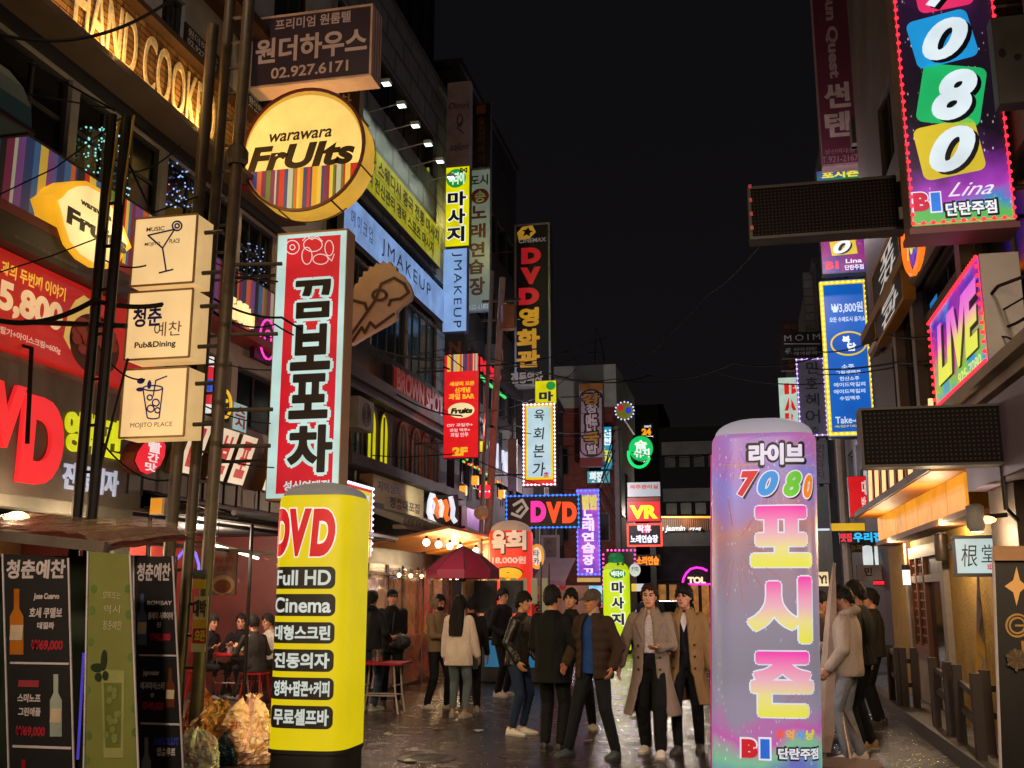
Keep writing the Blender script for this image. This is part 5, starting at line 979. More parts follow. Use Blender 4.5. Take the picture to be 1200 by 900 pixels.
S = Sign('vertical_sign', 'unlit grey hair salon sign with black letters and violet bulb edge', (935, 419, 968, 512), Y=31, t=.25, face=surf('#6c666c', .6), body=surf('#4a464c', .5)); S.text(INK, [('민', (945, 424, 958, 438)), ('호', (944, 442, 958, 456)), ('헤', (944, 461, 960, 476)), ('어', (944, 480, 961, 496)), ('2층', (945, 500, 960, 510))], bold=.01); S.bulbs(lit('#c8a8ff', 1.9, var=0), edge(.02), .14, .03, lift=.03, name='bulb_chain')
S = Sign('vertical_sign', 'pale green lit sign with red stencil BAR letters', (913, 442, 938, 499), Y=35, t=.2, face=lit('#b8d0c0', .85), body=DGREY); S.text(lit('#d82018', .9), [('B', (919, 449, 933, 462)), ('A', (919, 466, 933, 481)), ('R', (920, 484, 933, 495))], bold=.07); S.strokes(lit('#b8d0c0', .85), [[(926, 447), (926, 497)]], .07, lift=.012, name='stencil_gap')
S = Sign('vertical_sign', 'grey unlit sign with dark red vertical letters under the hair salon sign', (950, 516, 971, 567), Y=30.5, t=.2, face=surf('#55504f', .6), body=DGREY); S.text(surf('#4a1a1c', .6), column('민신잔치', 955, 520, 966, 562), bold=.02)
S = Sign('vertical_sign', 'grey unlit sign with faint green letters, lowest of the stack under the hair salon', (951, 570, 971, 622), Y=30.5, t=.2, face=surf('#4a4848', .6), body=DGREY); S.text(surf('#4a5a30', .6), column('청송당', 956, 576, 967, 612), bold=.02); S.rect(lit('#d0e0e8', .8), (.02, .95, .98, 1.0), name='white_edge')
S = Sign('billboard', 'plain pale grey billboard back behind the blue menu sign', (943, 318, 970, 415), Y=34.5, t=.2, face=surf('#7a7672', .6), body=DGREY); m = MB(); [rect(S, None, None, (.02, i/10-.004, .98, i/10+.004), .004, 0, mb=m) for i in range(1, 10)]; m.build('seam', DGREY, S.root)
S = Sign('vertical_sign', 'bright red lit panel behind the slatted board', (995, 558, 1016, 606), Y=21, t=.2, face=lit('#d8121c', .9), body=BLACK); S.text(lit('#f0e0d8', .9), column('대박', 1010, 562, 1015, 600))
S = Sign('wall_sign', 'cyan neon letters on dark under the red lit panel', (984, 623, 1035, 636), Y=21.5, t=.12, face=surf('#101014', .5), body=BLACK); S.text(lit('#30b8f0', 1.1, var=0), [('우리집', (1000, 624, 1034, 635))], bold=.05); S.text(lit('#e83048', 1, var=0), [('맛집', (985, 625, 998, 635))], bold=.05, name='red_letters')
S = Sign('wall_sign', 'yellow lit strip above the cyan neon letters', (974, 613, 1014, 622), Y=21.7, t=.1, face=lit('#e0b020', .85), body=BLACK)
S = Sign('wall_sign', 'white sign with bold black letters behind the hooded man', (1004, 662, 1046, 681), Y=24, t=.15, face=surf('#9a9694', .6), body=DGREY); S.text(INK, [('민', (1013, 665, 1022, 675)), ('속', (1032, 665, 1042, 678))], bold=.03); 
t = thing('red_tube', 'short red neon tube behind the hooded man', 'neon sign', tuple(at(1034, 683, Y=23.8))); MB().tube([at(1024, 683, Y=23.8), at(1044, 683, Y=23.8)], .04, 6).build('tube', lit('#ff2030', 1.5, var=0), t); MB().bar(at(1024, 683, Y=23.9), at(1044, 683, Y=23.9), .08, .12).build('holder', BLACK, t)
for i, x in enumerate((1017, 1031, 1042)):
    p = at(x, 653, Y=24.5); t = thing('white_lantern', 'white cylinder lantern hanging in the row above the white sign behind the hooded man', 'lantern', tuple(p), 'white lanterns in a row'); MB().lathe([(.03, -.26), (.1, -.24), (.11, 0), (.1, .24), (.03, .26)], tuple(p), 12).build('shade', lit('#d0d8d8', .9), t, smooth=True); MB().tube([p+Vector((0, 0, .26)), p+Vector((0, 0, .55))], .01, 4).build('cord', BLACK, t)
t = thing('letter_board', 'dim brown board with gold letters above the white lanterns', 'sign', tuple(at(1020, 641, Y=24.6))); F0 = Frame((0, 24.55, 0), (1, 0, 0), (0, -1, 0)); rect(F0, t, surf('#17120e', .6), (990, 636, 1050, 647), -.1, .095, 'board'); text(F0, t, surf('#8a6a28', .5), [('슈퍼 스타', (995, 638, 1032, 645))], bold=.04)
S = Sign('light_box', 'small bright pictured light box on the far right pavement behind the leaning parasol', (957, 670, 971, 687), Y=24, t=.2, face=lit('#e8d0a0', 1), body=BLACK); S.text(surf('#3a2a1a', .6), [('Y!', (959, 674, 969, 684))], bold=.05)
# facade things
S = Sign('live_sign', 'tilted rainbow LIVE box sign with red bulb edge on the right facade', (1089, 377, 1147, 300, 488), X=2.25, t=.33, face=party('live_wall_print', [(0, '#2aa0e0'), (.2, '#8ad040'), (.45, '#d030a0'), (.7, '#4a30c0'), (1, '#30a0f0')], .75, 0, 1.2, 3.2, .6, 4), body=surf('#a8a29c', .5, var=.15))
S.text(surf('#15102a', .5), [('LIVE', (.14, .2, .96, .82))], bold=.08, shear=.2, lift=.006, name='letter_shadow'); S.text(coordramp('live_letters', 'Z', 0.1, 1.0, [(0, '#e0f040'), (.4, '#e8e060'), (.6, '#f080d0'), (1, '#d040e0')], .95, 'LINEAR'), [('LIVE', (.12, .16, .94, .8))], bold=.05, shear=.2, lift=.012); S.text(lit('#e0f060', 1), [('925-7080', (.5, .86, .9, .97))], name='phone_number'); S.bulbs(lit('#ff2a3a', 2, var=0), edge(.015), .085, .02, lift=.02, name='bulb_chain')
S = Sign('framed_board', 'yellow framed board of white calligraphy on the upper right facade', (1022, 326, 1052, 250, 418), X=2.35, t=.15, face=surf('#1d1716', .6), body=surf('#a8741c', .5), rim=.06, rimmat=surf('#a8741c', .5)); S.text(lit('#c8c0b8', .8), column('포차별관', .25, .05, .85, .95), bold=.02, shear=.2)
t = thing('neon_oval', 'orange and violet neon oval above the ledge on the right facade', 'neon sign', tuple(at(1070, 285, X=2.2))); F0 = Frame((2.15, 0, 0), (0, -1, 0), (-1, 0, 0)); c0 = F0.uv(1070, 272); m = MB(); m.tube([F0.P(c0[0]+.62*math.cos(a*.3), c0[1]+.46*math.sin(a*.3)) for a in range(22)], .04, 6); m.build('orange_tube', lit('#ff6a18', 1.5, var=0), t)
poly(F0, t, lit('#4a2ac0', .7), [(c0[0]+.57*math.cos(a*.3), c0[1]+.41*math.sin(a*.3)) for a in range(21)], -.05, .02, 'violet_panel', ab=True); text(F0, t, lit('#e8e840', 1), [('7080', (1062, 262, 1079, 296))], lift=.01); m = MB().tube([(2.2, -c0[0]-.2, c0[1]), (2.6, -c0[0]-.2, c0[1])], .03, 6); m.build('bracket', BLKSTEEL, t)
S = Sign('window_poster', 'small blue window poster on the right facade left of the LIVE sign', (1087, 358, 1098, 345, 385), X=2.7, t=.02, face=lit('#1f7ac8', .8), body=DGREY); S.text(lit('#e8f0f8', 1), [('노래', (.1, .4, .9, .8))])
S = Sign('light_box', 'white Chinese brush-letter light box on the plaster restaurant, beside the black banner', (1120, 631, 1170, 672), Y=10.6, t=.14, face=lit('#b8d4da', .72, .2), body=surf('#1d1c1e', .5)); S.text(INK, [('根', (1126, 638, 1145, 664)), ('堂', (1149, 638, 1168, 659))], bold=.0, shear=.15); S.text(lit('#c02028', .7), [('印', (1157, 661, 1163, 668))], bold=.04, name='seal'); MB().box(S.O.x-.01, S.O.x+S.w+.4, S.O.y-.02, S.O.y+.15, S.O.z+S.h, S.O.z+S.h+.03).build('top_rail', BLACK, S.root); MB().box(S.O.x-.01, S.O.x+S.w+.01, S.O.y-.02, S.O.y+.15, S.O.z-.03, S.O.z).build('lower_rail', BLACK, S.root)
# orange curved box top right, orange panel
t = thing('orange_fascia', 'orange and rust fascia behind the top right number sign', 'fascia', (2.3, 12.8, 7)); MB().box(2.3, 2.6, 11, 13.2, 6.5, 9.5).build('panel', surf('#8a4a1c', .5, 0, .3, 2), t); MB().box(2.28, 2.299, 11, 13.2, 6.5, 6.7).build('trim', surf('#b06a2a', .5), t)
S = Sign('steel_plate', 'grey bolted steel plate sign back at the upper right edge', (1166, 17, 1222, 120), Y=8.6, t=.15, face=surf('#4a4846', .5, .3), body=DGREY); S.ell(surf('#17130f', .5), (1170, 57, 1179, 68)); S.ell(surf('#17130f', .5), (1188, 63, 1197, 71))
# AC units and bits on the right tower
for i, (x, y, Y) in enumerate(((1028, 20, 19), (1022, 60, 20), (1016, 150, 20.5), (1040, -40, 21.5))):
    p = at(x, y, Y=Y); t = thing('air_conditioner', ('topmost', 'second', 'third', 'lowest')[i]+' weathered outdoor air conditioner on the brown tower corner', 'air conditioner', tuple(p), 'outdoor air conditioners'); MB().box(p.x-.3, p.x+.45, p.y, p.y+.35, p.z-.3, p.z+.3).build('casing', surf('#4a4038', .6, 0, .3, 3), t)
    m = MB(); [m.tube([(p.x+.08+r_*math.cos(a*.4), p.y-.012, p.z+r_*math.sin(a*.4)) for a in range(17)], .008, 4) for r_ in (.08, .15, .22)]; m.build('fan_grille', DARK, t); MB().bar((p.x-.3, p.y+.2, p.z-.32), (p.x+.5, p.y+.2, p.z-.32), .05).build('bracket', BLKSTEEL, t)
m = MB()
t = thing('wall_pipes', 'bundle of rusty pipes running up the brown tower corner', 'pipes', (2.9, 18.5, 4))
for i in range(4): m.tube([(2.95+i*.1, 18.6, 3.2), (2.93+i*.1, 18.62, 13.5)], .04, 6)
m.build('pipe', surf('#6a5244', .6, .2), t)
# ============================================================ inflatable pillar signs
def pillar(name, label, px, py, ytop, wpx, matf, capm, basem, cap=.12, base_h=.0, lean=0):
    "round air pillar standing at photo pixel (px, py); its print wraps round a drum"
    c = at(px, py, Z=0); d = (c-Vector((0, 0, CAMZ))).dot(f_); R = wpx/2/FPX*d*.985; H = at(px, ytop, Y=c.y).z
    t = thing(name, label, 'inflatable sign', tuple(c)); D = Drum(c, R, 4.2, lean); D.root = t; D.H = H
    rr = .1; Q = lambda pr: MB().loft([D.ring(z, r/R) for r, z in pr])
    prof = [(R, base_h), (R, H-rr-cap)]+[(R-rr*(1-math.cos(a*math.pi/10)), H-rr-cap+rr*math.sin(a*math.pi/10)) for a in range(1, 3)]
    Q(prof).build('body', matf(R, H), t, smooth=True)
    rt, zt = prof[-1]
    Q([(rt, zt)]+[(rt*math.cos(a*math.pi/16)*.985, zt+.004+(H-zt)*math.sin(a*math.pi/16)) for a in range(0, 8)]).build('cap', capm, t, smooth=True)
    if base_h: Q([(R*.93, 0), (R*.97, .05), (R*.97, base_h-.03), (R*1.02, base_h-.025), (R*1.02, base_h+.01)]).build('base', basem, t, smooth=True)
    else: Q([(R*1.04, 0), (R*1.04, .06), (R*1.01, .09)]).build('base', basem, t, smooth=True)
    return D
D = pillar('inflatable_pillar', 'yellow inflatable DVD pillar with black text labels on a black drum base', 370, 917, 567, 97, lambda R, H: lit('#e2cc05', .74, .28, .5, .08), lit('#9a9892', .28), surf('#14130f', .5), .1, .32)
dv = [('D', (325, 596, 340, 652)), ('V', (339, 596, 365, 652)), ('D', (364, 596, 393, 652))]
D_t = lambda mat, it, **k: text(D, D.root, mat, it, **k)
D_t(lit('#e8e4d8', .85), dv, bold=.1, shear=.12, lift=.005, grow=.012, name='letter_outline'); D_t(lit('#c8141c', .8), dv, bold=.06, shear=.12, lift=.009, name='red_letters')
rows = [('Full HD', 664, 690, 323, 386), ('Cinema', 696, 722, 321, 386), ('대형스크린', 729, 754, 320, 385), ('진동의자', 761, 787, 319.5, 384), ('영화+팝콘+커피', 794, 820, 319, 384), ('무료셀프바', 827, 854, 318.5, 383)]
m = MB(); it = []
for tx, y0, y1, x0, x1 in rows: rect(D, None, None, (x0-.5, y0, x1+7, y1), lift=.004, mb=m, rad=.28); it.append((tx, (x0+3, y0+4, x1+2, y1-4), .024 if tx[0] in 'FC' else .04))
m.build('text_label', surf('#26241c', .5), D.root); D_t(lit('#c4cec8', .8), it, bold=.045, lift=.008)
LP = lambda R, H: party('live_pillar_print', [(0, '#5a62a8'), (.06, '#6aa884'), (.12, '#a8509a'), (.17, '#7f788e'), (.3, '#72707f'), (.46, '#7b7388'), (.58, '#836a7c'), (.66, '#9c6c6c'), (.74, '#86689c'), (.83, '#7470b4'), (.9, '#94609e'), (1, '#a85480')], 1.0, 0, H, 1.6, .6, 2, .07)
D = pillar('inflatable_pillar', 'tall mauve firework print inflatable pillar with pink to yellow Korean letters', 898, 912, 492, 126, LP, lit('#b4b1c0', .5), surf('#1b181a', .5), .16, lean=.038)
def grad(z1, z0): return coordramp('letter_gradient', 'Z', z0, z1, [(0, '#d6d84a'), (.3, '#d8d08a'), (.55, '#d8a8b8'), (1, '#e03fa8')], .85, 'LINEAR')
for ch, bx in (('포', (882, 595, 948, 662)), ('시', (878, 678, 949, 751)), ('즌', (882, 766, 951, 838))):
    a0, b0, a1, b1 = fbox(D, bx)
    D_t(lit('#c8d4e4', .9), [(ch, bx)], bold=.092, lift=.004, name='letter_outline'); D_t(grad(b1, b0), [(ch, bx)], bold=.066, lift=.009, name='big_letter')
D_t(surf('#1c1626', .5), [('라이브', (878, 520, 941, 544))], bold=.12, grow=.016, lift=.004, name='letter_outline'); D_t(lit('#d0cce0', .9), [('라이브', (878, 520, 941, 544))], bold=.06, lift=.009)
for ch, hx, bx in (('7', '#c01824', (864, 552, 889, 582)), ('0', '#1f8ad8', (888, 552, 912, 581)), ('8', '#5ab82a', (918, 552, 939, 582)), ('0', '#d87a20', (941, 556, 951, 584))):
    D_t(surf('#231a2a', .5), [(ch, (bx[0]+2, bx[1]+2, bx[2]+2, bx[3]+3))], bold=.1, shear=.3, lift=.004, name='number_shadow'); D_t(lit('#d8d4e4', .9), [(ch, bx)], bold=.1, shear=.3, lift=.007, grow=.012, name='number_outline'); D_t(lit(hx, .9), [(ch, bx)], bold=.06, shear=.3, lift=.011, name='number')
D_t(lit('#d8d4e4', .9), [('B', (869, 866, 888, 888)), ('1', (891, 866, 902, 889))], bold=.12, grow=.016, lift=.004, name='letter_outline'); D_t(lit('#c01824', .85), [('B', (869, 866, 888, 888))], bold=.08, lift=.009, name='lettering'); D_t(lit('#1f62c8', .85), [('1', (891, 866, 902, 889))], bold=.08, lift=.009, name='lettering')
D_t(surf('#14121c', .5), [('단란주점', (912, 877, 958, 890))], bold=.1, grow=.01, lift=.004, name='letter_outline'); D_t(lit('#d0d0dc', .85), [('단란주점', (912, 877, 958, 890))], bold=.04, lift=.009); 
for ch, hx, x in (('추', '#e0502a', 914), ('억', '#e09a3a', 926), ('사', '#3a9ad8', 938), ('냥', '#c0c83a', 949)): D_t(lit(hx, .85), [(ch, (x-5, 855, x+5, 867))], bold=.04, shear=.15, lift=.006, name='small_letters')
m = MB(); c = D.c; m.tube([(c.x-D.R*1.004+.004, c.y-.1, .1), (c.x-D.R*1.004+.038*(D.H-.35), c.y-.1, D.H-.35)], .012, 6); m.build('seam_piping', lit('#d02a8a', .5), D.root)
# firework rays printed on it
rn = random.Random(8)
for (cx, cy, rad, hx) in ((905, 545, 60, '#c8a070'), (862, 640, 70, '#c0603a'), (955, 800, 60, '#b8688a'), (862, 520, 55, '#a060c8')):
    ln = []
    for i in range(34):
        a = rn.uniform(0, 6.28); r1 = rad*rn.uniform(.15, .4); r2 = rad*rn.uniform(.6, 1)
        p = [(cx+r1*math.cos(a), cy+r1*math.sin(a)), (cx+r2*math.cos(a), cy+r2*math.sin(a)+3)]
        if all(838 < x < 957 and 505 < y < 890 for x, y in p): ln.append(p)
    strokes(D, D.root, lit(hx, .6, var=0), ln, .004, lift=.002, name='firework_rays')
D = pillar('inflatable_pillar', 'orange red inflatable raw beef pillar with a big yellow 9 behind the young men', 599, 789, 610, 49, lambda R, H: lit('#e8301c', .9, .45, .5, .1), lit('#c9a58a', .4), surf('#241a16', .5), .2)
it = [('육', (577, 622, 592, 648)), ('회', (593, 622, 616, 644))]; D_t(surf('#5a3018', .6), [(c, (b[0]+1, b[1]+1, b[2]+1, b[3]+1)) for c, b in it], bold=.1, lift=.004, name='letter_shadow'); D_t(lit('#e2b89a', .85), it, bold=.06, lift=.01); D_t(lit('#e2b8a0', .8), [('18,000원', (577, 652, 616, 661))], bold=.04, lift=.006, name='price'); D_t(surf('#1a120c', .6), [('9', (580, 665, 612, 684))], bold=.12, grow=.025, lift=.004, name='number_outline'); D_t(lit('#e0a80c', .95), [('9', (580, 665, 612, 684))], bold=.08, lift=.01, name='number')
D = pillar('inflatable_pillar', 'lime green inflatable massage pillar with a green bottle cap top', 724, 765, 658, 31, lambda R, H: lit('#c4e010', .92, .45, .5, .1), lit('#b8d412', .8), surf('#2a2a20', .5), .2)
MB().lathe([(D.R*.55, D.H-.1), (D.R*.62, D.H-.02), (D.R*.55, D.H+.06), (D.R*.62, D.H+.12), (D.R*.5, D.H+.2), (D.R*.45, D.H+.24)], tuple(D.c), 24).build('bottle_cap', lit('#1a7a3c', .6), D.root, smooth=True)
ell(D, D.root, lit('#0e7a3a', .8), (714, 667, 733, 678), .004); D_t(lit('#e0ffe0', .9), [('넥타이', (716, 669, 731, 676))], bold=.05, lift=.01, name='green_patch_letters'); it = [('마', (717, 682, 731, 695)), ('사', (717, 700, 731, 713)), ('지', (717, 719, 731, 732))]; D_t(lit('#e8f4d0', .95), it, bold=.12, grow=.02, lift=.004, name='letter_outline'); D_t(surf('#14204a', .5), it, bold=.05, lift=.01); D_t(INK, [('▶◀', (723, 659, 731, 663))], lift=.006, name='bow_tie')
# ============================================================ masts and poles on the left
def pole_px(m, x0, y0, x1, y1, Y0, Y1, r): m.tube([at(x0, y0, Y=Y0), at(x1, y1, Y=Y1)], r, 10)
def upright(x, y, Y, dx, r, ztop, m, z0=0):
    p = at(x, y, Y=Y); m.tube([(p.x+dx*(z0-p.z), p.y, z0), (p.x, p.y, p.z), (p.x+dx*(ztop-p.z), p.y, ztop)], r, 12); return p
t = thing('lattice_mast', 'black twin tube lattice mast left of the cream light boxes', 'mast', tuple(at(98, 880, Y=9.2)*1)); m = MB(); a = at(90, 610, Y=9.2); b = at(107, 615, Y=9.2)
a2 = at(132, 135, Y=9.2); b2 = at(149, 137, Y=9.2)
def ext(p, q, z): k = (z-p.z)/(q.z-p.z); return p.lerp(q, k)
m.tube([ext(a, a2, 0), a2], .055, 10).build('tube', BLKSTEEL, t); m = MB(); m.tube([ext(b, b2, 0), b2], .055, 10).build('tube', BLKSTEEL, t); m = MB()
for i in range(14): z = .5+i*.48; MB().bar(ext(a, a2, z), ext(b, b2, z), .03).build('rung', BLKSTEEL, t) if z < a2.z else 0
m = MB(); m.tube([at(0, 376, Y=9.2), at(148, 382, Y=9.2)], .03, 8).tube([at(38, 408, Y=9.2), at(0, 398, Y=9.2)], .02, 6).tube([at(37, 408, Y=9.2), at(32, 520, Y=9.2)], .025, 6).tube([at(100, 625, Y=9.2)+Vector((0, 0, .1)), at(150, 420, Y=9.2)], .015, 6); m.build('brace', BLKSTEEL, t)
m = MB(); m.tube([a2+Vector((.1, -.02, -.1)), a2+Vector((-.0, -.02, -1.9))], .012, 5).tube([b2+Vector((.1, -.02, 0)), b2+Vector((-.03, -.02, -1.9))], .012, 5); m.build('cable', surf('#9a7a30', .5), t)
PT = surf('#463b2f', .5, .35, .35, 5)
t = thing('sign_pole', 'tall brown steel pole carrying the cream light boxes, left one of the pair', 'pole', tuple(at(205, 880, Y=10.4))); m = MB(); a = at(199, 640, Y=10.35); b = at(250, 30, Y=10.35); m.tube([ext(a, b, 0), b], .068, 12); m.build('tube', PT, t, smooth=True)
t = thing('ladder_pole', 'brown twin pole joined by ladder rungs, right of the cream light boxes', 'pole', tuple(at(230, 870, Y=10.6))); a = at(216, 720, Y=10.6); b = at(270, 0, Y=10.6); c = at(237, 740, Y=10.6); d = at(292, 0, Y=10.6)
MB().tube([ext(a, b, 0), ext(a, b, 9.8)], .064, 12).build('tube', PT, t, smooth=True); MB().tube([ext(c, d, 0), ext(c, d, 9.8)], .072, 12).build('tube', surf('#54483a', .5, .3, .35, 5), t, smooth=True); m = MB()
for i in range(26): z = .9+i*.34; MB().bar(ext(a, b, z), ext(c, d, z), .028).build('rung', PT, t)
for z in (5.5, 4.65, 3.76, 3.34): p = ext(c, d, z); MB().tube([p, p+Vector((.62, .1, 0))], .024, 8).build('cross_arm', PT, t); p = ext(c, d, 6.75); MB().lathe([(.1, 0), (.13, .05), (.13, .18), (.09, .24)], tuple(p), 12).build('clamp', surf('#7a6a5c', .5, .3), t); 
t = thing('flyer', 'red and yellow paper flyers taped round the brown ladder pole', 'flyer', tuple(at(233, 720, Y=10.45))); F0 = Frame((0, 10.46, 0), (1, 0, 0), (0, -1, 0)); rect(F0, t, surf('#a89a8c', .7), (226, 699, 243, 764), 0, .01, 'paper'); rect(F0, t, surf('#8a1a1c', .6), (226.5, 736, 242.5, 754), .013, 0, 'red_block'); rect(F0, t, surf('#a8801c', .6), (226.5, 726, 242.5, 735), .013, 0, 'yellow_block'); text(F0, t, surf('#2a1a16', .6), [('대박', (227, 703, 242, 723))], lift=.013, bold=.04); text(F0, t, surf('#b0a030', .6), [('오픈', (229, 739, 241, 751))], lift=.017, bold=.05, name='lettering'); rect(F0, t, surf('#b8961c', .6), (228, 679, 241, 690), 0, .012, 'yellow_tag'); rect(F0, t, surf('#3a3a38', .5), (227, 668, 242, 678), .002, .015, 'strap')
t = thing('utility_pole', 'pale concrete utility pole in front of the dark narrow building', 'pole', tuple(at(578, 790, Y=24.5))); a = at(571, 640, Y=24.5); b = at(590, 310, Y=24.5); MB().tube([ext(a, b, 0), ext(a, b, 9.6)], [.11, .08], 12).build('shaft', surf('#8d7f70', .7, 0, .3, 4), t, smooth=True); m = MB(); p = ext(a, b, 9.0); [MB().bar(p+Vector((-.5, 0, k)), p+Vector((.5, 0, k)), .06).build('cross_arm', STEEL, t) for k in (0, -.5)]
p = ext(a, b, 8.2); MB().lathe([(.16, 0), (.2, .05), (.2, .6), (.14, .66)], (p.x+.25, p.y-.1, p.z), 12).build('transformer', surf('#8a5a30', .5), t)
t = thing('thin_pole', 'thin steel pole with a frosted round globe in front of the dark building', 'lamp post', tuple(at(566, 795, Y=23))); a = at(563, 640, Y=23); b = at(577, 312, Y=23); MB().tube([ext(a, b, 0), ext(a, b, 9.3)], .05, 8).build('shaft', surf('#7d7670', .4, .4), t); p = at(564, 601, Y=22.8); MB().ball(p, .17, 16, 10).build('globe', surf('#b09a84', .35), t, smooth=True)
t = thing('thin_pole', 'second thin steel pole right of the concrete utility pole', 'pole', tuple(at(601, 790, Y=27))); p = at(602, 490, Y=27); MB().tube([(p.x, p.y, 0), (p.x, p.y, p.z)], .06, 8).build('shaft', surf('#6d645c', .5, .3), t); MB().box(p.x-.12, p.x+.12, p.y-.2, p.y-.06, p.z-2, p.z-.6).build('meter_box', surf('#8a8078', .5), t)
t = thing('far_pole', 'dark pole with tangled cables left of the green round sign', 'pole', tuple(at(721, 740, Y=40))); p = at(722, 500, Y=40); MB().tube([(p.x, p.y, 0), (p.x, p.y, p.z)], .13, 8).build('shaft', surf('#4a4644', .6), t); m = MB()
for i in range(4): m.tube([(p.x-.05, p.y-.14, 8-i*.4), (p.x-.5-.1*i, p.y-.14, 6.4-i*.3), (p.x-.1, p.y-.14, 5.2-i*.3)], .025, 5)
m.build('cable_loop', BLACK, t)
t = thing('thin_pole', 'pale thin pole beside the blue menu sign', 'pole', tuple(at(984, 800, Y=22))); p = at(984, 515, Y=22); MB().tube([(p.x, p.y, 0.15), (p.x, p.y, p.z)], .09, 8).build('shaft', surf('#9a9a9c', .5, .3), t)
# cables overhead
ci = [0]
def wire(label, pts, r=.012, sag=.0, n=14):
    "pts: (px, py, Y) photo pixel and distance"
    P_ = [at(x, y, Y=Y) for x, y, Y in pts]; out = []
    for a, b in zip(P_, P_[1:]):
        for i in range(n): k = i/n; out.append(a.lerp(b, k)-Vector((0, 0, sag*4*k*(1-k))))
    out.append(P_[-1]); t = MB().tube(out, r, 5).build('overhead_cable', surf('#0b0a0a', .85, spec=.2), None); tag(t, label, 'cable', 'overhead cables')
wire('thick cable sagging across the top left corner over the HAND COOKED band', [(-20, 35, 8.0), (200, 0, 10.3)], .02, .3)
wire('pale cable slanting down from the left edge to the top of the black mast', [(-10, 48, 8.2), (135, 130, 9.2)], .012)
wire('second pale cable running from the left edge to the mast top', [(-10, 103, 8.4), (135, 128, 9.2)], .01)
wire('thin cable from the mast top down left across the striped band', [(127, 150, 9.2), (66, 196, 8.6), (-5, 230, 8.3)], .008)
wire('cable from the mast down to the top cream cube', [(140, 168, 9.2), (178, 250, 9.7)], .014)
wire('cable from the brown poles down to the top cream cube', [(178, 250, 9.7), (232, 230, 10.3)], .01)
wire('heavy black cable across the red food banner', [(-10, 374, 8.4), (110, 352, 9.1), (235, 342, 10.4)], .028, .12)
wire('thin cable across the number of the red food banner', [(-10, 322, 8.4), (60, 300, 8.8), (112, 280, 9.1)], .008)
wire('cable from the brown poles sagging past the tall red sign to the stone block', [(235, 340, 10.6), (330, 372, 12.3), (420, 402, 15), (520, 422, 24)], .016, .1)
wire('second cable beside it in front of the tall red sign', [(235, 352, 10.6), (322, 380, 12.3), (410, 397, 15), (520, 418, 24)], .012, .15)
wire('taut cable from the brown poles to the upper edge of the tall red sign', [(274, 325, 10.7), (325, 330, 12.6)], .014)
wire('diagonal guy wire from the clamp to the tall red sign', [(276, 332, 10.7), (322, 312, 12.6)], .008)
wire('long cable from the stone block past the red 2F banner to the white bulb sign', [(450, 452, 20), (540, 487, 22.2), (600, 498, 26), (700, 505, 40)], .018, .15)
wire('cable at pub ledge height to the thin poles', [(400, 531, 19), (470, 536, 21), (565, 530, 23)], .012)
wire('upper black cable crossing from the tower sign into the dark sky', [(520, 430, 22), (640, 437, 29), (760, 440, 40), (860, 425, 30), (1000, 400, 24)], .022, .3)
wire('second black cable crossing the dark sky above the street end', [(600, 428, 26), (720, 444, 40), (840, 436, 36), (1010, 445, 24)], .018, .25)
wire('faint diagonal cable rising in the dark sky to the long LED board', [(745, 430, 40), (830, 345, 28), (893, 285, 16)], .010, .1)
wire('black cable from the blue menu sign across the right facade to the LIVE box', [(958, 412, 22), (1040, 392, 16), (1150, 378, 10.6), (1215, 360, 8.5)], .014, .1)
wire('second black cable across the right facade below the LIVE letters', [(950, 432, 22), (1050, 425, 16), (1180, 408, 10), (1215, 404, 8.5)], .016, .05)
wire('third black cable along the right facade under the LIVE box', [(958, 439, 22), (1060, 428, 16), (1180, 412, 10), (1215, 410, 8.5)], .012, .05)
wire('looping black cable hanging beside the LIVE box', [(1215, 318, 8.3), (1170, 335, 9.3), (1145, 365, 10), (1146, 395, 10), (1165, 425, 9.6), (1185, 465, 9)], .016)
wire('thin cable loop over the white end of the LIVE box', [(1215, 340, 8.5), (1160, 372, 10), (1150, 392, 10), (1180, 395, 9.4), (1215, 412, 8.6)], .009)
wire('black cable sagging between the green sign and the right buildings', [(740, 530, 44), (838, 532, 50), (960, 520, 40)], .016, .2)
wire('steel wire bracing over the dark singing room sign at the top', [(576, 172, 27.2), (602, 222, 29.4)], .02)
# antenna on the brick building roof, window ledge lights
t = thing('roof_antenna', 'thin lattice antenna mast on the brick building roof', 'antenna', tuple(at(703, 430, Y=44))); m = MB(); a = at(697, 425, Y=44); b = at(699, 385, Y=44); c = at(708, 425, Y=44); m.tube([a, b], .03, 5).tube([c, at(707, 412, Y=44)], .03, 5).tube([b, at(707, 412, Y=44)], .025, 5).tube([at(690, 413, Y=44), at(707, 413, Y=44)], .02, 5); m.build('rod', surf('#3a3c40', .5, .4), t)
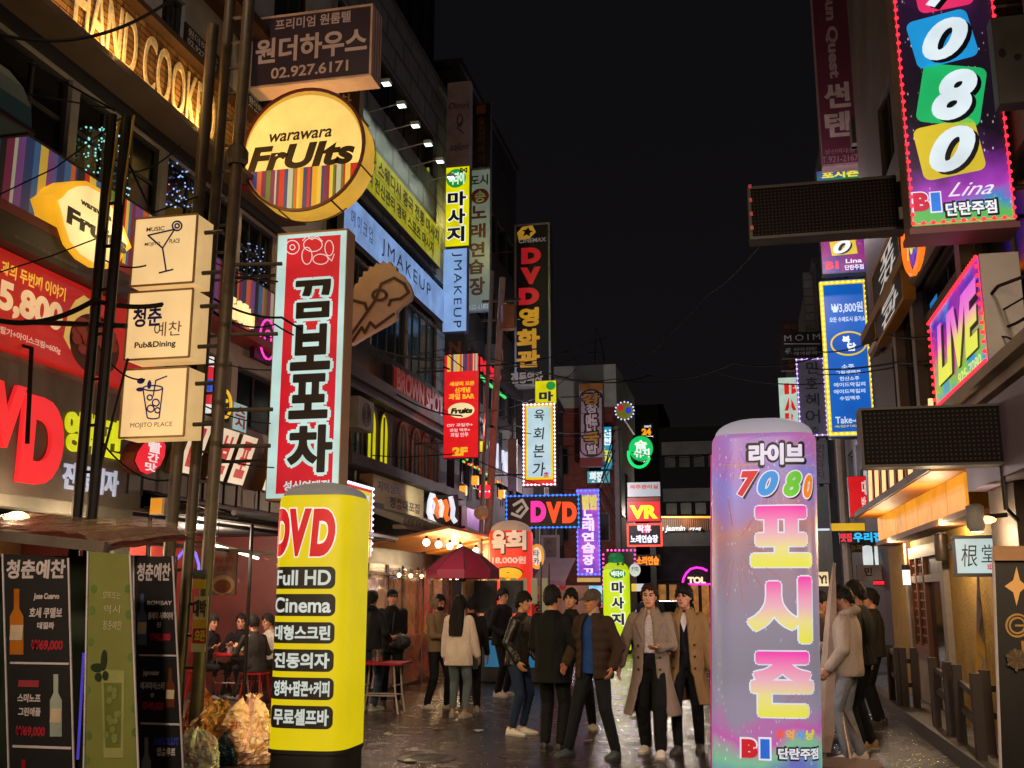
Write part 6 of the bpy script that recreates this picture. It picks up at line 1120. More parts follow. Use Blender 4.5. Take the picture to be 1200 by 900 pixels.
# ============================================================ street level, left
def xbanner(label, corners, Y, mat):
    "corners: top left, top right, lower right, lower left in photo pixels; the stand leans slightly back"
    tl, tr, br, bl = corners; t = thing('banner_stand', label, 'banner stand', tuple(Vector((at(bl[0], bl[1], Y=Y).x, Y, 0)))); F0 = Frame((0, Y, 0), (1, 0, 0), (0, -1, 0)); q = [F0.uv(*p) for p in (bl, br, tr, tl)]
    zb = .12
    def down(p, q_): k = (zb-p[1])/(q_[1]-p[1]); return (p[0]+(q_[0]-p[0])*k, zb)
    lo_l = down(q[3], q[0]); lo_r = down(q[2], q[1]); Q = [lo_l, lo_r, q[2], q[3]]
    poly(F0, t, mat, Q, -.008, .008, 'sheet', ab=True)
    m = MB(); e = [F0.P(*p, .012) for p in Q]; m.tube([e[0], e[3]], .009, 5).tube([e[1], e[2]], .009, 5); m.build('edge_trim', surf('#b8b0b8', .4), t)
    cx = (Q[0][0]+Q[1][0])/2; m = MB(); m.tube([F0.P(cx, 0.02, -.35), F0.P(cx, Q[2][1]*.55, -.05), F0.P(cx, Q[2][1], -.02)], .012, 6).tube([F0.P(Q[0][0], .01, -.05), F0.P(cx, .35, -.12)], .012, 6).tube([F0.P(Q[1][0], .01, -.05), F0.P(cx, .35, -.12)], .012, 6); m.build('stand', STEEL, t)
    F0.root = t; return F0
BK = surf('#0c090c', .6, 0, .25, 2); PALE = surf('#b9b0b0', .6); RED2 = surf('#a01c2c', .55)
def bottle(F0, x, y0, y1, w, mat, neck=.3):
    h = y1-y0; q = [(x-w/2, y1), (x+w/2, y1), (x+w/2, y0+h*.42), (x+w*.2, y0+h*.3), (x+w*.2, y0), (x-w*.2, y0), (x-w*.2, y0+h*.3), (x-w/2, y0+h*.42)]
    poly(F0, F0.root, mat, q, .006, 0, 'bottle_print'); rect(F0, F0.root, surf('#b7a58a', .6), (x-w*.46, y0+h*.55, x+w*.46, y0+h*.78), .009, 0, 'label_print')
F0 = xbanner('black drinks menu stand with white title and red prices, leftmost', ((4, 649), (81, 654), (90, 1000), (14, 1000)), 7.6, BK)
T_ = lambda mat, it, **k: text(F0, F0.root, mat, it, **k)
T_(PALE, [('청춘예찬', (8, 656, 77, 678)), ('Jose Cuervo', (40, 695, 70, 704)), ('호세 쿠엘보', (35, 712, 73, 724)), ('데낄라', (44, 729, 64, 737)), ('스미노프', (21, 813, 48, 823)), ('그린애플', (22, 829, 48, 839))], bold=.04); T_(RED2, [('₩69,000', (37, 750, 74, 763)), ('₩69,000', (19, 851, 53, 864))], bold=.05, name='price')
bottle(F0, 20, 690, 767, 16, surf('#a8641c', .3)); bottle(F0, 66, 790, 863, 14, surf('#8f9a8f', .3)); [rect(F0, F0.root, PALE, b, .005, 0, 'rule') for b in ((12, 776, 81, 778.5), (15, 874, 84, 877))]; bottle(F0, 28, 890, 960, 12, surf('#8a1a20', .3)); rect(F0, F0.root, surf('#8a2a34', .6), (22, 797, 46, 805), .006, 0, 'red_ribbon')
F0 = xbanner('olive green mojito banner stand with a tall glass print, between the black stands', ((104, 646), (153, 650), (167, 1000), (97, 1000)), 7.7, surf('#6f7434', .55, 0, .15, 2))
T_ = lambda mat, it, **k: text(F0, F0.root, mat, it, **k)
T_(surf('#b3b088', .6), [('모히또는', (121, 693, 142, 702)), ('역시', (122, 709, 141, 719)), ('청춘예찬', (121, 727, 143, 738))], bold=.0)
poly(F0, F0.root, surf('#8a8c52', .4), [(119, 784), (146, 786), (145, 888), (122, 888)], .005, 0, 'glass_print'); poly(F0, F0.root, surf('#5a6426', .5), [(122, 800), (143, 800), (142, 876), (124, 876)], .007, 0, 'drink_print'); m = MB(); rn = random.Random(3)
for i in range(16): x = rn.uniform(125, 140); y = rn.uniform(805, 872); ell(F0, None, None, (x-3.4, y-4.4, x+3.4, y+4.4), .009+.0004*i, 0, mb=m, seg=7)
m.build('ice_print', surf('#737c40', .4), F0.root); m = MB(); [ell(F0, None, None, b, .011+.001*i, 0, mb=m) for i, b in enumerate(((107, 777, 122, 787), (119, 761, 126, 786), (112, 788, 120, 798), (121, 786, 128, 797)))]; m.build('mint_leaf', surf('#1d2a10', .5), F0.root)
m = MB(); [ell(F0, None, None, (x-3.5, y-5, x+3.5, y+5), .004, 0, mb=m) for x, y in ((110, 690), (150, 690), (108, 715), (151, 720), (106, 752), (153, 770), (157, 830), (103, 808), (158, 858), (104, 862), (102, 890))]; m.build('leaf_pattern', surf('#57702c', .5), F0.root)
F0 = xbanner('black drinks menu stand with gin and vodka bottles, right of the green mojito stand', ((157, 652), (203, 652), (220, 1000), (163, 1000)), 8.4, surf('#100c0d', .5, 0, .3, 2))
T_ = lambda mat, it, **k: text(F0, F0.root, mat, it, **k)
T_(PALE, [('청춘예찬', (161, 660, 200, 681)), ('BOMBAY', (173, 704, 202, 709)), ('봄베이 사파이어', (174, 717, 203, 726)), ('진', (184, 729, 189, 735)), ('Jagermeister', (168, 785, 187, 793)), ('예거마이스터', (165, 799, 193, 808)), ('밤', (177, 812, 181, 817)), ('앱솔루트', (184, 876, 206, 886))], bold=.03); T_(RED2, [('₩45,000', (176, 742, 200, 752)), ('₩49,000', (167, 822, 192, 833))], bold=.04, name='price'); T_(surf('#2a3a9a', .5), [('ABSOLUT', (180, 864, 210, 873))], bold=.05, name='blue_letters')
bottle(F0, 167, 696, 756, 11, surf('#4a5a7a', .3)); bottle(F0, 200, 783, 829, 10, surf('#5a3018', .3)); bottle(F0, 172, 864, 930, 11, surf('#7a7a84', .3)); [rect(F0, F0.root, PALE, b, .005, 0, 'rule') for b in ((163, 767, 207, 769), (165, 847, 213, 849.5))]
# stall roof above the banners, plastic sheeted
t = thing('stall_roof', 'low stall roof covered in shiny clear sheeting over the drinks stands', 'stall roof', (-6, 8.5, 2.1)); a = at(-40, 640, Y=7.9); b = at(128, 640, Y=7.9); m = MB(); rn = random.Random(5); nx, ny = 26, 12; k = 0
def crinkle(x0, x1, y0, y1, zf, nx, ny, amp, seed):
    rn = random.Random(seed); v = []; f = []
    for j in range(ny+1):
        for i in range(nx+1):
            x = x0+(x1-x0)*i/nx; y = y0+(y1-y0)*j/ny; v.append((x, y, zf(x, y)+rn.uniform(-amp, amp)))
    for j in range(ny):
        for i in range(nx): q = j*(nx+1)+i; f.append((q, q+1, q+nx+2, q+nx+1))
    return v, f
v, fs = crinkle(a.x-.5, b.x, 7.85, 9.4, lambda x, y: 2.18+.16*(b.x-x)/2-(.07 if x > b.x-.2 else 0)+.12*(y-7.85), nx, ny, .018, 5)
def film(name, hexc, tr=.75, rough=.12):
    mt, n, bb = nt(name); bb.inputs['Base Color'].default_value = lin(hexc); bb.inputs['Roughness'].default_value = rough; bb.inputs['Alpha'].default_value = 1-tr; bb.inputs['Specular IOR Level'].default_value = .9
    tc = n.nodes.new('ShaderNodeTexCoord'); no = n.nodes.new('ShaderNodeTexNoise'); no.inputs['Scale'].default_value = 7; no.inputs['Detail'].default_value = 3; n.links.new(tc.outputs['Object'], no.inputs['Vector']); bp = n.nodes.new('ShaderNodeBump'); bp.inputs['Strength'].default_value = .6; bp.inputs['Distance'].default_value = .05; n.links.new(no.outputs['Fac'], bp.inputs['Height']); n.links.new(bp.outputs['Normal'], bb.inputs['Normal']); return mt
MB().add(v, fs).build('clear_sheet', film('clear_sheet', '#a08870', .6, .3), t); v2 = [(x, y, z-.06) for x, y, z in v]; MB().add(v2, fs).build('roof_board', surf('#5a1a10', .6, 0, .7, 5), t); MB().bar((a.x-.5, 7.82, 2.28), (b.x+.02, 7.82, 2.08), .05, .09).build('front_bar', surf('#5f5348', .6), t)
MB().box(a.x-.5, b.x-.25, 8.9, 8.95, .1, 2.05).build('back_curtain', surf('#2a3a2a', .6, 0, .5, 2), t); [MB().tube([(x, 7.9, 0), (x, 7.9, 2.1)], .025, 8).build('post', surf('#2c4a8a', .4, .2), t) for x in (b.x-.02, a.x)]
t = thing('neon_strip', 'thin violet neon strip upright between the drinks stands', 'neon sign', tuple(at(95, 800, Y=8.1))); MB().tube([at(98, 765, Y=8.1), at(91, 890, Y=8.1)], .012, 6).build('tube', lit('#5a4ad0', .6, var=0), t); MB().tube([at(98, 765, Y=8.13), at(90, 905, Y=8.13)], .016, 6).build('holder', BLACK, t)
t = thing('ceiling_lamp', 'round warm lamp glowing over the stall roof at the left edge', 'lamp', tuple(at(20, 608, Y=9.5))); MB().ball(at(20, 609, Y=9.5), (.13, .13, .09), 14, 8).build('shade', lit('#ffd89a', 4, var=0), t, smooth=True); lamp('stall_lamp', tuple(at(20, 606, Y=9.3)+Vector((.1, -.2, .1))), 20, WARM, .1)
t = thing('amber_lit_box', 'small amber light box behind the brown poles under the leaf sign', 'light box', tuple(at(184, 593, Y=11))); p = at(184, 593, Y=11); MB().box(p.x-.09, p.x+.09, 11, 11.15, p.z-.1, p.z+.1).build('casing', surf('#9a8a8a', .5), t); MB().box(p.x-.08, p.x+.07, 10.99, 10.998, p.z-.09, p.z+.09).build('face', lit('#c8820c', .8), t)
# restaurant room: posters, tube lamp, table, stools
S = Sign('menu_poster', 'brown food poster with a round pizza picture inside the vinyl fronted restaurant', (246, 645, 277, 697), Y=14.0, t=.03, face=surf('#8a6a58', .6), body=BROWN); S.ell(surf('#c8a07a', .5), (247, 674, 275, 697), lift=.004, name='dish_print'); S.ell(surf('#8a4a2a', .5), (251, 679, 271, 695), lift=.006, name='topping_print'); S.text(surf('#a82a2a', .6), [('불닭 피자', (252, 652, 274, 660)), ('맛있다', (254, 663, 272, 669))], bold=.03); MB().tube([(S.O.x+.1, S.O.y, S.O.z+S.h), (S.O.x+.1, S.O.y, 2.75)], .006, 4).build('cord', BLACK, S.root)
t = thing('tube_lamp', 'slanting white fluorescent tube at the restaurant ceiling', 'lamp', tuple(at(275, 645, Y=14.5))); MB().tube([at(247, 637, Y=13.6), at(302, 654, Y=15.2)], .025, 8).build('tube', lit('#fff0d8', 5, var=0), t); MB().bar(at(247, 635, Y=13.6), at(302, 652, Y=15.2), .05, .03).build('housing', surf('#8a8478', .5), t); lamp('tube_glow', tuple(at(276, 648, Y=14.3)+Vector((0, 0, -.1))), 22, NEUT, .15)
t = thing('neon_outline', 'violet neon house outline at the restaurant wall behind the brown poles', 'neon sign', tuple(at(222, 650, Y=12.6))); m = MB(); m.tube([at(205, 658, Y=12.6), at(218, 642, Y=12.6), at(229, 648, Y=12.6), at(233, 662, Y=12.6), at(233, 676, Y=12.6)], .018, 6); m.build('tube', lit('#7070ff', 1.4, var=0), t); MB().bar(at(205, 668, Y=12.66), at(233, 668, Y=12.66), .04).build('holder', BLACK, t)
t = thing('vinyl_front', 'clear vinyl front with thin black posts before the restaurant tables', 'screen', (-7.3, 14.5, 0)); v = []; m = MB()
for y in (11.9, 13.4, 14.75, 16.1, 17.3): MB().tube([(-7.3, y, 0.0), (-7.3, y, 2.75)], .03, 8).build('post', BLKSTEEL, t)
m = MB().bar((-7.3, 11.9, 2.32), (-7.3, 17.3, 2.32), .05); m.build('rail', BLKSTEEL, t)
rn = random.Random(6); nz = 10; ny = 36; v = [(-7.27+rn.uniform(-.02, .02), 11.95+5.3*i/ny, .1+2.2*j/nz) for j in range(nz+1) for i in range(ny+1)]; MB().add(v, [(j*(ny+1)+i, j*(ny+1)+i+1, (j+1)*(ny+1)+i+1, (j+1)*(ny+1)+i) for j in range(nz) for i in range(ny)]).build('vinyl_sheet', film('vinyl', '#b8a890', .95, .1), t, smooth=True)
t = thing('roll_awning', 'grey violet rolled awning sheet above the vinyl front', 'awning', (-6.9, 14.5, 2.85)); m = MB()
v, fs = crinkle(-7.4, -6.1, 11.8, 18.2, lambda x, y: 2.98-.22*(x+7.4), 10, 60, .012, 9); m.add(v, fs); m.add([(x, y, z-.03) for x, y, z in v], [tuple(reversed(q)) for q in fs]); m.build('canvas', surf('#4e4a5c', .45, 0, .4, 3), t); m = MB(); [m.bar((-7.4, y, 2.78), (-6.1, y, 2.62), .03) for y in (11.9, 14, 16, 18.1)]; m.build('frame', BLKSTEEL, t); MB().tube([(-6.1, 11.8, 2.68), (-6.1, 18.2, 2.68)], .035, 8).build('roller', surf('#6a6a78', .4), t)
def ftable(label, x, y, r, h, top, leg, z0=0, rect_=None):
    t = thing('folding_table', label, 'table', (x, y, z0)); m = MB()
    if rect_: m.box(x-rect_[0]/2, x+rect_[0]/2, y-rect_[1]/2, y+rect_[1]/2, z0+h-.03, z0+h)
    else: m.lathe([(r*.97, h-.03), (r, h-.025), (r, h-.004), (r*.98, h)], (x, y, z0), 28)
    m.build('tabletop', top, t); w = (rect_[0]/2 if rect_ else r)*.8; d = (rect_[1]/2 if rect_ else r)*.55
    for sx in (-1, 1):
        for sy in (-1, 1): MB().tube([(x+sx*w*.75, y+sy*d, z0+h-.03), (x+sx*w*.85, y+sy*d, z0+.3), (x+sx*w, y+sy*d, z0+.01)], .014, 6).build('leg', leg, t)
    m = MB(); [m.tube([(x-w*.86, y+sy*d, z0+.26), (x+w*.86, y+sy*d, z0+.26)], .012, 6) for sy in (-1, 1)]; [m.tube([(x+sx*w*.75, y-d, z0+h*.55), (x+sx*w*.75, y+d, z0+h*.55)], .01, 6) for sx in (-1, 1)]; m.build('brace', leg, t)
    return t
REDT = surf('#9a1420', .35, 0, .15, 3); LEGW = surf('#b8a89a', .4, .3)
c = at(446, 836, Z=0); ftable('red topped folding table with white legs beside the yellow pillar', c.x, c.y, .4, .72, REDT, LEGW, 0, (.78, .55)); TBL = c
t = thing('steel_cup', 'shiny steel chopstick can standing on the red folding table', 'can', (c.x-.05, c.y-.05, .722)); MB().lathe([(.07, 0), (.075, .01), (.075, .17), (.07, .175)], (c.x-.05, c.y-.05, .722), 18).build('can', surf('#a0968c', .2, .9), t, smooth=True)
c2 = at(280, 765, Z=.74); c2.z = .02; ftable('red round table inside the restaurant with glasses and a green bottle', c2.x, c2.y, .42, .72, REDT, LEGW, .02)
t = thing('soju_bottle', 'green drink bottle with white label on the restaurant table', 'bottle', (c2.x+.1, c2.y-.1, .742)); MB().lathe([(.035, 0), (.037, .01), (.037, .15), (.015, .2), (.014, .25), (.017, .255)], (c2.x+.1, c2.y-.1, .742), 14).build('glass', surf('#3f7a2a', .1), t, smooth=True); MB().lathe([(.0378, .05), (.0378, .12)], (c2.x+.1, c2.y-.1, .742), 14).build('label', surf('#b8c0b0', .5), t)
for i, (dx, dy) in enumerate(((-.1, -.15), (.22, .05), (-.2, .1))):
    t = thing('beer_glass', 'small clear drinking glass on the red restaurant table', 'glass', (c2.x+dx, c2.y+dy, .742), 'glasses on the restaurant table'); MB().lathe([(.028, 0), (.035, .1), (.033, .1), (.026, .01)], (c2.x+dx, c2.y+dy, .742), 12).build('cup', surf('#8a8478', .1), t, smooth=True)
def stool(label, x, y, z0=.02):
    t = thing('plastic_stool', label, 'stool', (x, y, z0)); MB().box(x-.16, x+.16, y-.16, y+.16, z0+.42, z0+.45).build('seat', surf('#a8141c', .4), t)
    for sx in (-1, 1):
        for sy in (-1, 1): MB().tube([(x+sx*.13, y+sy*.13, z0+.42), (x+sx*.18, y+sy*.18, z0+.005)], .02, 6).build('leg', surf('#a8141c', .4), t)
    return t
SEATS = [(c2.x-.58, c2.y-.12), (c2.x-.28, c2.y+.62), (c2.x+.42, c2.y+.5), (c2.x+.52, c2.y-.42)]
for i, (x, y) in enumerate(SEATS): stool(['red plastic stool under the left diner nearest the poles', 'red plastic stool under the second diner by the rear wall', 'red plastic stool under the diner in white', 'red plastic stool with splayed legs under the diner with his back to the street'][i], x, y)
# food tent with clear sheets
t = thing('food_tent', 'food tent with shiny crumpled clear sheets behind the red folding table', 'tent', (-6, 19.5, 0)); rn = random.Random(12); ny = 26; nz = 14
v = [(-6.15+rn.uniform(-.06, .06), 17.9+4.2*i/ny, .05+2.1*j/nz) for j in range(nz+1) for i in range(ny+1)]; MB().add(v, [(j*(ny+1)+i, j*(ny+1)+i+1, (j+1)*(ny+1)+i+1, (j+1)*(ny+1)+i) for j in range(nz) for i in range(ny)]).build('clear_sheet', film('tent_film', '#b09880', .55, .1), t, smooth=True)
rn = random.Random(13); v = [(-8+1.85*i/12, 17.85+rn.uniform(-.05, .05), .05+2.1*j/nz) for j in range(nz+1) for i in range(13)]; MB().add(v, [(j*13+i, j*13+i+1, (j+1)*13+i+1, (j+1)*13+i) for j in range(nz) for i in range(12)]).build('side_sheet', film('tent_film_side', '#b09880', .55, .1), t, smooth=True)
[MB().tube([(-6.15, y, 0), (-6.15, y, 2.2)], .03, 8).build('post', surf('#6a5f58', .4, .4), t) for y in (17.85, 20, 22.1)]; v, fs = crinkle(-8.2, -5.95, 17.6, 22.3, lambda x, y: 2.2-.1*(x+8), 14, 30, .015, 14); MB().add(v, fs).build('roof_sheet', surf('#34302f', .35, 0, .3, 2), t)
m = MB()
for i in range(7): m.box(-7.4, -7.2, 18.1+i*.55, 18.5+i*.55, .9, 2.0)
m.build('inner_sign', lit('#8a4a20', .4, .5, .5, .6, 4), t); MB().box(-7.6, -6.4, 18.2, 21.8, .05, .85).build('counter', surf('#6a2a20', .5, 0, .4, 3), t)
# maroon parasol and stall
c = at(541, 806, Z=0); t = thing('parasol', 'maroon market parasol over the food stall beside the orange pillar', 'parasol', tuple(c)); d = (c-Vector((0, 0, CAMZ))).dot(f_); R = 44/FPX*d; zt = at(541, 640, Y=c.y).z; zr = at(541, 668, Y=c.y-.0).z; MB().tube([(c.x, c.y, 0), (c.x, c.y, zt-.02)], .025, 8).build('pole', surf('#8a7f78', .4, .4), t)
m = MB(); n = 8; apex = (c.x, c.y, zt); rim = [(c.x+R*math.cos(2*math.pi*i/n+.3), c.y+R*math.sin(2*math.pi*i/n+.3), zr) for i in range(n)]; rings = []
mid = [(c.x+.55*R*math.cos(2*math.pi*i/n+.3), c.y+.55*R*math.sin(2*math.pi*i/n+.3), zr+(zt-zr)*.58) for i in range(n)]
low = [(x, y, z-.16) for x, y, z in rim]; V = [apex]+mid+rim+low; fs = []
for i in range(n): j = (i+1) % n; fs += [(0, 1+i, 1+j), (1+i, 9+i, 9+j, 1+j), (9+i, 17+i, 17+j, 9+j)]
m.add(V, fs).build('canopy', surf('#7c1034', .6, 0, .2, 3), t); m = MB(); [m.tube([apex, mid[i], rim[i]], .01, 4) for i in range(n)]; [m.tube([(c.x, c.y, zr-.25), mid[i]], .008, 4) for i in range(n)]; m.build('rib', STEEL, t); MB().lathe([(.22, 0), (.2, .08), (.05, .1)], tuple(c), 16).build('foot', surf('#3a3633', .7), t)
t = thing('food_stall', 'street food stall with blue lit cool boxes and black speakers under the maroon parasol', 'stall', (-4.6, 20.2, 0)); x0 = -5.3; x1 = -3.75
MB().box(x0, x1, 20, 20.9, .02, .85).build('counter', surf('#2a2826', .5), t); MB().box(x0+.3, x1, 19.8, 20.5, .85, .88).build('worktop', surf('#6a6662', .25, .8), t)
for i in range(3): MB().box(x0+.45+i*.38, x0+.8+i*.38, 20.0, 20.4, .9, 1.22).build('cool_box', lit('#2f9ad0', .45, .5), t)
for i in range(3): MB().box(x0+.45+i*.38, x0+.8+i*.38, 19.93, 19.995, .3, .8).build('blue_panel', lit('#2a86b8', .35, .5), t)
for x in (x0+.05, x0+.6): o = MB().box(x, x+.42, 20.6, 20.9, 1.3, 1.95).build('loudspeaker', surf('#3a3c3e', .6), t)
[MB().tube([(x, y, 0), (x, y, 2.3)], .02, 6).build('post', STEEL, t) for x in (x0, x1) for y in (20, 20.9)]; MB().box(x0, x0+.06, 19.9, 20.9, .9, 2.1).build('wood_panel', surf('#a0703a', .5, 0, .3, 4), t); m = MB(); rn = random.Random(3); [m.box(x0+.3+i*.22, x0+.42+i*.22, 20.92, 20.95, 1.3+rn.random()*.3, 2.0) for i in range(6)]; m.build('menu_strip', lit('#b0a878', .3), t)
t = thing('stall_awning', 'pale mauve awning over the stall right of the orange pillar', 'awning', tuple(at(645, 680, Y=30))); a = at(624, 690, Y=29.5); b = at(663, 690, Y=29.5); MB().add([(a.x, 29.5, 2.05), (b.x, 29.5, 2.05), (b.x, 31.5, 2.75), (a.x, 31.5, 2.75), (a.x, 29.5, 1.85), (b.x, 29.5, 1.85)], [(0, 1, 2, 3), (4, 5, 1, 0)]).build('canvas', surf('#8a6a68', .6), t); [MB().tube([(x, 29.5, 0), (x, 29.5, 1.95)], .03, 6).build('post', STEEL, t) for x in (a.x, b.x)]
# rubbish bags
def bag(label, px, py, r, h, mat, seed, tie=True):
    c = at(px, py, Z=0); t = thing('rubbish_bag', label, 'rubbish bag', tuple(c)); rings = []; n = 54; nz = 30; v = MB()
    for j in range(nz+1):
        u = j/nz; rad = r*max(.08, (1-max(0, (u-.3)/.7)**2.4))**.62*(.82+.2*min(1, u/.25)); ring = []
        for i in range(n):
            a = 2*math.pi*i/n; d = Vector((math.cos(a), math.sin(a), u*1.6+seed))
            k = 1+.34*noise.noise(d*1.4)+.2*noise.noise(d*3.1)-.13*abs(noise.noise(d*6.5))-.1*abs(noise.noise(d*14))
            ring.append((c.x+rad*k*math.cos(a)+.12*r*u*math.sin(seed), c.y+rad*k*.85*math.sin(a), max(.004, h*u*(1+.22*noise.noise(Vector((math.cos(a)*1.2, math.sin(a)*1.2, seed*3)))+.06*noise.noise(d*5))+.004)))
        rings.append(ring)
    v.loft(rings); v.build('bag', mat, t)
    if tie:
        m = MB(); p = Vector(rings[-2][0])
        for q in range(4): a = q*1.6+seed; m.add([p, p+Vector((.05*math.cos(a), .05*math.sin(a), .05)), p+Vector((.09*math.cos(a+.5), .09*math.sin(a+.5), .03)), p+Vector((.04*math.cos(a+.9), .04*math.sin(a+.9), -.02))], [(0, 1, 2, 3)])
        m.build('tied_end', mat, t)
    return t
def bagmat(name, cols, rough=.25, tr=0):
    m, n, b = nt(name); tc = n.nodes.new('ShaderNodeTexCoord'); vo = n.nodes.new('ShaderNodeTexNoise'); vo.inputs['Scale'].default_value = 7; vo.inputs['Detail'].default_value = 5; vo.inputs['Distortion'].default_value = 1.2; n.links.new(tc.outputs['Object'], vo.inputs['Vector']); rp = n.nodes.new('ShaderNodeValToRGB'); cr = rp.color_ramp
    cr.elements[0].position = .3; cr.elements[0].color = lin(cols[0]); cr.elements[1].position = .7; cr.elements[1].color = lin(cols[-1])
    for i, c in enumerate(cols[1:-1]): e = cr.elements.new(.3+.4*(i+1)/(len(cols)-1)); e.color = lin(c)
    n.links.new(vo.outputs['Fac'], rp.inputs['Fac']); n.links.new(rp.outputs['Color'], b.inputs['Base Color']); b.inputs['Roughness'].default_value = rough
    n2 = n.nodes.new('ShaderNodeTexNoise'); n2.inputs['Scale'].default_value = 14; n2.inputs['Detail'].default_value = 4; n.links.new(tc.outputs['Object'], n2.inputs['Vector']); bp = n.nodes.new('ShaderNodeBump'); bp.inputs['Strength'].default_value = .6; bp.inputs['Distance'].default_value = .03; n.links.new(n2.outputs['Fac'], bp.inputs['Height']); n.links.new(bp.outputs['Normal'], b.inputs['Normal']); return m
PB1 = bagmat('pink_bag', ['#a8483a', '#d89878', '#f0c8b0', '#e8b890', '#b07a50', '#f4dcc8']); PB2 = bagmat('brown_bag', ['#3a2414', '#a86a30', '#d89050', '#6a5a28', '#d8b070']); WB = bagmat('white_bag', ['#8a8a80', '#a8a8a0', '#b8b4a8', '#9a6a6a', '#a8a89c'])
bag('big see-through pink rubbish bag full of litter against the yellow pillar', 287, 893, .32, .62, PB1, 3); bag('brown stuffed rubbish bag left of the big pink one', 247, 893, .27, .56, PB2, 8); bag('whitish rubbish bag in front at the foot of the black drinks stand', 231, 912, .21, .42, WB, 5, False); bag('small dark blue rubbish bag squeezed between the brown and pink bags', 266, 896, .13, .32, bagmat('blue_bag', ['#0f1a2a', '#1f3a5a', '#2a5a70']), 9); bag('orange netted rubbish bag leaning on the brown pole', 233, 880, .19, .62, bagmat('orange_bag', ['#3a1408', '#a84a18', '#c87a40', '#5a2a10']), 12)
# ============================================================ street level, right
FW = surf('#2a1f17', .6, 0, .3, 6)
def fence(label, posts, rails, ext_=None):
    P_ = [at(x, y, Z=.15) for x, y in posts]; t = thing('wooden_fence', label, 'fence', tuple(P_[0]), 'low dark wooden fences on the kerb'); hs = .8
    for p in P_: MB().box(p.x-.045, p.x+.045, p.y-.045, p.y+.045, .15, .15+hs).build('post', FW, t)
    for z in rails:
        a = P_[0]; b = P_[1] if len(P_) > 1 else ext_; MB().bar((a.x+.03, a.y, .15+z), (b.x-.03, b.y, .15+z), .05, .06).build('rail', FW, t)
    return t
fence('low dark wooden fence section farthest up the kerb beyond the lattice door', ((1046, 821), (1055.5, 828)), (.72, .4)); fence('low dark wooden fence section by the pale door panel', ((1062, 829), (1075, 829)), (.62, .3)); fence('low dark wooden fence section in front of the glass door', ((1098.6, 853), (1116, 864)), (.66, .42)); fence('low dark wooden fence section in front of the black banner', ((1128, 871), (1151, 892)), (.62, .36)); fence('low dark wooden fence section nearest the right edge, behind the black banner', ((1162, 884), (1215, 884)), (.62, .36))
F0 = xbanner('tall black banner with gold star and a round metal disc at the right edge', ((1163, 640), (1235, 640), (1250, 890), (1172, 895)), 7.0, surf('#0d0b0a', .5, 0, .25, 2))
poly(F0, F0.root, surf('#a0764a', .5), [(1163, 640), (1235, 640), (1235, 657), (1163.5, 657)], .006, .03, 'wood_batten'); poly(F0, F0.root, lit('#c8904a', .45, .8), [(1191, 664), (1195, 680), (1203, 687), (1195, 694), (1191, 710), (1187, 694), (1177, 687), (1187, 680)], .006, 0, 'gold_star')
strokes(F0, F0.root, surf('#b08a4a', .4), [circ(1192, 733, 13, 13, 20, 340, 20), circ(1192, 733, 9, 9, 20, 340, 20), [(1190, 733), (1206, 733)]], .012, lift=.006, name='gold_letter'); F0.root; c = F0.uv(1191, 773); m = MB(); ell(F0, F0.root, surf('#8a7a68', .25, .8), (1179, 761, 1203, 784), .004, .02, 'metal_disc')
m = MB(); [put(F0, m, [(c[0], c[1]), (c[0]+.068*math.cos(a), c[1]+.068*math.sin(a)), (c[0]+.068*math.cos(a+.25), c[1]+.068*math.sin(a+.25))], [(0, 1, 2)], .027) for a in (0, .9, 1.6, 2.6, 3.5, 4.4, 5.3)]; m.build('disc_facet', surf('#c8b8a0', .2, .9), F0.root)
rect(F0, F0.root, surf('#a8743a', .5), (1197, 751, 1215, 766), .005, 0, 'tan_patch')
t = thing('hanging_banner', 'narrow white and yellow paper banner hanging on the plaster wall', 'banner', tuple(at(1149, 800, X=2.56))); F0 = Frame((0, 12.4, 0), (1, 0, 0), (0, -1, 0)); poly(F0, t, coordramp('paper_fade', 'Z', -.05, 1.5, [(0, '#b8801c'), (.35, '#c8a040'), (.5, '#b8b0b4'), (1, '#c0b8c0')], 0, 'LINEAR', .9), [(1143, 848), (1155, 848), (1155, 674), (1144.5, 674)], -.01, .01, 'sheet'); strokes(F0, t, surf('#8a8a90', .6), [[(1146, 700), (1152, 715), (1148, 740), (1153, 752)], [(1147, 765), (1153, 775), (1147, 790)]], .02, name='drawing'); MB().tube([F0.P(*F0.uv(1142, 674), .01), F0.P(*F0.uv(1157, 674), .01)], .012, 6).build('rod', DARK, t)
for (x, y, X, lb) in ((1064, 672, 2.55, 'small white wall lantern with black cap left of the lattice door'), (1103, 642, 2.5, 'black cylinder wall lamp above the glass door')):
    p = at(x, y, X=X); t = thing('wall_lamp', lb, 'wall lamp', tuple(p)); white = 'white' in lb
    if white: MB().box(p.x-.07, p.x+.07, p.y-.07, p.y+.07, p.z-.17, p.z+.05).build('shade', lit('#ffeedd', 1.6, var=0), t); MB().box(p.x-.1, p.x+.12, p.y-.1, p.y+.1, p.z+.051, p.z+.13).build('cap', BLACK, t)
    else: MB().lathe([(.07, -.16), (.08, -.14), (.08, .16), (.07, .17)], tuple(p), 14).build('shade', surf('#4a4038', .4, .5), t, smooth=True); MB().box(p.x, p.x+.14, p.y-.04, p.y+.04, p.z-.02, p.z+.04).build('bracket', BLACK, t)
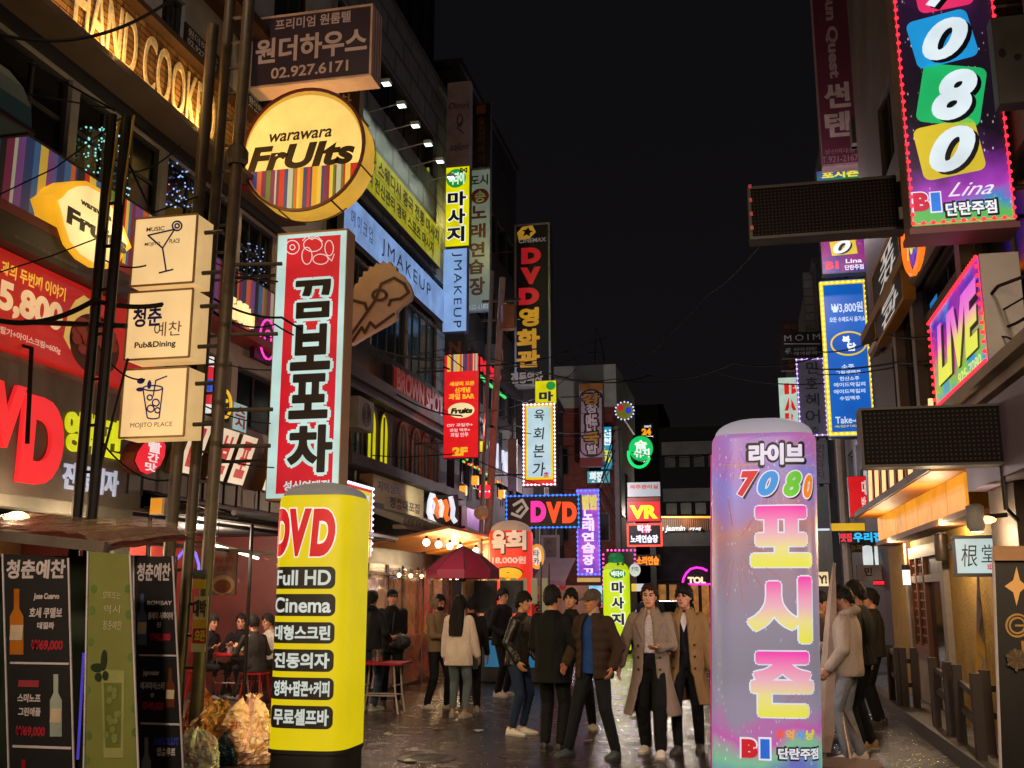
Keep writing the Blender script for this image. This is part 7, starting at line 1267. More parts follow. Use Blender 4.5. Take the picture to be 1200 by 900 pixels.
t = thing('floodlight', 'grey floodlight with warm lens on a cable under the right LED board', 'floodlight', tuple(at(1146, 608, Y=9.6))); p = at(1143, 607, Y=9.6); MB().lathe([(.05, -.12), (.075, -.08), (.075, .1), (.04, .12)], tuple(p), 12).build('housing', surf('#8a8884', .5), t, smooth=True); q = at(1155, 609, Y=9.6); MB().ball(q, (.09, .05, .035), 10, 6).build('lens', lit('#ffc070', 4, var=0), t, smooth=True); MB().bar(p, q+Vector((.3, 0, .05)), .04).build('arm', BLKSTEEL, t); lamp('flood_glow', tuple(q+Vector((-.05, .05, -.12))), 45, (1, .72, .45), .06)
c = at(969, 893, Z=0); t = thing('folded_parasol', 'tall folded beige parasol leaning behind the mauve pillar', 'parasol', tuple(c)); a = Vector((c.x-.02, c.y, .02)); b = at(977, 664, Y=c.y); m = MB(); n = 10; rings = []
for j in range(12):
    u = j/11; p = a.lerp(b, .04+.96*u); r = [.05, .075, .08, .078, .075, .07, .062, .055, .048, .04, .028, .012][j]; rings.append([(p.x+r*(1+.25*(i % 2))*math.cos(2*math.pi*i/n), p.y+r*(1+.25*(i % 2))*math.sin(2*math.pi*i/n), p.z) for i in range(n)])
m.loft(rings).build('canvas', surf('#a08c7e', .7, 0, .25, 6), t); MB().tube([a-Vector((0, 0, .018)), b+Vector((.01, 0, .04))], .015, 6).build('shaft', surf('#8a7464', .5), t)
c = at(988, 893, Z=0); t = thing('tripod_stand', 'thin pale tripod pole between the folded parasol and the hooded man', 'stand', tuple(c)); p = at(985, 752, Y=c.y); MB().tube([(c.x, c.y, .02), (c.x-.01, c.y, p.z)], .018, 8).build('shaft', surf('#a88a72', .4, .3), t); z = at(988, 820, Y=c.y).z; MB().lathe([(.025, 0), (.032, .02), (.032, .08), (.02, .1)], (c.x, c.y, z-.05), 10).build('collar', surf('#8a6a5a', .4, .4), t)
for an in (2.6, 4.9, .4): MB().tube([(c.x, c.y, z), (c.x+.3*math.cos(an), c.y+.3*math.sin(an), .01)], .012, 6).build('leg', surf('#a88a72', .4, .3), t)
c = at(992, 905, Z=0); t = thing('parasol_weight', 'round flat stone foot at the base of the tripod pole', 'base', tuple(c+Vector((0, .12, 0)))); MB().lathe([(.36, 0), (.38, .02), (.36, .06), (.3, .075)], (c.x, c.y+.15, 0), 28).build('disc', surf('#5a4438', .7, 0, .3, 4), t, smooth=True)
# parked car behind the green pillar
c = Vector((-2.6, 33.5, 0)); t = thing('parked_car', 'dark parked car behind the lime green pillar, windscreen towards the camera', 'car', tuple(c)); m = MB(); prof = [(-.86, .35), (-.88, .62), (-.84, .9), (-.6, 1.42), (.6, 1.42), (.84, .9), (.88, .62), (.86, .35)]
st = [(0, .62, .9), (.25, .74, 1), (1.0, .88, 1), (1.75, 1.42, .98), (3.2, 1.44, .98), (4.0, 1.0, 1), (4.4, .7, .9)]; rings = []
for y, h, w in st:
    sh = min(h, .9); tp = .62 if h > 1 else .8
    rings.append([(c.x-.86*w, c.y+y, .3), (c.x-.88*w, c.y+y, .6), (c.x-.86*w, c.y+y, sh*.98), (c.x-tp*w, c.y+y, h), (c.x+tp*w, c.y+y, h), (c.x+.86*w, c.y+y, sh*.98), (c.x+.88*w, c.y+y, .6), (c.x+.86*w, c.y+y, .3)])
m.loft(rings).build('body', surf('#4a5256', .25, .4), t); MB().add([(c.x-.76, c.y+1.05, .93), (c.x+.76, c.y+1.05, .93), (c.x+.58, c.y+1.7, 1.4), (c.x-.58, c.y+1.7, 1.4)], [(0, 1, 2, 3)]).build('windscreen', surf('#0d1412', .06), t)
for sx in (-1, 1):
    MB().ball((c.x+sx*.62, c.y+.02, .68), (.16, .05, .08), 10, 6).build('headlight', surf('#b8c0c0', .15), t)
    for yy in (.85, 3.5):
        o = MB(); o.tube([(c.x+sx*.72, c.y+yy, .32), (c.x+sx*.9, c.y+yy, .32)], .32, 18); w = o.build('wheel', BLACK, t); MB().tube([(c.x+sx*.895, c.y+yy, .32), (c.x+sx*.915, c.y+yy, .32)], .2, 14).build('rim', surf('#8a8a8a', .3, .8), w)
# ============================================================ people
SKIN = None
def skinmat(hexc):
    m, n, b = nt('skin'); tc = n.nodes.new('ShaderNodeTexCoord'); no = n.nodes.new('ShaderNodeTexNoise'); no.inputs['Scale'].default_value = 9; n.links.new(tc.outputs['Object'], no.inputs['Vector']); rp = n.nodes.new('ShaderNodeValToRGB'); c = lin(hexc)
    rp.color_ramp.elements[0].color = tuple(x*.82 for x in c[:3])+(1,); rp.color_ramp.elements[1].color = tuple(min(1, x*1.12) for x in c[:3])+(1,); rp.color_ramp.elements[0].position = .35; rp.color_ramp.elements[1].position = .65
    n.links.new(no.outputs['Fac'], rp.inputs['Fac']); n.links.new(rp.outputs['Color'], b.inputs['Base Color']); b.inputs['Roughness'].default_value = .5; b.inputs['Subsurface Weight'].default_value = .0; return m
SK = skinmat('#bd8567'); SK2 = skinmat('#a86a48'); EYE = surf('#140c0a', .3, var=.05); BROW = surf('#1c120d', .8, var=.05); LIP = surf('#8a4a40', .5, var=.05)
def cloth(hexc, rough=.85, folds=.55, var=.22, sx=1, fs=4.5):
    k = ('c', hexc, rough, folds, var)
    if k in MC: return MC[k]
    m, n, b = nt('cloth_'+hexc.strip('#')); L = n.links.new; tc = n.nodes.new('ShaderNodeTexCoord'); mp = n.nodes.new('ShaderNodeMapping'); mp.inputs['Scale'].default_value = (1.6, 1.6, .8); L(tc.outputs['Object'], mp.inputs[0])
    no = n.nodes.new('ShaderNodeTexNoise'); no.inputs['Scale'].default_value = fs; no.inputs['Detail'].default_value = 2.5; no.inputs['Distortion'].default_value = .8; L(mp.outputs[0], no.inputs['Vector'])
    rp = n.nodes.new('ShaderNodeValToRGB'); c = lin(hexc); rp.color_ramp.elements[0].color = tuple(x*(1-var) for x in c[:3])+(1,); rp.color_ramp.elements[1].color = tuple(min(1, x*(1+var)) for x in c[:3])+(1,); rp.color_ramp.elements[0].position = .3; rp.color_ramp.elements[1].position = .7
    n2 = n.nodes.new('ShaderNodeTexNoise'); n2.inputs['Scale'].default_value = 60; L(tc.outputs['Object'], n2.inputs['Vector'])
    L(n2.outputs['Fac'], rp.inputs['Fac']); L(rp.outputs['Color'], b.inputs['Base Color']); b.inputs['Roughness'].default_value = rough; b.inputs['Specular IOR Level'].default_value = .25 if rough > .6 else .5
    bp = n.nodes.new('ShaderNodeBump'); bp.inputs['Strength'].default_value = folds; bp.inputs['Distance'].default_value = .09; L(no.outputs['Fac'], bp.inputs['Height']); L(bp.outputs['Normal'], b.inputs['Normal']); MC[k] = m; return m
QUEUE = []
def remesh(mb, name, mat, parent, voxel=.01, smooth=4, face_fn=None, mats=None):
    me = bpy.data.meshes.new(name); me.from_pydata(mb.v, [], mb.f); o = bpy.data.objects.new(name, me); C.objects.link(o); o.parent = parent
    r = o.modifiers.new('r', 'REMESH'); r.mode = 'VOXEL'; r.voxel_size = voxel; r.use_smooth_shade = True
    if smooth: s = o.modifiers.new('s', 'SMOOTH'); s.iterations = smooth; s.factor = .5
    QUEUE.append((o, name, mats or [mat], face_fn)); return o
def flush():
    dg = bpy.context.evaluated_depsgraph_get()
    for o, name, mats, fn in QUEUE:
        me = bpy.data.meshes.new_from_object(o.evaluated_get(dg)); old = o.data; o.modifiers.clear(); o.data = me; me.name = name; me.materials.clear()
        for m in mats: me.materials.append(m)
        if fn:
            for p in me.polygons: p.material_index = fn(p.center)
        else: me.polygons.foreach_set('material_index', [0]*len(me.polygons))
        me.polygons.foreach_set('use_smooth', [True]*len(me.polygons)); bpy.data.meshes.remove(old)
    QUEUE.clear()
def ik(a, t, l1, l2, pole):
    a = Vector(a); t = Vector(t); d = t-a; L = min(d.length, (l1+l2)*.999); t = a+d.normalized()*L; dn = d.normalized()
    x = (l1*l1-l2*l2+L*L)/(2*L); h = math.sqrt(max(l1*l1-x*x, 0)); p = Vector(pole); p = (p-dn*p.dot(dn))
    p = p.normalized() if p.length > 1e-5 else Vector((0, 1, 0)); return a+dn*x+p*h, t
def limb(mb, pts, radii, seg=12):
    mb.tube(pts, radii, seg)
    for p, r in zip(pts, radii): mb.ball(p, r*1.0, seg, 7)
def ringp(c, rx, ry, fw=Vector((0, -1, 0)), n=26, tilt=0):
    out = []
    rt = Vector((-fw.y, fw.x, 0))
    for i in range(n):
        a = 2*math.pi*i/n; p = Vector(c)+rt*rx*math.sin(a)+fw*ry*math.cos(a); p.z += -tilt*(fw*ry*math.cos(a)).dot(Vector((0, -1, 0))); out.append(tuple(p))
    return out
def hand(mb, w, d, nrm, s, curl=.5):
    "palm, four fingers and a thumb at the wrist w; d along the forearm, nrm out of the palm, s which hand"
    d = Vector(d).normalized(); nrm = Vector(nrm); nrm = (nrm-d*nrm.dot(d)).normalized(); sd = d.cross(nrm)*s
    pc = w+d*.05
    for k in (-.026, -.009, .009, .026): mb.tube([w+sd*k*.6, w+d*.05+sd*k, w+d*.09+sd*k], [.014, .0155, .012], 8); 
    for i, (k, ln) in enumerate(((-.03, .075), (-.011, .085), (.009, .08), (.028, .062))):
        b = w+d*.088+sd*k; a1 = curl; m1 = b+(d*math.cos(a1*.6)+nrm*math.sin(a1*.6))*ln*.5; e = m1+(d*math.cos(a1*1.5)+nrm*math.sin(a1*1.5))*ln*.5; mb.tube([b-d*.02, m1, e], [.0095, .009, .0075], 7); mb.ball(e, .0078, 7, 5)
    b = w+d*.03-sd*.03; m1 = b+(d*.75-sd*.6+nrm*.25).normalized()*.04; e = m1+(d*.9-sd*.1+nrm*.4).normalized()*.035; mb.tube([b, m1, e], [.013, .011, .0085], 7); mb.ball(e, .009, 7, 5)
def person(label, px, py, face, h=1.74, top='jacket', tcol='#15151a', inner=None, icol='#c0b8b0', pcol='#101014', pw=1.0, shoe='#d4ccc0', hair='short', hcol='#0d0a09', skin=None, lean=0.0, sway=0.0, step=0.0, feet=None, arms=None, headyaw=0, headtilt=0, bulk=0.0, hem=None, loc=None, seat=None, ankle=.0, female=False, voxel=.009, gap=.35, coatlen=.42, zoff=0, mask=False, hood=False, rough=.85, lift=0):
    c = loc or at(px, py, Z=zoff); c = Vector((c[0], c[1], zoff)); t = thing('person', label, 'person', tuple(c)); t.scale = (h/1.75,)*3; t.rotation_euler.z = math.radians(face)
    skin = skin or SK; sw = .165 if female else .185
    hz = .93 if seat is None else seat+.09
    hip = Vector((sway, 0, hz)); neck = Vector((sway*.3, -lean*.55, hz+.53)) if seat is None or True else 0
    ax = (neck-hip); HD = neck+Vector((0, -lean*.15-.01, .155))
    # feet and legs
    if feet is None: feet = ((.10, -.02-step, .085), (-.10, .02+step, .085)) if seat is None else ((.12, -.38, .085), (-.12, -.36, .085))
    legs = []
    for s, ft in zip((1, -1), feet):
        hp = hip+Vector((s*.085, 0, -.02)); kn, an = ik(hp, ft, .43, .425, (s*.12, -1, .25 if seat is None else 1.2)); legs.append((hp, kn, an))
    if arms is None: arms = ((.27, -.04, hz-.1), (-.27, -.04, hz-.1))
    AR = []
    for s, wr in zip((1, -1), arms):
        sh = neck+Vector((s*(sw-.015), 0, -.075)); el, w = ik(sh, wr, .285, .255, (s*.5, .8, -.35)); AR.append((sh, el, w))
    # ---- body, one surface
    mb = MB()
    def T(u): return hip.lerp(neck, u)
    mb.loft([ringp(T(-.12), .12, .085), ringp(T(.05), .15, .1), ringp(T(.3), .13, .09), ringp(T(.6), .155, .1), ringp(T(.86), .165, .085), ringp(T(.97), .09, .07), ringp(T(1.02), .055, .055)])
    limb(mb, [T(.95), T(1.0)+Vector((0, -.005, .03)), HD+Vector((0, .02, -.06))], [.06, .054, .052])
    for hp, kn, an in legs: limb(mb, [hp, kn, an], [.08, .052, .036])
    for (ft, (hp, kn, an)) in zip(feet, legs): mb.tube([an+Vector((0, .03, -.05)), an+Vector((0, -.12, -.055))], [.03, .025], 8)
    Mh = Matrix.Translation(HD) @ Matrix.Rotation(math.radians(headyaw), 4, 'Z') @ Matrix.Rotation(math.radians(headtilt), 4, 'X')
    hm = MB(); R_ = [(-.120, .018, -.072, -.035), (-.108, .036, -.087, -.018), (-.085, .050, -.092, .015), (-.05, .062, -.091, .055), (-.01, .070, -.089, .082), (.03, .073, -.092, .094), (.065, .070, -.086, .092), (.095, .055, -.066, .075), (.113, .032, -.036, .045), (.12, .01, -.01, .02)]; rings = []
    for z, rx, yf, yb in R_:
        rg = []
        for i in range(22):
            a = 2*math.pi*i/22; ca = math.cos(a); cy = (yf+yb)/2; ry = (yb-yf)/2; rg.append((rx*math.copysign(abs(math.sin(a))**.9, math.sin(a)), cy-ry*math.copysign(abs(ca)**.85, ca), z))
        rings.append(rg)
    hm.loft(rings); hm.ball((0, -.1, -.022), (.014, .017, .016), 8, 6); hm.ball((0, -.094, .004), (.009, .012, .026), 8, 6)
    for s in (1, -1): hm.ball((s*.028, -.083, .03), (.026, .012, .008), 8, 5); hm.ball((s*.045, -.062, -.02), (.02, .02, .02), 8, 5); hm.ball((s*.073, .008, -.008), (.01, .022, .032), 8, 6)
    hm.ball((0, -.09, -.066), (.022, .01, .009), 8, 5); hm.ball((0, -.086, -.1), (.018, .012, .012), 8, 5)
    mb.add([Mh @ Vector(p) for p in hm.v], hm.f)
    for s, (sh, el, w) in zip((1, -1), AR): limb(mb, [sh, el, w], [.05, .038, .028]); hand(mb, w, w-el, (-s*.8, -.3, .1) if (w-el).z < -.12 else (-s*.3, .1, 1), s)
    Mi = Mh.inverted()
    def fc(p):
        q = Mi @ p
        if q.y < -.055 and abs(q.z) < .13:
            ax_ = abs(q.x)
            if .015 < ax_ < .046 and .003 < q.z < .017: return 1
            if .012 < ax_ < .05 and .026 < q.z < .037: return 2
            if ax_ < .024 and -.073 < q.z < -.058: return 3
        return 0
    remesh(mb, 'body', skin, t, min(voxel, .008), 2, fc, [skin, EYE, BROW, LIP])
    # ---- trousers
    m = MB(); b2 = .0
    m.loft([ringp(T(-.13), .13*pw, .1), ringp(T(.0), .165, .118), ringp(T(.14), .16, .115), ringp(T(.22), .15, .108)])
    for hp, kn, an in legs:
        e = kn.lerp(an, .985-ankle); limb(m, [hp+Vector((0, 0, .02)), kn, e], [.098, .072*pw, .056*pw], 14)
    remesh(m, 'trousers', cloth(pcol, .85, .6, .12), t, .011, 3)
    # ---- shoes
    for s, ft, (hp, kn, an) in zip((1, -1), feet, legs):
        m = MB(); z0 = an.z-.085; yaw = s*.12; rings = []
        for (y, w_, hh) in ((.075, .028, .075), (.06, .04, .1), (.0, .042, .105), (-.07, .046, .075), (-.14, .05, .055), (-.19, .04, .045), (-.21, .02, .032)):
            rg = []
            for i in range(12):
                a = 2*math.pi*i/12; x = w_*math.cos(a); zz = max(math.sin(a), -.55)*.5/.775*hh+hh*.355; rg.append((an.x+x+y*-yaw, an.y+y, z0+zz))
            rings.append(rg)
        m.loft(rings); so = m.build('shoe', surf(shoe, .55, var=.15), t, local=True, smooth=True)
        k = MB(); k.loft([[(an.x+(x*1.06)*w_-y*yaw, an.y+y, z0+zz) for x, zz in ((-1, .001), (1, .001), (1, .024), (-1, .024))] for y, w_ in ((.08, .03), (.0, .044), (-.12, .05), (-.19, .042), (-.215, .02))]); k.build('sole', surf('#3a3734' if shoe < '#777777' else '#a8a49c', .6), so, local=True)
    # ---- upper garment
    hemz = hem if hem is not None else hz-.06
    def width(z):
        u = (z-hip.z)/(neck.z-hip.z); pts = ((-1.2, .30, .24), (-.6, .22, .175), (-.2, .175, .13), (.05, .168, .125), (.3, .158, .118), (.6, .175, .125), (.8, sw-.004, .112), (.9, sw-.05, .095), (.95, sw-.09, .085), (1.0, .082, .078), (1.05, .066, .07))
        for (a, ax_, ay), (b, bx, by) in zip(pts, pts[1:]):
            if a <= u <= b: k = (u-a)/(b-a); return ax_+(bx-ax_)*k+bulk, ay+(by-ay)*k+bulk
        return (.07, .07) if u > 1 else (.22, .2)
    def cen(z): u = (z-hip.z)/(neck.z-hip.z); q = hip.lerp(neck, max(u, -.1)); return Vector((q.x, q.y, z))
    def sleeves(m, r0=.06, r1=.052, r2=.042, upto=.93):
        for sh, el, w in AR: limb(m, [sh+Vector((0, 0, -.005)), el, el.lerp(w, upto)], [r0+bulk*.7, r1+bulk*.7, r2+bulk*.5], 14)
    cm = cloth(tcol, rough, .5, .08)
    ztop = neck.z+.03
    if top in ('jacket', 'shirt', 'puffer', 'hoodie'):
        m = MB(); n = 14 if top != 'puffer' else 34; rings = []
        for i in range(n+1):
            z = hemz+(ztop-hemz)*i/n; rx, ry = width(z); k = 1
            if top == 'puffer' and z < neck.z-.07: k = 1+.085*abs(math.sin((z-hemz)*math.pi/.085))
            if top == 'hoodie' and i == 0: k = .93
            rings.append(ringp(cen(z), rx*k, ry*k))
        if inner: # open front: a shell whose edges stand apart
            rings = []
            for i in range(n+1):
                z = hemz+(ztop-hemz)*i/n; rx, ry = width(z); k = 1+(.085*abs(math.sin((z-hemz)*math.pi/.095)) if top == 'puffer' else 0); u = i/n; g0 = gap*(1.0-.25*u); c_ = cen(z); rg = []
                for q in range(25): a = g0+(2*math.pi-2*g0)*q/24; rg.append((c_.x+rx*k*math.sin(a), c_.y-ry*k*math.cos(a)*1.04, z))
                for q in range(24, -1, -1): a = g0+(2*math.pi-2*g0)*q/24; rg.append((c_.x+(rx*k-.03)*math.sin(a), c_.y-(ry*k-.03)*math.cos(a)*1.04, z))
                rings.append(rg)
        m.loft(rings); sleeves(m)
        if top == 'hoodie' or hood is True:
            q = T(1.0); m.tube([q+Vector((.09*math.sin(a), .03-.075*math.cos(a) if math.cos(a) > 0 else .03-.09*math.cos(a), .015-.03*math.cos(a))) for a in [x*.5 for x in range(0, 13)]], [.032+.016*(1-math.cos(x*.5))/2*0+.014*abs(math.sin(x*.25)) for x in range(13)], 10)
        else:
            q = T(1.0); m.tube([q+Vector((.068*math.sin(a), -.012-.062*math.cos(a), .005-.012*math.cos(a))) for a in [g_*.1 for g_ in range(5, 59)]], .017, 8)
        g = remesh(m, {'jacket': 'jacket', 'shirt': 'shirt', 'puffer': 'puffer_jacket', 'hoodie': 'hooded_sweatshirt'}[top], cm, t, .0105, 3)
    else:          # long open coat
        m = MB(); z0 = coatlen; n = 18; rings = []
        for i in range(n+1):
            z = z0+(ztop-z0)*i/n; rx, ry = width(z); u = (z-z0)/(ztop-z0); g0 = gap*(1.1-.75*u)+(.12 if u < .3 else 0); c_ = cen(z); rg = []
            fl = 1+.10*max(0, .45-u)
            wob = lambda a: 1+.035*max(0, .6-u)*math.sin(a*7+1.3)
            for q in range(33): a = g0+(2*math.pi-2*g0)*q/32; rg.append((c_.x+(rx+.015)*fl*wob(a)*math.sin(a), c_.y-(ry+.02)*fl*wob(a)*math.cos(a), z))
            for q in range(32, -1, -1): a = g0+(2*math.pi-2*g0)*q/32; rg.append((c_.x+((rx+.015)*fl*wob(a)-.028)*math.sin(a), c_.y-((ry+.02)*fl*wob(a)-.028)*math.cos(a), z))
            rings.append(rg)
        m.loft(rings); sleeves(m, .068, .062, .056, .9)
        for s in (1, -1):     # lapels and collar
            a, b_, c_ = cen(neck.z-.02), cen(neck.z-.13), cen(neck.z-.3); f = lambda x, y, z: Vector((a.x+s*x, y, z))
            yb = lambda z: cen(z).y-width(z)[1]-.022
            m.loft([[f(.05, yb(neck.z-.03)+.03, neck.z+.0), f(.1, yb(neck.z-.03)+.045, neck.z-.02), f(.1, yb(neck.z-.03)+.07, neck.z-.02), f(.05, yb(neck.z-.03)+.06, neck.z)], [f(.06, yb(neck.z-.13)-.0, neck.z-.13), f(.15, yb(neck.z-.13)+.01, neck.z-.11), f(.15, yb(neck.z-.13)+.04, neck.z-.11), f(.06, yb(neck.z-.13)+.04, neck.z-.13)], [f(.055, yb(neck.z-.3)-.002, neck.z-.3), f(.08, yb(neck.z-.3), neck.z-.29), f(.08, yb(neck.z-.3)+.03, neck.z-.29), f(.055, yb(neck.z-.3)+.03, neck.z-.3)]])
        q = T(1.0); m.tube([q+Vector((.08*math.sin(a), -.005-.07*math.cos(a), .012-.02*math.cos(a))) for a in [g_*.1 for g_ in range(7, 57)]], .024, 8)
        g = remesh(m, 'coat', cm, t, .0105, 2)
        m = MB()
        for z in (neck.z-.35, neck.z-.47, neck.z-.59): 
            for s in (1, -1): m.ball((cen(z).x+s*.115, cen(z).y-width(z)[1]-.012, z), (.013, .008, .013), 8, 5)
        m.build('buttons', surf('#1a1411', .4), g, local=True)
    if inner:
        m = MB(); z0 = hz+.1 if top == 'coat' else hz-.08; rings = []
        for i in range(11): z = z0+(neck.z+.02-z0)*i/10; rx, ry = width(z); rings.append(ringp(cen(z), max(rx-.03-bulk*.6, .055, .170 if hz-.2 < z < hz+.13 else 0), max(ry-.018-bulk*.6, .055, .124 if hz-.2 < z < hz+.13 else 0)))
        m.loft(rings)
        if inner == 'roll': k = MB(); limb(k, [T(1.0), T(1.06)+Vector((0, -.006, .03))], [.075, .066]); remesh(k, 'collar', cloth('#a08a70', .9, .3), t, .01, 2)
        o = remesh(m, 'sweater', cloth(icol, .9, .4), t, .011, 2)
        if inner == 'vneck':
            m = MB(); yb = lambda z: cen(z).y-(width(z)[1]-.022)
            m.add([(-.035+sway*.3, yb(neck.z-.02)+.012, neck.z+.0), (.035+sway*.3, yb(neck.z-.02)+.012, neck.z+.0), (sway*.3, yb(neck.z-.2)-.012, neck.z-.22), (-.05+sway*.3, yb(neck.z-.06)-.004, neck.z-.07), (.05+sway*.3, yb(neck.z-.06)-.004, neck.z-.07)], [(0, 1, 4, 3), (3, 4, 2)]); m.build('shirt_front', surf('#c8c2bc', .7), o, local=True)
    # ---- hair, hats
    hm = MB(); ns = 40; nr = 26; sd = hash(label) % 97; long_ = hair in ('long',)
    if hair != 'bald':
        v = []
        for j in range(nr+1):
            ph = math.pi*j/nr
            for i in range(ns):
                a = 2*math.pi*i/ns; d = Vector((math.sin(ph)*math.sin(a), -math.sin(ph)*math.cos(a), math.cos(ph))); fr = -d.y/max(math.hypot(d.x, d.y), 1e-4)
                line = {'short': (.052, -.012, -.075), 'fringe': (.028, -.025, -.085), 'side': (.062, -.018, -.08), 'long': (.05, -.10, -.13), 'cap': (.05, -.02, -.07)}[hair]
                zl = line[1]+(line[0]-line[1])*max(fr, 0)**1.4 if fr > 0 else line[1]+(line[2]-line[1])*(-fr)
                e = (.077, .099, .121); k = 1/math.sqrt((d.x/e[0])**2+(d.y/e[1])**2+(d.z/e[2])**2); z = d.z*k
                nz = noise.noise(Vector((d.x*4, d.y*4, d.z*4+sd)))*.010+noise.noise(Vector((d.x*13, d.y*13, d.z*5+sd)))*.011
                th = (.017+.012*max(d.z, 0)) if hair not in ('fringe',) else .019+.008*max(d.z, 0)
                zl += .009*math.sin(a*17+sd)+.006*math.sin(a*31)
                if hair == 'cap': th = .006
                edge = max(0, min(1, (z-zl+nz*2)/.012)); r_h = k+edge*(th+nz)-(1-edge)*.022
                v.append(tuple(Vector((0, .0, .0))+d*r_h))
        f = []
        for j in range(nr):
            for i in range(ns): a = j*ns+i; b = j*ns+(i+1) % ns; f.append((a, b, b+ns, a+ns))
        hm.add(v, f)
        if long_:
            rings = []
            for i in range(10):
                u = i/9; z = .05-.50*u; w_ = .085+.03*math.sin(u*2.6); rings.append([(w_*math.cos(q)*(1+.05*noise.noise(Vector((q*3, u*3, 1)))), .06+.12*u+.055*math.sin(q)*(1-.35*u)+.015*noise.noise(Vector((q*4, u*4, 7))), z) for q in [2*math.pi*x/20 for x in range(20)]])
            hm.loft(rings)
        hv = [tuple(Mh @ Vector(p)) for p in hm.v]; H = MB(); H.add(hv, hm.f)
        hmt = cloth(hcol, .7, .5, .3); H.build('hair', hmt, t, local=True, smooth=True)
    if hair == 'cap':
        cmb = MB(); rings = []
        for j in range(9): a = math.pi/2*j/9; rings.append([(.088*math.cos(a)*math.sin(q), .005-.108*math.cos(a)*math.cos(q), .038+.098*math.sin(a)) for q in [2*math.pi*x/24 for x in range(24)]])
        cmb.loft(rings); br = []
        for i in range(13): q = -1.15+2.3*i/12; br.append((.088*math.sin(q), .005-.108*math.cos(q), .045))
        ot = [(x*1.02, y-.075*max(0, math.cos((i-6)/6*1.3)), z-.022) for i, (x, y, z) in enumerate(br)]
        cmb.loft([[b, o, (o[0], o[1], o[2]+.006), (b[0], b[1], b[2]+.008)] for b, o in zip(br, ot)]); Hh = MB(); Hh.add([tuple(Mh @ Vector(p)) for p in cmb.v], cmb.f); Hh.build('cap', cloth(hcol if hcol != '#0d0a09' else '#2c2622', .9, .3), t, local=True, smooth=True)
    if mask:
        k = MB(); k.ball((0, -.06, -.06), (.066, .052, .05), 14, 8); Hh = MB(); Hh.add([tuple(Mh @ Vector(p)) for p in k.v], k.f); Hh.build('face_mask', cloth('#101012'), t, local=True, smooth=True)
    if hood == 'up':
        k = MB(); rings = []
        for j in range(9):
            y = -.055+.19*j/8; r = .105*math.sqrt(max(.02, 1-((j-3)/5.4)**2)); rings.append([(r*math.sin(q), y, .01+r*1.22*math.cos(q)) for q in [2*math.pi*x/18 for x in range(18)]])
        k.loft(rings); Hh = MB(); Hh.add([tuple(Mh @ Vector(p)) for p in k.v], k.f); Hh.build('hood', cloth('#7a6450'), t, local=True, smooth=True)
    return t
A_ = lambda *a: a
# the group in the middle of the street, left to right
person('man in a dark hooded jacket seen from behind at the red folding table', 432, 832, 165, 1.74, 'hoodie', '#15171a', pcol='#23303c', shoe='#8a8884', bulk=.012, arms=A_((.2, -.2, 1.0), (-.22, -.2, 1.0)), headyaw=10)
person('man all in black with cap and folded hands facing the street beside the food tent', 457, 826, 25, 1.77, 'jacket', '#0c0c0f', pcol='#0d0d10', shoe='#17161a', hair='cap', hcol='#0c0b0d', bulk=.025, arms=A_((.06, -.2, 1.02), (-.05, -.2, 1.04)), hem=.78)
person('person in khaki jacket with pale hood and black face mask looking at a phone', 512, 831, 62, 1.68, 'jacket', '#76624a', pcol='#14161a', shoe='#d8d0c6', hair='short', hood='up', mask=True, bulk=.02, arms=A_((.05, -.34, 1.12), (-.12, -.34, 1.1)), headtilt=18, step=.1)
person('woman with long black hair in oversized white jacket and cropped jeans, seen from behind', 537, 841, 176, 1.67, 'shirt', '#d6c4b6', pcol='#6a7682', shoe='#b8a89c', hair='long', female=True, bulk=.035, hem=.74, ankle=.16, arms=A_((.26, -.1, .86), (-.25, -.14, .84)), pw=.95)
person('person mostly hidden behind the woman in the white jacket, white trainer showing', 551, 834, 200, 1.66, 'jacket', '#1a1718', pcol='#141317', shoe='#b0a898', bulk=.01)
person('man in black coat with rucksack in front of the orange pillar, seen from the side', 588, 816, 70, 1.78, 'jacket', '#0e0e11', pcol='#0c0c0f', shoe='#a89a8c', bulk=.035, hem=.82, arms=A_((.1, -.22, 1.06), (-.2, -.16, 1.0)), headtilt=8)
person('young man in a black leather jacket and blue jeans with white trainers, facing right', 606, 861, 72, 1.72, 'jacket', '#1b1512', pcol='#1f2c44', shoe='#dcd2c6', hair='fringe', rough=.38, lean=.12, bulk=.015, ankle=.1, pw=.9, arms=A_((.14, -.2, .92), (-.2, -.12, .9)), hem=.84)
person('man in long black coat and trousers seen from behind, amid the central group', 648, 881, 168, 1.78, 'jacket', '#09090b', pcol='#0a0a0c', shoe='#141012', bulk=.03, hem=.72, ankle=.07, pw=1.05, arms=A_((.14, -.26, 1.02), (-.22, -.22, 1.0)), headyaw=-10)
person('young man with black bowl haircut between the black coat and the capped man', 669, 855, 10, 1.76, 'jacket', '#15120f', pcol='#0d0d0f', shoe='#d8ccbc', hair='fringe', headyaw=-20, feet=((.27, -.02, .085), (-.1, .04, .085)), sway=.06, lean=.05)
person('older man in grey cap, brown quilted jacket and blue sweater striding to the left', 698, 886, -24, 1.75, 'puffer', '#33241a', 'roll', '#1d3a72', '#0f1218', 1.0, '#3a4a48', 'cap', '#4a4038', SK2, bulk=.035, hem=.80, gap=.42, feet=((.23, .03, .085), (-.24, -.16, .085)), arms=A_((.30, -.12, .93), (-.30, -.1, .95)), headyaw=-22, headtilt=6)
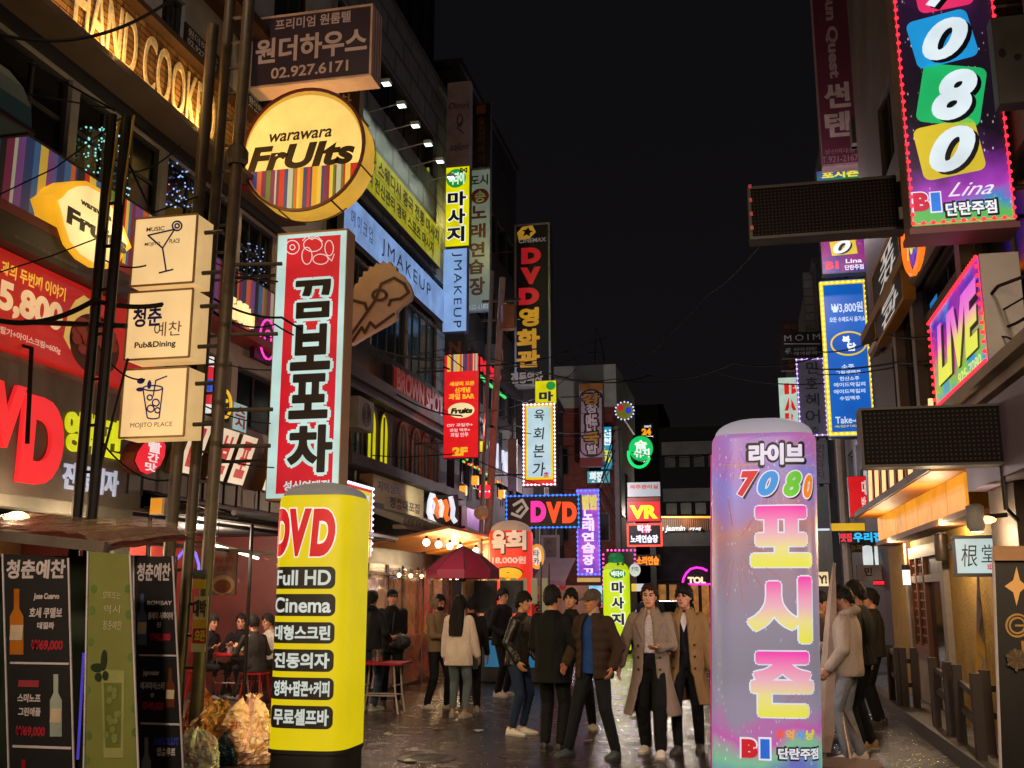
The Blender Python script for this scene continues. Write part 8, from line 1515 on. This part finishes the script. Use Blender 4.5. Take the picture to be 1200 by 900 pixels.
person('young man in long open grey brown trench coat over white shirt, one hand raised', 766, 884, -4, 1.80, 'coat', '#7f6f60', 'crew', '#b8b0b0', '#0b0b0d', 1.15, '#d8ccbe', 'side', '#2a1710', coatlen=.40, gap=.5, step=.13, arms=A_((.12, -.28, 1.1), (-.33, -.05, .9)), bulk=.012)
person('smiling young man in tan trench coat over dark jumper, beside the mauve pillar', 808, 881, -6, 1.80, 'coat', '#84663f', 'vneck', '#15151b', '#0b0b0d', .95, '#3f3c3c', 'fringe', coatlen=.50, gap=.42, step=-.12, arms=A_((.27, -.05, .86), (-.2, -.2, 1.05)), headyaw=-14, headtilt=2, bulk=.012)
person('man in dark green jacket with white bag strap walking away behind lime pillar', 750, 768, 172, 1.74, 'jacket', '#16201c', pcol='#15161a', bulk=.04, voxel=.012, loc=(-2.35, 27.5, 0))
person('man with short dark hair walking away at the street end behind the trench coats', 757, 766, 185, 1.72, 'jacket', '#221c1e', pcol='#15161a', bulk=.02, voxel=.012, loc=(-2.5, 33.0, 0))
person('person in a navy jacket walking away left of the smiling man', 790, 766, 190, 1.72, 'jacket', '#141a24', pcol='#101014', bulk=.04, voxel=.012, loc=(-1.5, 30.5, 0))
person('young man in a pale grey hooded sweatshirt and light jeans at the right, head bent', 1001, 893, -108, 1.78, 'hoodie', '#a09284', pcol='#7a7f86', shoe='#c8bcac', hair='side', hcol='#14100d', bulk=.03, arms=A_((.24, -.14, .92), (-.08, -.32, 1.12)), headtilt=24, headyaw=18, hem=.84, feet=((.1, -.03, .085), (-.1, .05, .085)))
person('man in a black jacket with curly hair holding a cigarette behind the hooded man', 1016, 879, -115, 1.84, 'jacket', '#101012', pcol='#0c0c0e', shoe='#8a6a44', hair='fringe', hcol='#1a120e', bulk=.03, arms=A_((.27, -.08, .9), (-.2, -.2, 1.0)), headtilt=10, zoff=0)
person('man in a dark olive jacket farthest of the right group, by the yellow wall', 1031, 850, -100, 1.76, 'jacket', '#2a261c', pcol='#15151a', shoe='#2a2624', bulk=.02, zoff=0)
person('person in a beige top and black trousers hidden behind the folded parasol', 968, 868, 100, 1.72, 'jacket', '#6a5444', pcol='#0e0e10', shoe='#4a4440', bulk=.02, arms=A_((.1, -.3, 1.1), (-.12, -.3, 1.1)), headtilt=15)
# the diners behind the vinyl front
for i, ((x, y), f, lb, tc, hc) in enumerate(zip(SEATS, (75, 20, -40, -125), ('diner in black nearest the brown poles, leaning over the red table', 'second diner in black facing the table from the rear wall side', 'diner in a white top across the restaurant table', 'diner in a dark brown jacket with his back towards the yellow pillar'), ('#141318', '#101013', '#b0a89c', '#2a2420'), ('short', 'side', 'short', 'short'))):
    person(lb, 0, 0, f, 1.72, 'jacket', tc, pcol='#101014', shoe='#6a6662', hair=hc, loc=(x, y, .02), zoff=.02, seat=.45, lean=.22, headtilt=12, arms=A_((.18, -.36, .82), (-.18, -.36, .82)), hem=.46, voxel=.012)
flush()
# small things people hold or wear
t = thing('rucksack', 'black rucksack on the back of the man in front of the orange pillar', 'rucksack', tuple(at(580, 750, Y=17.3)));
c = at(588, 816, Z=0); m = MB().ball((c.x-.24, c.y+.09, 1.2), (.11, .15, .24), 14, 10); m.build('bag', cloth('#101013', .8, .8), t, smooth=True)
t = thing('shoulder_bag', 'black shoulder bag at the side of the man in black beside the red folding table', 'bag', tuple(at(468, 760, Y=15.6))); c = at(468, 752, Y=15.6); MB().ball(c, (.19, .08, .13), 14, 8).build('bag', cloth('#0c0c0e', .6, .6), t, smooth=True); MB().tube([c+Vector((-.12, 0, .1)), c+Vector((-.08, -.02, .45))], .012, 5).build('strap', BLACK, t)
t = thing('mobile_phone', 'dark phone in the hand of the white jacketed woman', 'phone', tuple(at(557, 778, Y=14.2))); p = at(557, 778, Y=14.15); MB().box(p.x-.035, p.x+.035, p.y-.005, p.y+.005, p.z-.07, p.z+.07).build('casing', surf('#1a2430', .3), t); MB().box(p.x-.03, p.x+.03, p.y-.0075, p.y-.0055, p.z-.063, p.z+.063).build('screen', surf('#20303c', .1), t)
p = at(557, 836, Z=0)

# litter, loose cables, wall clutter
rn = random.Random(21)
for i, (x, y) in enumerate(((757, 834), (742, 842), (690, 870), (455, 862), (480, 893), (985, 830), (560, 858))):
    c = at(x, y, Z=0); t = thing('paper_scrap', 'crumpled pale paper scrap on the wet paving', 'litter', tuple(c), 'paper scraps on the wet paving'); a = rn.uniform(0, 3); m = MB(); q = [(c.x+rn.uniform(.04, .09)*math.cos(a+k*1.05), c.y+rn.uniform(.04, .09)*math.sin(a+k*1.05), rn.uniform(.006, .035)) for k in range(6)]; m.add(q+[(c.x, c.y, .03)], [(k, (k+1) % 6, 6) for k in range(6)]); m.build('paper', surf('#a89c90', .7), t)
t = thing('drain_cover', 'dark round iron drain cover near the lower edge of the street', 'drain cover', tuple(at(484, 893, Z=0)+Vector((.25, .1, 0)))); c = at(500, 889, Z=0); MB().lathe([(.3, .0), (.31, .006), (.27, .009), (.01, .009)], tuple(c), 28).build('lid', surf('#1c1a18', .4, .6, .4, 20), t); m = MB(); [m.box(c.x-.2, c.x+.2, c.y-.2+i*.08, c.y-.17+i*.08, .009, .014) for i in range(6)]; m.build('tread_pattern', surf('#2a2725', .4, .6), t)
for i in range(12):
    x0 = rn.choice((412, 440, 470, 520, 560)); y0 = rn.uniform(400, 560); x1 = rn.uniform(600, 735); y1 = y0+rn.uniform(-60, 60)
    wire('thin dark cable in the tangle between the left facades and far poles', [(x0, y0, 20+rn.uniform(0, 3)), (x1, y1, 27+rn.uniform(0, 12))], .012, rn.uniform(.2, .6))
for i in range(5): wire('thin black cable drooping between the brown ladder pole and the stone block', [(238+rn.uniform(-4, 4), 300+i*58, 10.6), (404+rn.uniform(0, 20), 300+i*50+rn.uniform(-30, 30), 17)], .009, rn.uniform(.2, .5))
for i in range(4): wire('cable looped between the black mast and the brown poles', [(112+i*3, 190+i*110, 9.2), (212-i*3, 170+i*125+rn.uniform(-20, 20), 10.4)], .01, rn.uniform(.1, .35))
for i, (y, z) in enumerate(((18.6, 5.1), (27.4, 6.2), (29.8, 8.8), (31.4, 6.4), (36.5, 5.4), (40, 5.2))):
    X = -7.3 if y < 26 else -7.2 if y < 34 else -7.0; t = thing('air_conditioner', ('outdoor air conditioner beside the first gothic pub window', 'outdoor air conditioner low on the dark narrow building', 'outdoor air conditioner high on the dark narrow building', 'outdoor air conditioner right of the slanted yellow letters', 'outdoor air conditioner on the low grey block', 'outdoor air conditioner at the far end of the low grey block')[i], 'air conditioner', (X+.2, y, z)); MB().box(X+.005, X+.38, y-.42, y+.42, z-.3, z+.3).build('casing', surf('#6a6660', .6, 0, .4, 3), t); m = MB(); [m.tube([(X+.39, y+r*math.cos(a*.4), z+r*math.sin(a*.4)) for a in range(17)], .008, 4) for r in (.08, .15, .22)]; m.build('fan_grille', DARK, t); MB().tube([(X+.1, y+.3, z-.3), (X+.06, y+.34, z-1.1), (X+.05, y+.3, z-2)], .025, 6).build('hose', surf('#8a8478', .6), t)
for i in range(6):
    p = Vector((-6.05, 18.2+i*.7, 2.02)); t = thing('bare_bulb', 'bare warm bulb hanging in the row at the food tent edge', 'bulb', tuple(p), 'bare bulbs along the food tent'); MB().ball(p, .04, 10, 7).build('glass', lit('#ffd9a0', 7, var=0), t, smooth=True); MB().tube([p+Vector((0, 0, .03)), p+Vector((0, 0, .13))], .012, 6).build('socket', BLACK, t)

# hidden lamps added behind signs and pillars for coloured spill
GL = {'bright red projecting fruit bar': (60, (1, .12, .1), .9), 'bright yellow corner sign': (50, (1, .9, .2), .9), 'pale blue corner sign': (50, (.4, .6, 1), .9), 'white sign with brush letters': (70, (.8, .9, 1), .9), 'wide black box with glowing red DVD': (50, (.3, .4, 1), .4), 'purple firework singing-room': (70, (.7, .25, 1), 1), 'tall bright blue menu': (90, (.25, .5, 1), 1.6), 'tall white-edged red sign': (22, (1, .4, .35), 1.7), 'big round glowing cream': (50, (1, .72, .3), 1), 'yellow inflatable DVD': (45, (1, .9, .25), 1.3), 'tall mauve firework': (16, (1, .85, .8), 1.4), 'orange red inflatable': (60, (1, .25, .12), 1.5), 'lime green inflatable': (70, (.8, 1, .2), 1.4), 'tall black cinema sign': (50, (1, .4, .2), 2)}
for o in list(C.objects):
    for k_, (pw_, col_, dz) in GL.items():
        if o.parent is None and str(o.get('label', '')).startswith(k_): lamp('spill_lamp', tuple(o.location+Vector((0, .62 if 'inflatable' in k_ or 'inflatable' in o['label'] else .45, dz))), pw_, col_, .06)
